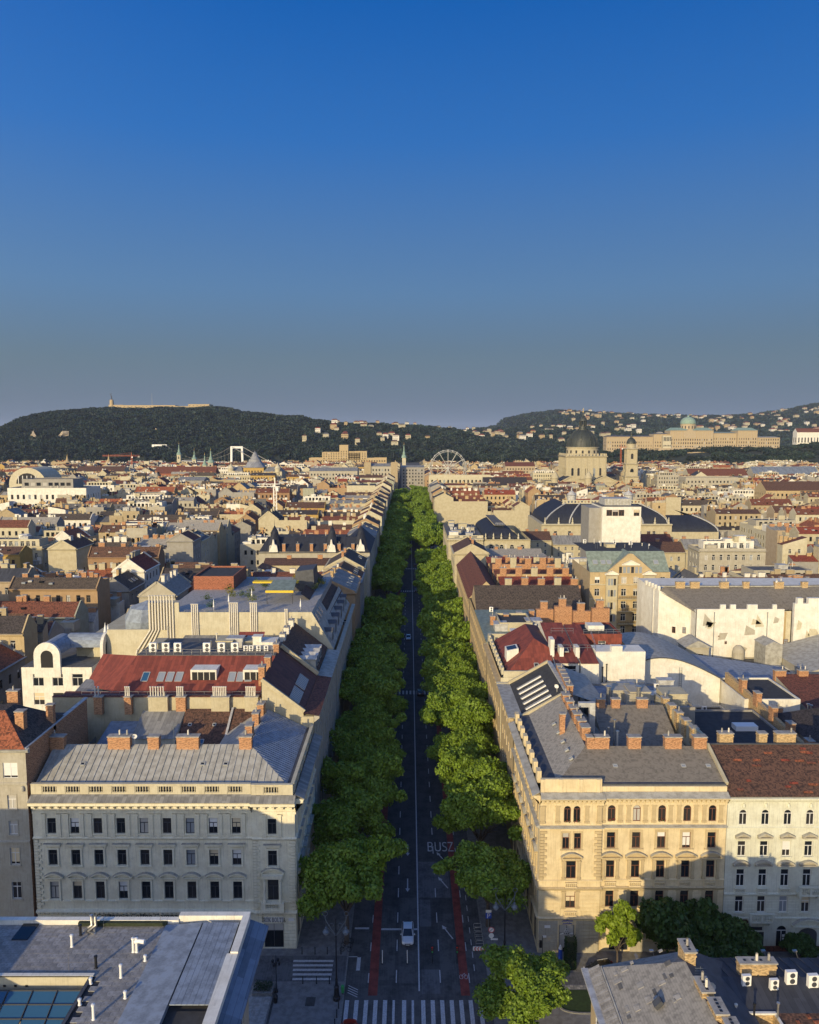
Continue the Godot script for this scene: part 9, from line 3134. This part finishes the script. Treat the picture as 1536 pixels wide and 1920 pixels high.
func far_landmarks() -> void:
	basilica()
	castle()
	ferris_wheel()
	citadel()
	bridge()
	var b := slab("riverside_hotel", "broad cream riverside hotel stepping up to a square middle tower", -184, -42, -1400, 24, 26, "wall_sand", "felt_grey", 0.0, 4.6, 4, "hotel")
	for s in [[-160, -90, 36.5], [-128, -112, 49.5], [-112, -78, 38]]:
		var rr := []
		for i in 5:
			rr.append({"v": 1.0 + i * 3.2, "h": 1.5, "w": 1.8})
		wing(b, s[0], s[1], -1420, -1399 + (2 if s[0] == -128 else 0), s[2], "wall_sand", "flat", 0.8, "felt_grey", 0.5, 0, 0, {"f": rr, "gap": 4.4}, 24)
	finish(b)
	b = slab("office_palace", "grey stone office palace with projecting end towers", -53, -14.6, -900, 24, 33, "wall_stone", "sheet_grey", 3.0, 3.4, 6)
	for x in [-53.5, -22.0]:
		wing(b, x, x + 8, -910, -898.6, 37, "wall_tan", "flat", 0.6, "felt_grey", 0.5)
	finish(b)
	finish(slab("office_palace", "brown netted scaffolded block at the end of the avenue", -10, 18, -920, 22, 31, "wall_grey", "sheet_grey", 2.0, 3.6, 7))
	b = slab("office_palace", "wide beige ministry with a low attic and rows of windows", -112, -58, -850, 26, 30, "wall_stone", "sheet_grey", 3.4, 3.4, 6)
	finish(b)
	finish(slab("pale_palace", "low cream palace front below the ferris wheel", 20, 84, -782, 14, 28, "wall_ivory", "felt_grey", 0.0, 4.0, 4))
	b = slab("pyramid_tower", "ochre tower block capped by a tall grey stepped pyramid roof", -196, -172, -900, 20, 31, "wall_ochre", "sheet_grey", 0.0, 3.6, 6)
	b.g("pyramid", "sheet_light").lathe(Vector3(-184, 31.5, -910), [Vector2(16, 0), Vector2(9, 7), Vector2(8.4, 9.5), Vector2(6.5, 10), Vector2(2.4, 17), Vector2(0.5, 18.5), Vector2(0, 21)], 4, PI / 4, PI / 4 + TAU)
	for s in [[-214, -196], [-172, -150]]:
		wing(b, s[0], s[1], -920, -896, 27, "wall_ivory", "x", 5, "sheet_grey", 0.5, 4, 4, {"f": storeys(27, 5, 5), "gap": 3.4})
	for x in [-210, -155]:
		b.g("turret", "wall_ivory").lathe(Vector3(x, 26, -898), [Vector2(3.5, 0), Vector2(3.5, 4), Vector2(4.2, 4.4), Vector2(2.6, 7), Vector2(0.6, 9.5), Vector2(0, 12)], 8)
	finish(b, ["window_panes"])
	b = slab("flat_block", "large white modern block with banded windows on a grey upper storey", -296, -238, -560, 26, 31, "wall_white", "felt_grey", 0.0, 4.2, 4)
	wing(b, -288, -250, -584, -566, 37.5, "wall_grey", "flat", 0.5, "felt_dark", 0.5, 0, 0, {"f": [{"v": 2.0, "h": 2.4, "w": 3.2}], "gap": 4}, 31)
	clutter(b, -294, -240, -584, -562, 31.4, 14)
	finish(b)
	b = thing("arched_hall", "pale hall with a great arched glass gable over the white block", "building", Vector3(-311, 0, -620))
	b.lod = 2
	var poly := [Vector2(-15, 0), Vector2(15, 0)]
	for i in 13:
		var a := PI * i / 12
		poly.append(Vector2(cos(a) * 15, 31 + sin(a) * 13))
	b.g("gable", "wall_ivory").prism(Vector3(-311, 0, -620), Vector3.RIGHT, Vector3.BACK, poly, -30, 0)
	poly = []
	for i in 11:
		var a := PI * i / 10
		poly.append(Vector2(cos(a) * 9, 31 + sin(a) * 8.6))
	b.g("arched_window", "glass_room").prism(Vector3(-311, 0, -620), Vector3.RIGHT, Vector3.BACK, poly, 0, 0.3)
	for i in 5:
		b.g("glazing_bars", "frame_white").box(Vector3(-318 + i * 3.5 - 0.25, 31, -619.6), Vector3(-318 + i * 3.5 + 0.25, 37.5, -619.5))
	finish(b)
	for s in [[-318, -242, -950, 22, "wall_brick", "tile_rust", 8, "long brick hall with a rust red roof near the white bridge"], [-420, -360, -960, 24, "wall_ivory", "tile_brown", 6, "cream school block with brown roof below the rocky hill"],
			[-232, -205, -760, 25, "wall_grey", "sheet_grey", 3, "grey gabled block with a plain side wall"], [-150, -112, -720, 24, "wall_white", "felt_grey", 0, "white flat roofed flats before the beige ministry"],
			[70, 112, -720, 23, "wall_ivory", "tile_dark", 7, "cream block with a black roof near the ferris wheel"], [290, 345, -800, 25, "wall_stone", "felt_grey", 0, "stone coloured modern block right behind the bell tower"],
			[330, 400, -900, 22, "wall_ivory", "tile_rust", 8, "cream palace with a long rust roof below the castle"], [420, 500, -930, 22, "wall_stone", "sheet_blue", 9, "long house with a pale blue metal roof below the castle"],
			[214, 262, -520, 17, "wall_ochre", "sheet_grey", 6, "bright yellow gable end house with a grey roof"], [300, 360, -640, 24, "wall_sand", "tile_brown", 7, "sand coloured block with brown roof behind the yellow gable"],
			[-330, -262, -700, 24, "wall_orange", "tile_rust", 4, "orange plastered block among pale flats"], [128, 168, -1020, 28, "wall_pink", "tile_rust", 5, "pinkish theatre block beside the basilica dome"]]:
		claim(s[0], s[1], s[2] - 22, s[2])
		var bb := slab("city_block", s[7], s[0], s[1], s[2], 22, s[3], "brick_red" if s[4] == "wall_brick" else s[4], s[5], s[6], 3.6)
		finish(bb, ["window_panes"])
	for s in [["green-capped church tower beside the white bridge", -452, -1500, 7, 30, 22, "wall_ivory", "copper_green"], ["pair tower with green baroque helmet in the old town", -268, -1000, 5, 30, 14, "wall_ivory", "copper_green"],
			["dark green twin helmet by the brown hall", -312, -1200, 8, 26, 20, "wall_stone", "copper_green"], ["small ochre church tower in front of the rocks", -205, -1010, 5.5, 26, 10, "wall_sand", "metal_dark"],
			["slim green spire beyond the avenue's end", -9, -1250, 6, 32, 22, "wall_ivory", "copper_green"], ["sandstone turret below the fortress hill", -560, -1250, 8, 24, 12, "wall_sand", "wall_sand"], ["second sandstone turret below the fortress hill", -492, -1250, 8, 24, 12, "wall_sand", "wall_sand"],
			["green onion cap at the foot of the hill", -380, -1350, 7, 26, 16, "wall_ivory", "copper_green"]]:
		spire(s[0], Vector3(s[1], 0, s[2]), s[3], s[4], s[5], s[6], s[7])
	crane("red tower crane standing before the rocky hill", Vector3(-400, 0, -1100), 39, 42, "crane_red")
	crane("white lattice crane over the dark roofed avenue block", Vector3(-76, 0, -430), 42, 10, "plastic_white")
	crane("orange crane rising beside the bell tower", Vector3(318, 0, -1150), 50, -14, "crane_red")
	b = slab("white_pavilion", "white colonnaded pavilion on the wooded slope", -432, -405, -2350, 12, 43, "wall_white", "felt_grey", 0.0, 6.0, 3)
	finish(b)


func hill_height(crest: Array, x: float) -> float:
	for i in crest.size() - 1:
		if x <= crest[i + 1][0]:
			var t: float = clampf((x - crest[i][0]) / (crest[i + 1][0] - crest[i][0]), 0, 1)
			return lerpf(crest[i][1], crest[i + 1][1], t * t * (3 - 2 * t))
	return crest[-1][1]


func hill(label: String, crest: Array, zc: float, front: float, trees: int, size: float, bare: float, seed_: int, houses := 0, hx := [0.0, 0.0], group := "") -> void:
	var b := structure("hill")
	var nz := FastNoiseLite.new()
	nz.seed = seed_
	nz.frequency = 0.006
	var x0: float = crest[0][0]
	var x1: float = crest[-1][0]
	var H := func(x: float, t: float) -> float:
		var k := sin(clampf(t, 0, 1) * PI * 0.5) if t <= 1 else 1.0 - (t - 1) * 0.5
		return (hill_height(crest, x) - size * 0.7) * k + nz.get_noise_2d(x, t * front) * size * 0.9 * k - 1.0
	var nx := 70
	var nt := 16
	for i in nx:
		for j in nt:
			var xa := lerpf(x0, x1, float(i) / nx)
			var xb := lerpf(x0, x1, float(i + 1) / nx)
			var ta := 1.4 * j / nt
			var tb := 1.4 * (j + 1) / nt
			b.g("slope", "woodland").q(Vector3(xa, H.call(xa, ta), zc + front * (1 - ta)), Vector3(xb, H.call(xb, ta), zc + front * (1 - ta)), Vector3(xb, H.call(xb, tb), zc + front * (1 - tb)), Vector3(xa, H.call(xa, tb), zc + front * (1 - tb)))
	finish(b)
	var q := RandomNumberGenerator.new()
	q.seed = seed_
	var mm := MultiMesh.new()
	mm.transform_format = MultiMesh.TRANSFORM_3D
	mm.mesh = crown_mesh("wood", 1.0, 0.9, 9, 16, 0.52, Color(0.019, 0.036, 0.023), 1.0, 5)
	var spots := []
	for i in trees:
		var x := q.randf_range(x0, x1)
		var t := pow(q.randf(), 0.8) * 1.08
		var open := nz.get_noise_2d(x * 1.7 + 900, t * front * 1.7)
		if open > bare:
			continue
		spots.append([x, t, q.randf_range(0.75, 1.3) * size])
	mm.use_colors = true
	mm.instance_count = spots.size()
	for i in spots.size():
		var s: Array = spots[i]
		mm.set_instance_transform(i, Transform3D(Basis(UP, q.randf() * TAU).scaled(Vector3(s[2], s[2] * 0.9, s[2])), Vector3(s[0], H.call(s[0], s[1]) + s[2] * 0.45, zc + front * (1 - s[1]))))
		var tn := clampf(1.0 + nz.get_noise_2d(s[0] * 2.3 + 50, s[1] * front * 2.3) * 1.1, 0.55, 1.5) * q.randf_range(0.75, 1.2)
		mm.set_instance_color(i, Color(tn * q.randf_range(0.9, 1.25), tn, tn))
	var o := MultiMeshInstance3D.new()
	o.name = numbered("forest")
	o.multimesh = mm
	tag(o, label, "woodland")
	o.set_meta("kind", "stuff")
	add_child(o)
	for i in houses:
		var x := q.randf_range(hx[0], hx[1])
		var t := q.randf_range(0.25, 0.98)
		if nz.get_noise_2d(x * 0.6, t * 900.0) < -0.06 + 0.10 * t:
			continue
		var w := q.randf_range(7, 15) * (0.75 + size * 0.06)
		var h := q.randf_range(6, 11) * (0.75 + size * 0.06)
		var at := Vector3(x, H.call(x, t) + size * 0.8, zc + front * (1 - t) + size)
		var wall: String = ["white", "ivory", "cream", "sand"][q.randi() % 4]
		var rf: String = ["tile_rust", "tile_red", "felt_grey", "tile_brown"][q.randi() % 4]
		if SAID.has(rf) and rf == "tile_red" and w < 8:
			rf = "tile_rust"
		var v := thing("hill_house", "small %s villa with a %s roof %s" % [wall, SAID[rf], group], "house", at, "villas " + group)
		v.lod = 2
		v.g("wall", "wall_" + wall).box(at + Vector3(-w / 2, -6, -w / 2), at + Vector3(w / 2, h, w / 2))
		roof(v, at.x - w / 2, at.x + w / 2, at.z - w / 2, at.z + w / 2, at.y + h, "x", w * 0.22, rf, w * 0.2, w * 0.2, 0.4)
		for k in int(w / 3.2):
			for y in 2:
				v.g("windows", "glass_room").box(at + Vector3(-w / 2 + 1.0 + k * 3.2, h * 0.14 + y * h * 0.46, w / 2), at + Vector3(-w / 2 + 2.4 + k * 3.2, h * 0.14 + y * h * 0.46 + h * 0.24, w / 2 + 0.05))
		finish(v, ["windows"])


func hills() -> void:
	hill("dense dark woodland covering the hill of the fortress", [[-1792, 6], [-1546, 44], [-1335, 79], [-1230, 93], [-1106, 139], [-985, 148], [-811, 148], [-638, 150], [-500, 134], [-361, 120], [-292, 108], [-153, 100], [-14, 94], [125, 82], [230, 55], [335, 24]], -2500, 620, 15000, 9.0, 0.62, 11, 60, [-300, 60], "on the shoulder of the fortress hill")
	hill("wooded saddle between the two hills", [[-641, 60], [-374, 80], [-151, 88], [71, 86], [205, 80], [294, 84], [405, 85], [538, 90], [694, 94], [872, 85], [1073, 72]], -3200, 900, 7000, 11.0, 0.35, 12, 190, [-150, 900], "in the wooded saddle")
	hill("woods on the far rocky hill behind the basilica", [[358, 60], [518, 101], [597, 158], [740, 183], [868, 196], [1028, 186], [1219, 177], [1539, 164], [1794, 164], [2018, 170], [2208, 196], [2448, 240], [2777, 275], [3159, 284]], -4600, 1500, 13000, 15.0, 0.42, 13, 360, [780, 2700], "on the far hillside")
	hill("trees on the slopes below the castle", [[180, 0], [266, 8], [354, 13], [417, 20], [467, 30], [667, 38], [868, 38], [918, 46], [962, 52], [1067, 64], [1300, 70]], -1770, 240, 3400, 6.5, 0.15, 14)
	var far := structure("hill")
	var pts := [[-7000, 100], [-6057, 109], [-4806, 112], [-4430, 108], [-2929, 97], [826, 97], [1452, 91], [4000, 120]]
	for i in pts.size() - 1:
		far.g("ridge", "woodland").q(Vector3(pts[i][0], -5, -8600), Vector3(pts[i + 1][0], -5, -8600), Vector3(pts[i + 1][0], pts[i + 1][1], -9000), Vector3(pts[i][0], pts[i][1], -9000))
	finish(far)
	var q := RandomNumberGenerator.new()
	q.seed = 5
	for p in [[-960, -2000, 62, 60], [-915, -1985, 46, 34], [-868, -1980, 40, 40], [-640, -1990, 40, 44], [-590, -1985, 42, 36], [-540, -1980, 38, 26], [-700, -2080, 70, 20]]:
		var b := thing("rock_face", "pale ragged rock face breaking through the hillside woods", "rock", Vector3(p[0], 0, p[1]), "rock faces of the fortress hill")
		var g := b.g("rock", "rock")
		var n := 9
		var grid := []
		for i in n + 1:
			var col := []
			for j in n + 1:
				var u := float(i) / n
				var v := float(j) / n
				col.append(Vector3(p[0] + (u - 0.5) * p[3] * 1.7 + q.randf_range(-3, 3), 8.0 + v * p[2] * (0.75 + 0.4 * sin(u * 7.0 + p[0])) + q.randf_range(-2, 2), p[1] + 10 - v * 34 + q.randf_range(-7, 7) - 26 * pow(absf(u - 0.5) * 2, 2)))
			grid.append(col)
		for i in n:
			for j in n:
				g.t3(grid[i][j], grid[i + 1][j], grid[i + 1][j + 1])
				g.t3(grid[i][j], grid[i + 1][j + 1], grid[i][j + 1])
		finish(b)


# ------------------------------------------------------------------ sky and assembly

func sky_picture(sun: Vector3) -> ImageTexture:
	var w := 512
	var h := 256
	var im := Image.create(w, h, false, Image.FORMAT_RGBF)
	var stops := [[0.0, 0.110, 0.120, 0.124], [2.0, 0.117, 0.137, 0.150], [5.0, 0.130, 0.196, 0.252], [10.0, 0.102, 0.218, 0.398], [20.0, 0.028, 0.157, 0.478], [28.0, 0.006, 0.112, 0.430], [45.0, 0.004, 0.095, 0.38], [90.0, 0.004, 0.080, 0.33]]
	for y in h:
		var el := 90.0 - 180.0 * (y + 0.5) / h
		var c := Vector3(stops[0][1], stops[0][2], stops[0][3])
		for i in stops.size() - 1:
			if el >= stops[i][0]:
				var t := clampf((el - stops[i][0]) / (stops[i + 1][0] - stops[i][0]), 0, 1)
				c = Vector3(stops[i][1], stops[i][2], stops[i][3]).lerp(Vector3(stops[i + 1][1], stops[i + 1][2], stops[i + 1][3]), t)
		if el < 0:
			c *= 0.6
		for x in w:
			var az := TAU * (x + 0.5) / w
			var d := Vector3(sin(az) * cos(deg_to_rad(el)), sin(deg_to_rad(el)), -cos(az) * cos(deg_to_rad(el)))
			var cs := d.dot(sun)
			var g := 0.62
			var ph := (1 - g * g) / pow(1 + g * g - 2 * g * cs, 1.5)
			var air := exp(-maxf(el, 0.0) / 26.0)
			var m := GLOW * maxf(0.0, ph - 0.2) * (0.35 + 0.65 * air)
			var s := c * (1.0 + 0.9 * (cs * 0.5 + 0.5) * (cs * 0.5 + 0.5)) + Vector3(1.0, 0.90, 0.70) * m
			im.set_pixel(x, y, Color(s.x, s.y, s.z))
	return ImageTexture.create_from_image(im)


const GLOW := 0.37


func _ready() -> void:
	var cam := Camera3D.new()
	cam.name = "camera"
	cam.position = Vector3(0, 72, 0)
	cam.rotation = Vector3(-atan(148.0 / 1430.0), 0, 0)
	cam.fov = rad_to_deg(2.0 * atan(960.0 / 1430.0))
	cam.near = 0.5
	cam.far = 30000
	cam.current = true
	add_child(cam)
	var el := deg_to_rad(13.8)
	var th := deg_to_rad(26.0)
	var to_sun := Vector3(-sin(th) * cos(el), sin(el), cos(th) * cos(el))
	var we := WorldEnvironment.new()
	we.name = "world"
	var env := Environment.new()
	env.background_mode = Environment.BG_SKY
	env.sky = Sky.new()
	var sm := PanoramaSkyMaterial.new()
	sm.panorama = sky_picture(to_sun)
	env.sky.sky_material = sm
	env.tonemap_mode = Environment.TONE_MAPPER_LINEAR
	env.tonemap_exposure = 1.0
	env.fog_enabled = true
	env.fog_density = 0.00004
	env.fog_light_color = Color(0.72, 0.78, 0.88)
	env.sdfgi_enabled = true
	env.ssao_enabled = true
	env.ssil_enabled = true
	we.environment = env
	add_child(we)
	var sun := DirectionalLight3D.new()
	sun.name = "sun"
	sun.light_color = Color(1.0, 0.905, 0.71)
	sun.light_energy = 1.5
	sun.light_angular_distance = 0.5
	sun.shadow_enabled = true
	sun.look_at_from_position(Vector3.ZERO, -to_sun)
	add_child(sun)
	rng.seed = 20
	make_materials()
	print("materials ", Time.get_ticks_msec())
	ground_and_road()
	hills()
	print("hills ", Time.get_ticks_msec())
	left_palace()
	grey_neighbour()
	right_palace()
	white_house()
	flat_roof_block()
	slate_roof_house()
	print("near ", Time.get_ticks_msec())
	claim(-80, XL, -122, -60)
	claim(XR, 80, -126, -60)
	red_atrium_house()
	pipe_wall_house()
	arch_dormer_house()
	skylight_house()
	red_mansard_house()
	brick_yard_houses()
	vaulted_hall()
	yard_blocks()
	white_gables()
	yellow_house()
	tower_cube()
	opera()
	spired_palace()
	print("mid ", Time.get_ticks_msec())
	far_landmarks()
	for r in [[-56, -10, -930, -895], [-115, -56, -880, -845], [18, 84, -860, -780], [-220, -148, -925, -890], [-300, -236, -590, -555], [-330, -295, -655, -615], [158, 262, -935, -850], [22, 60, -830, -770]]:
		claim(r[0], r[1], r[2], r[3])
	town()
	print("town ", Time.get_ticks_msec())
	street_furniture()
	bollards()
	parked_bikes()
	avenue_trees()
	print("done ", Time.get_ticks_msec())
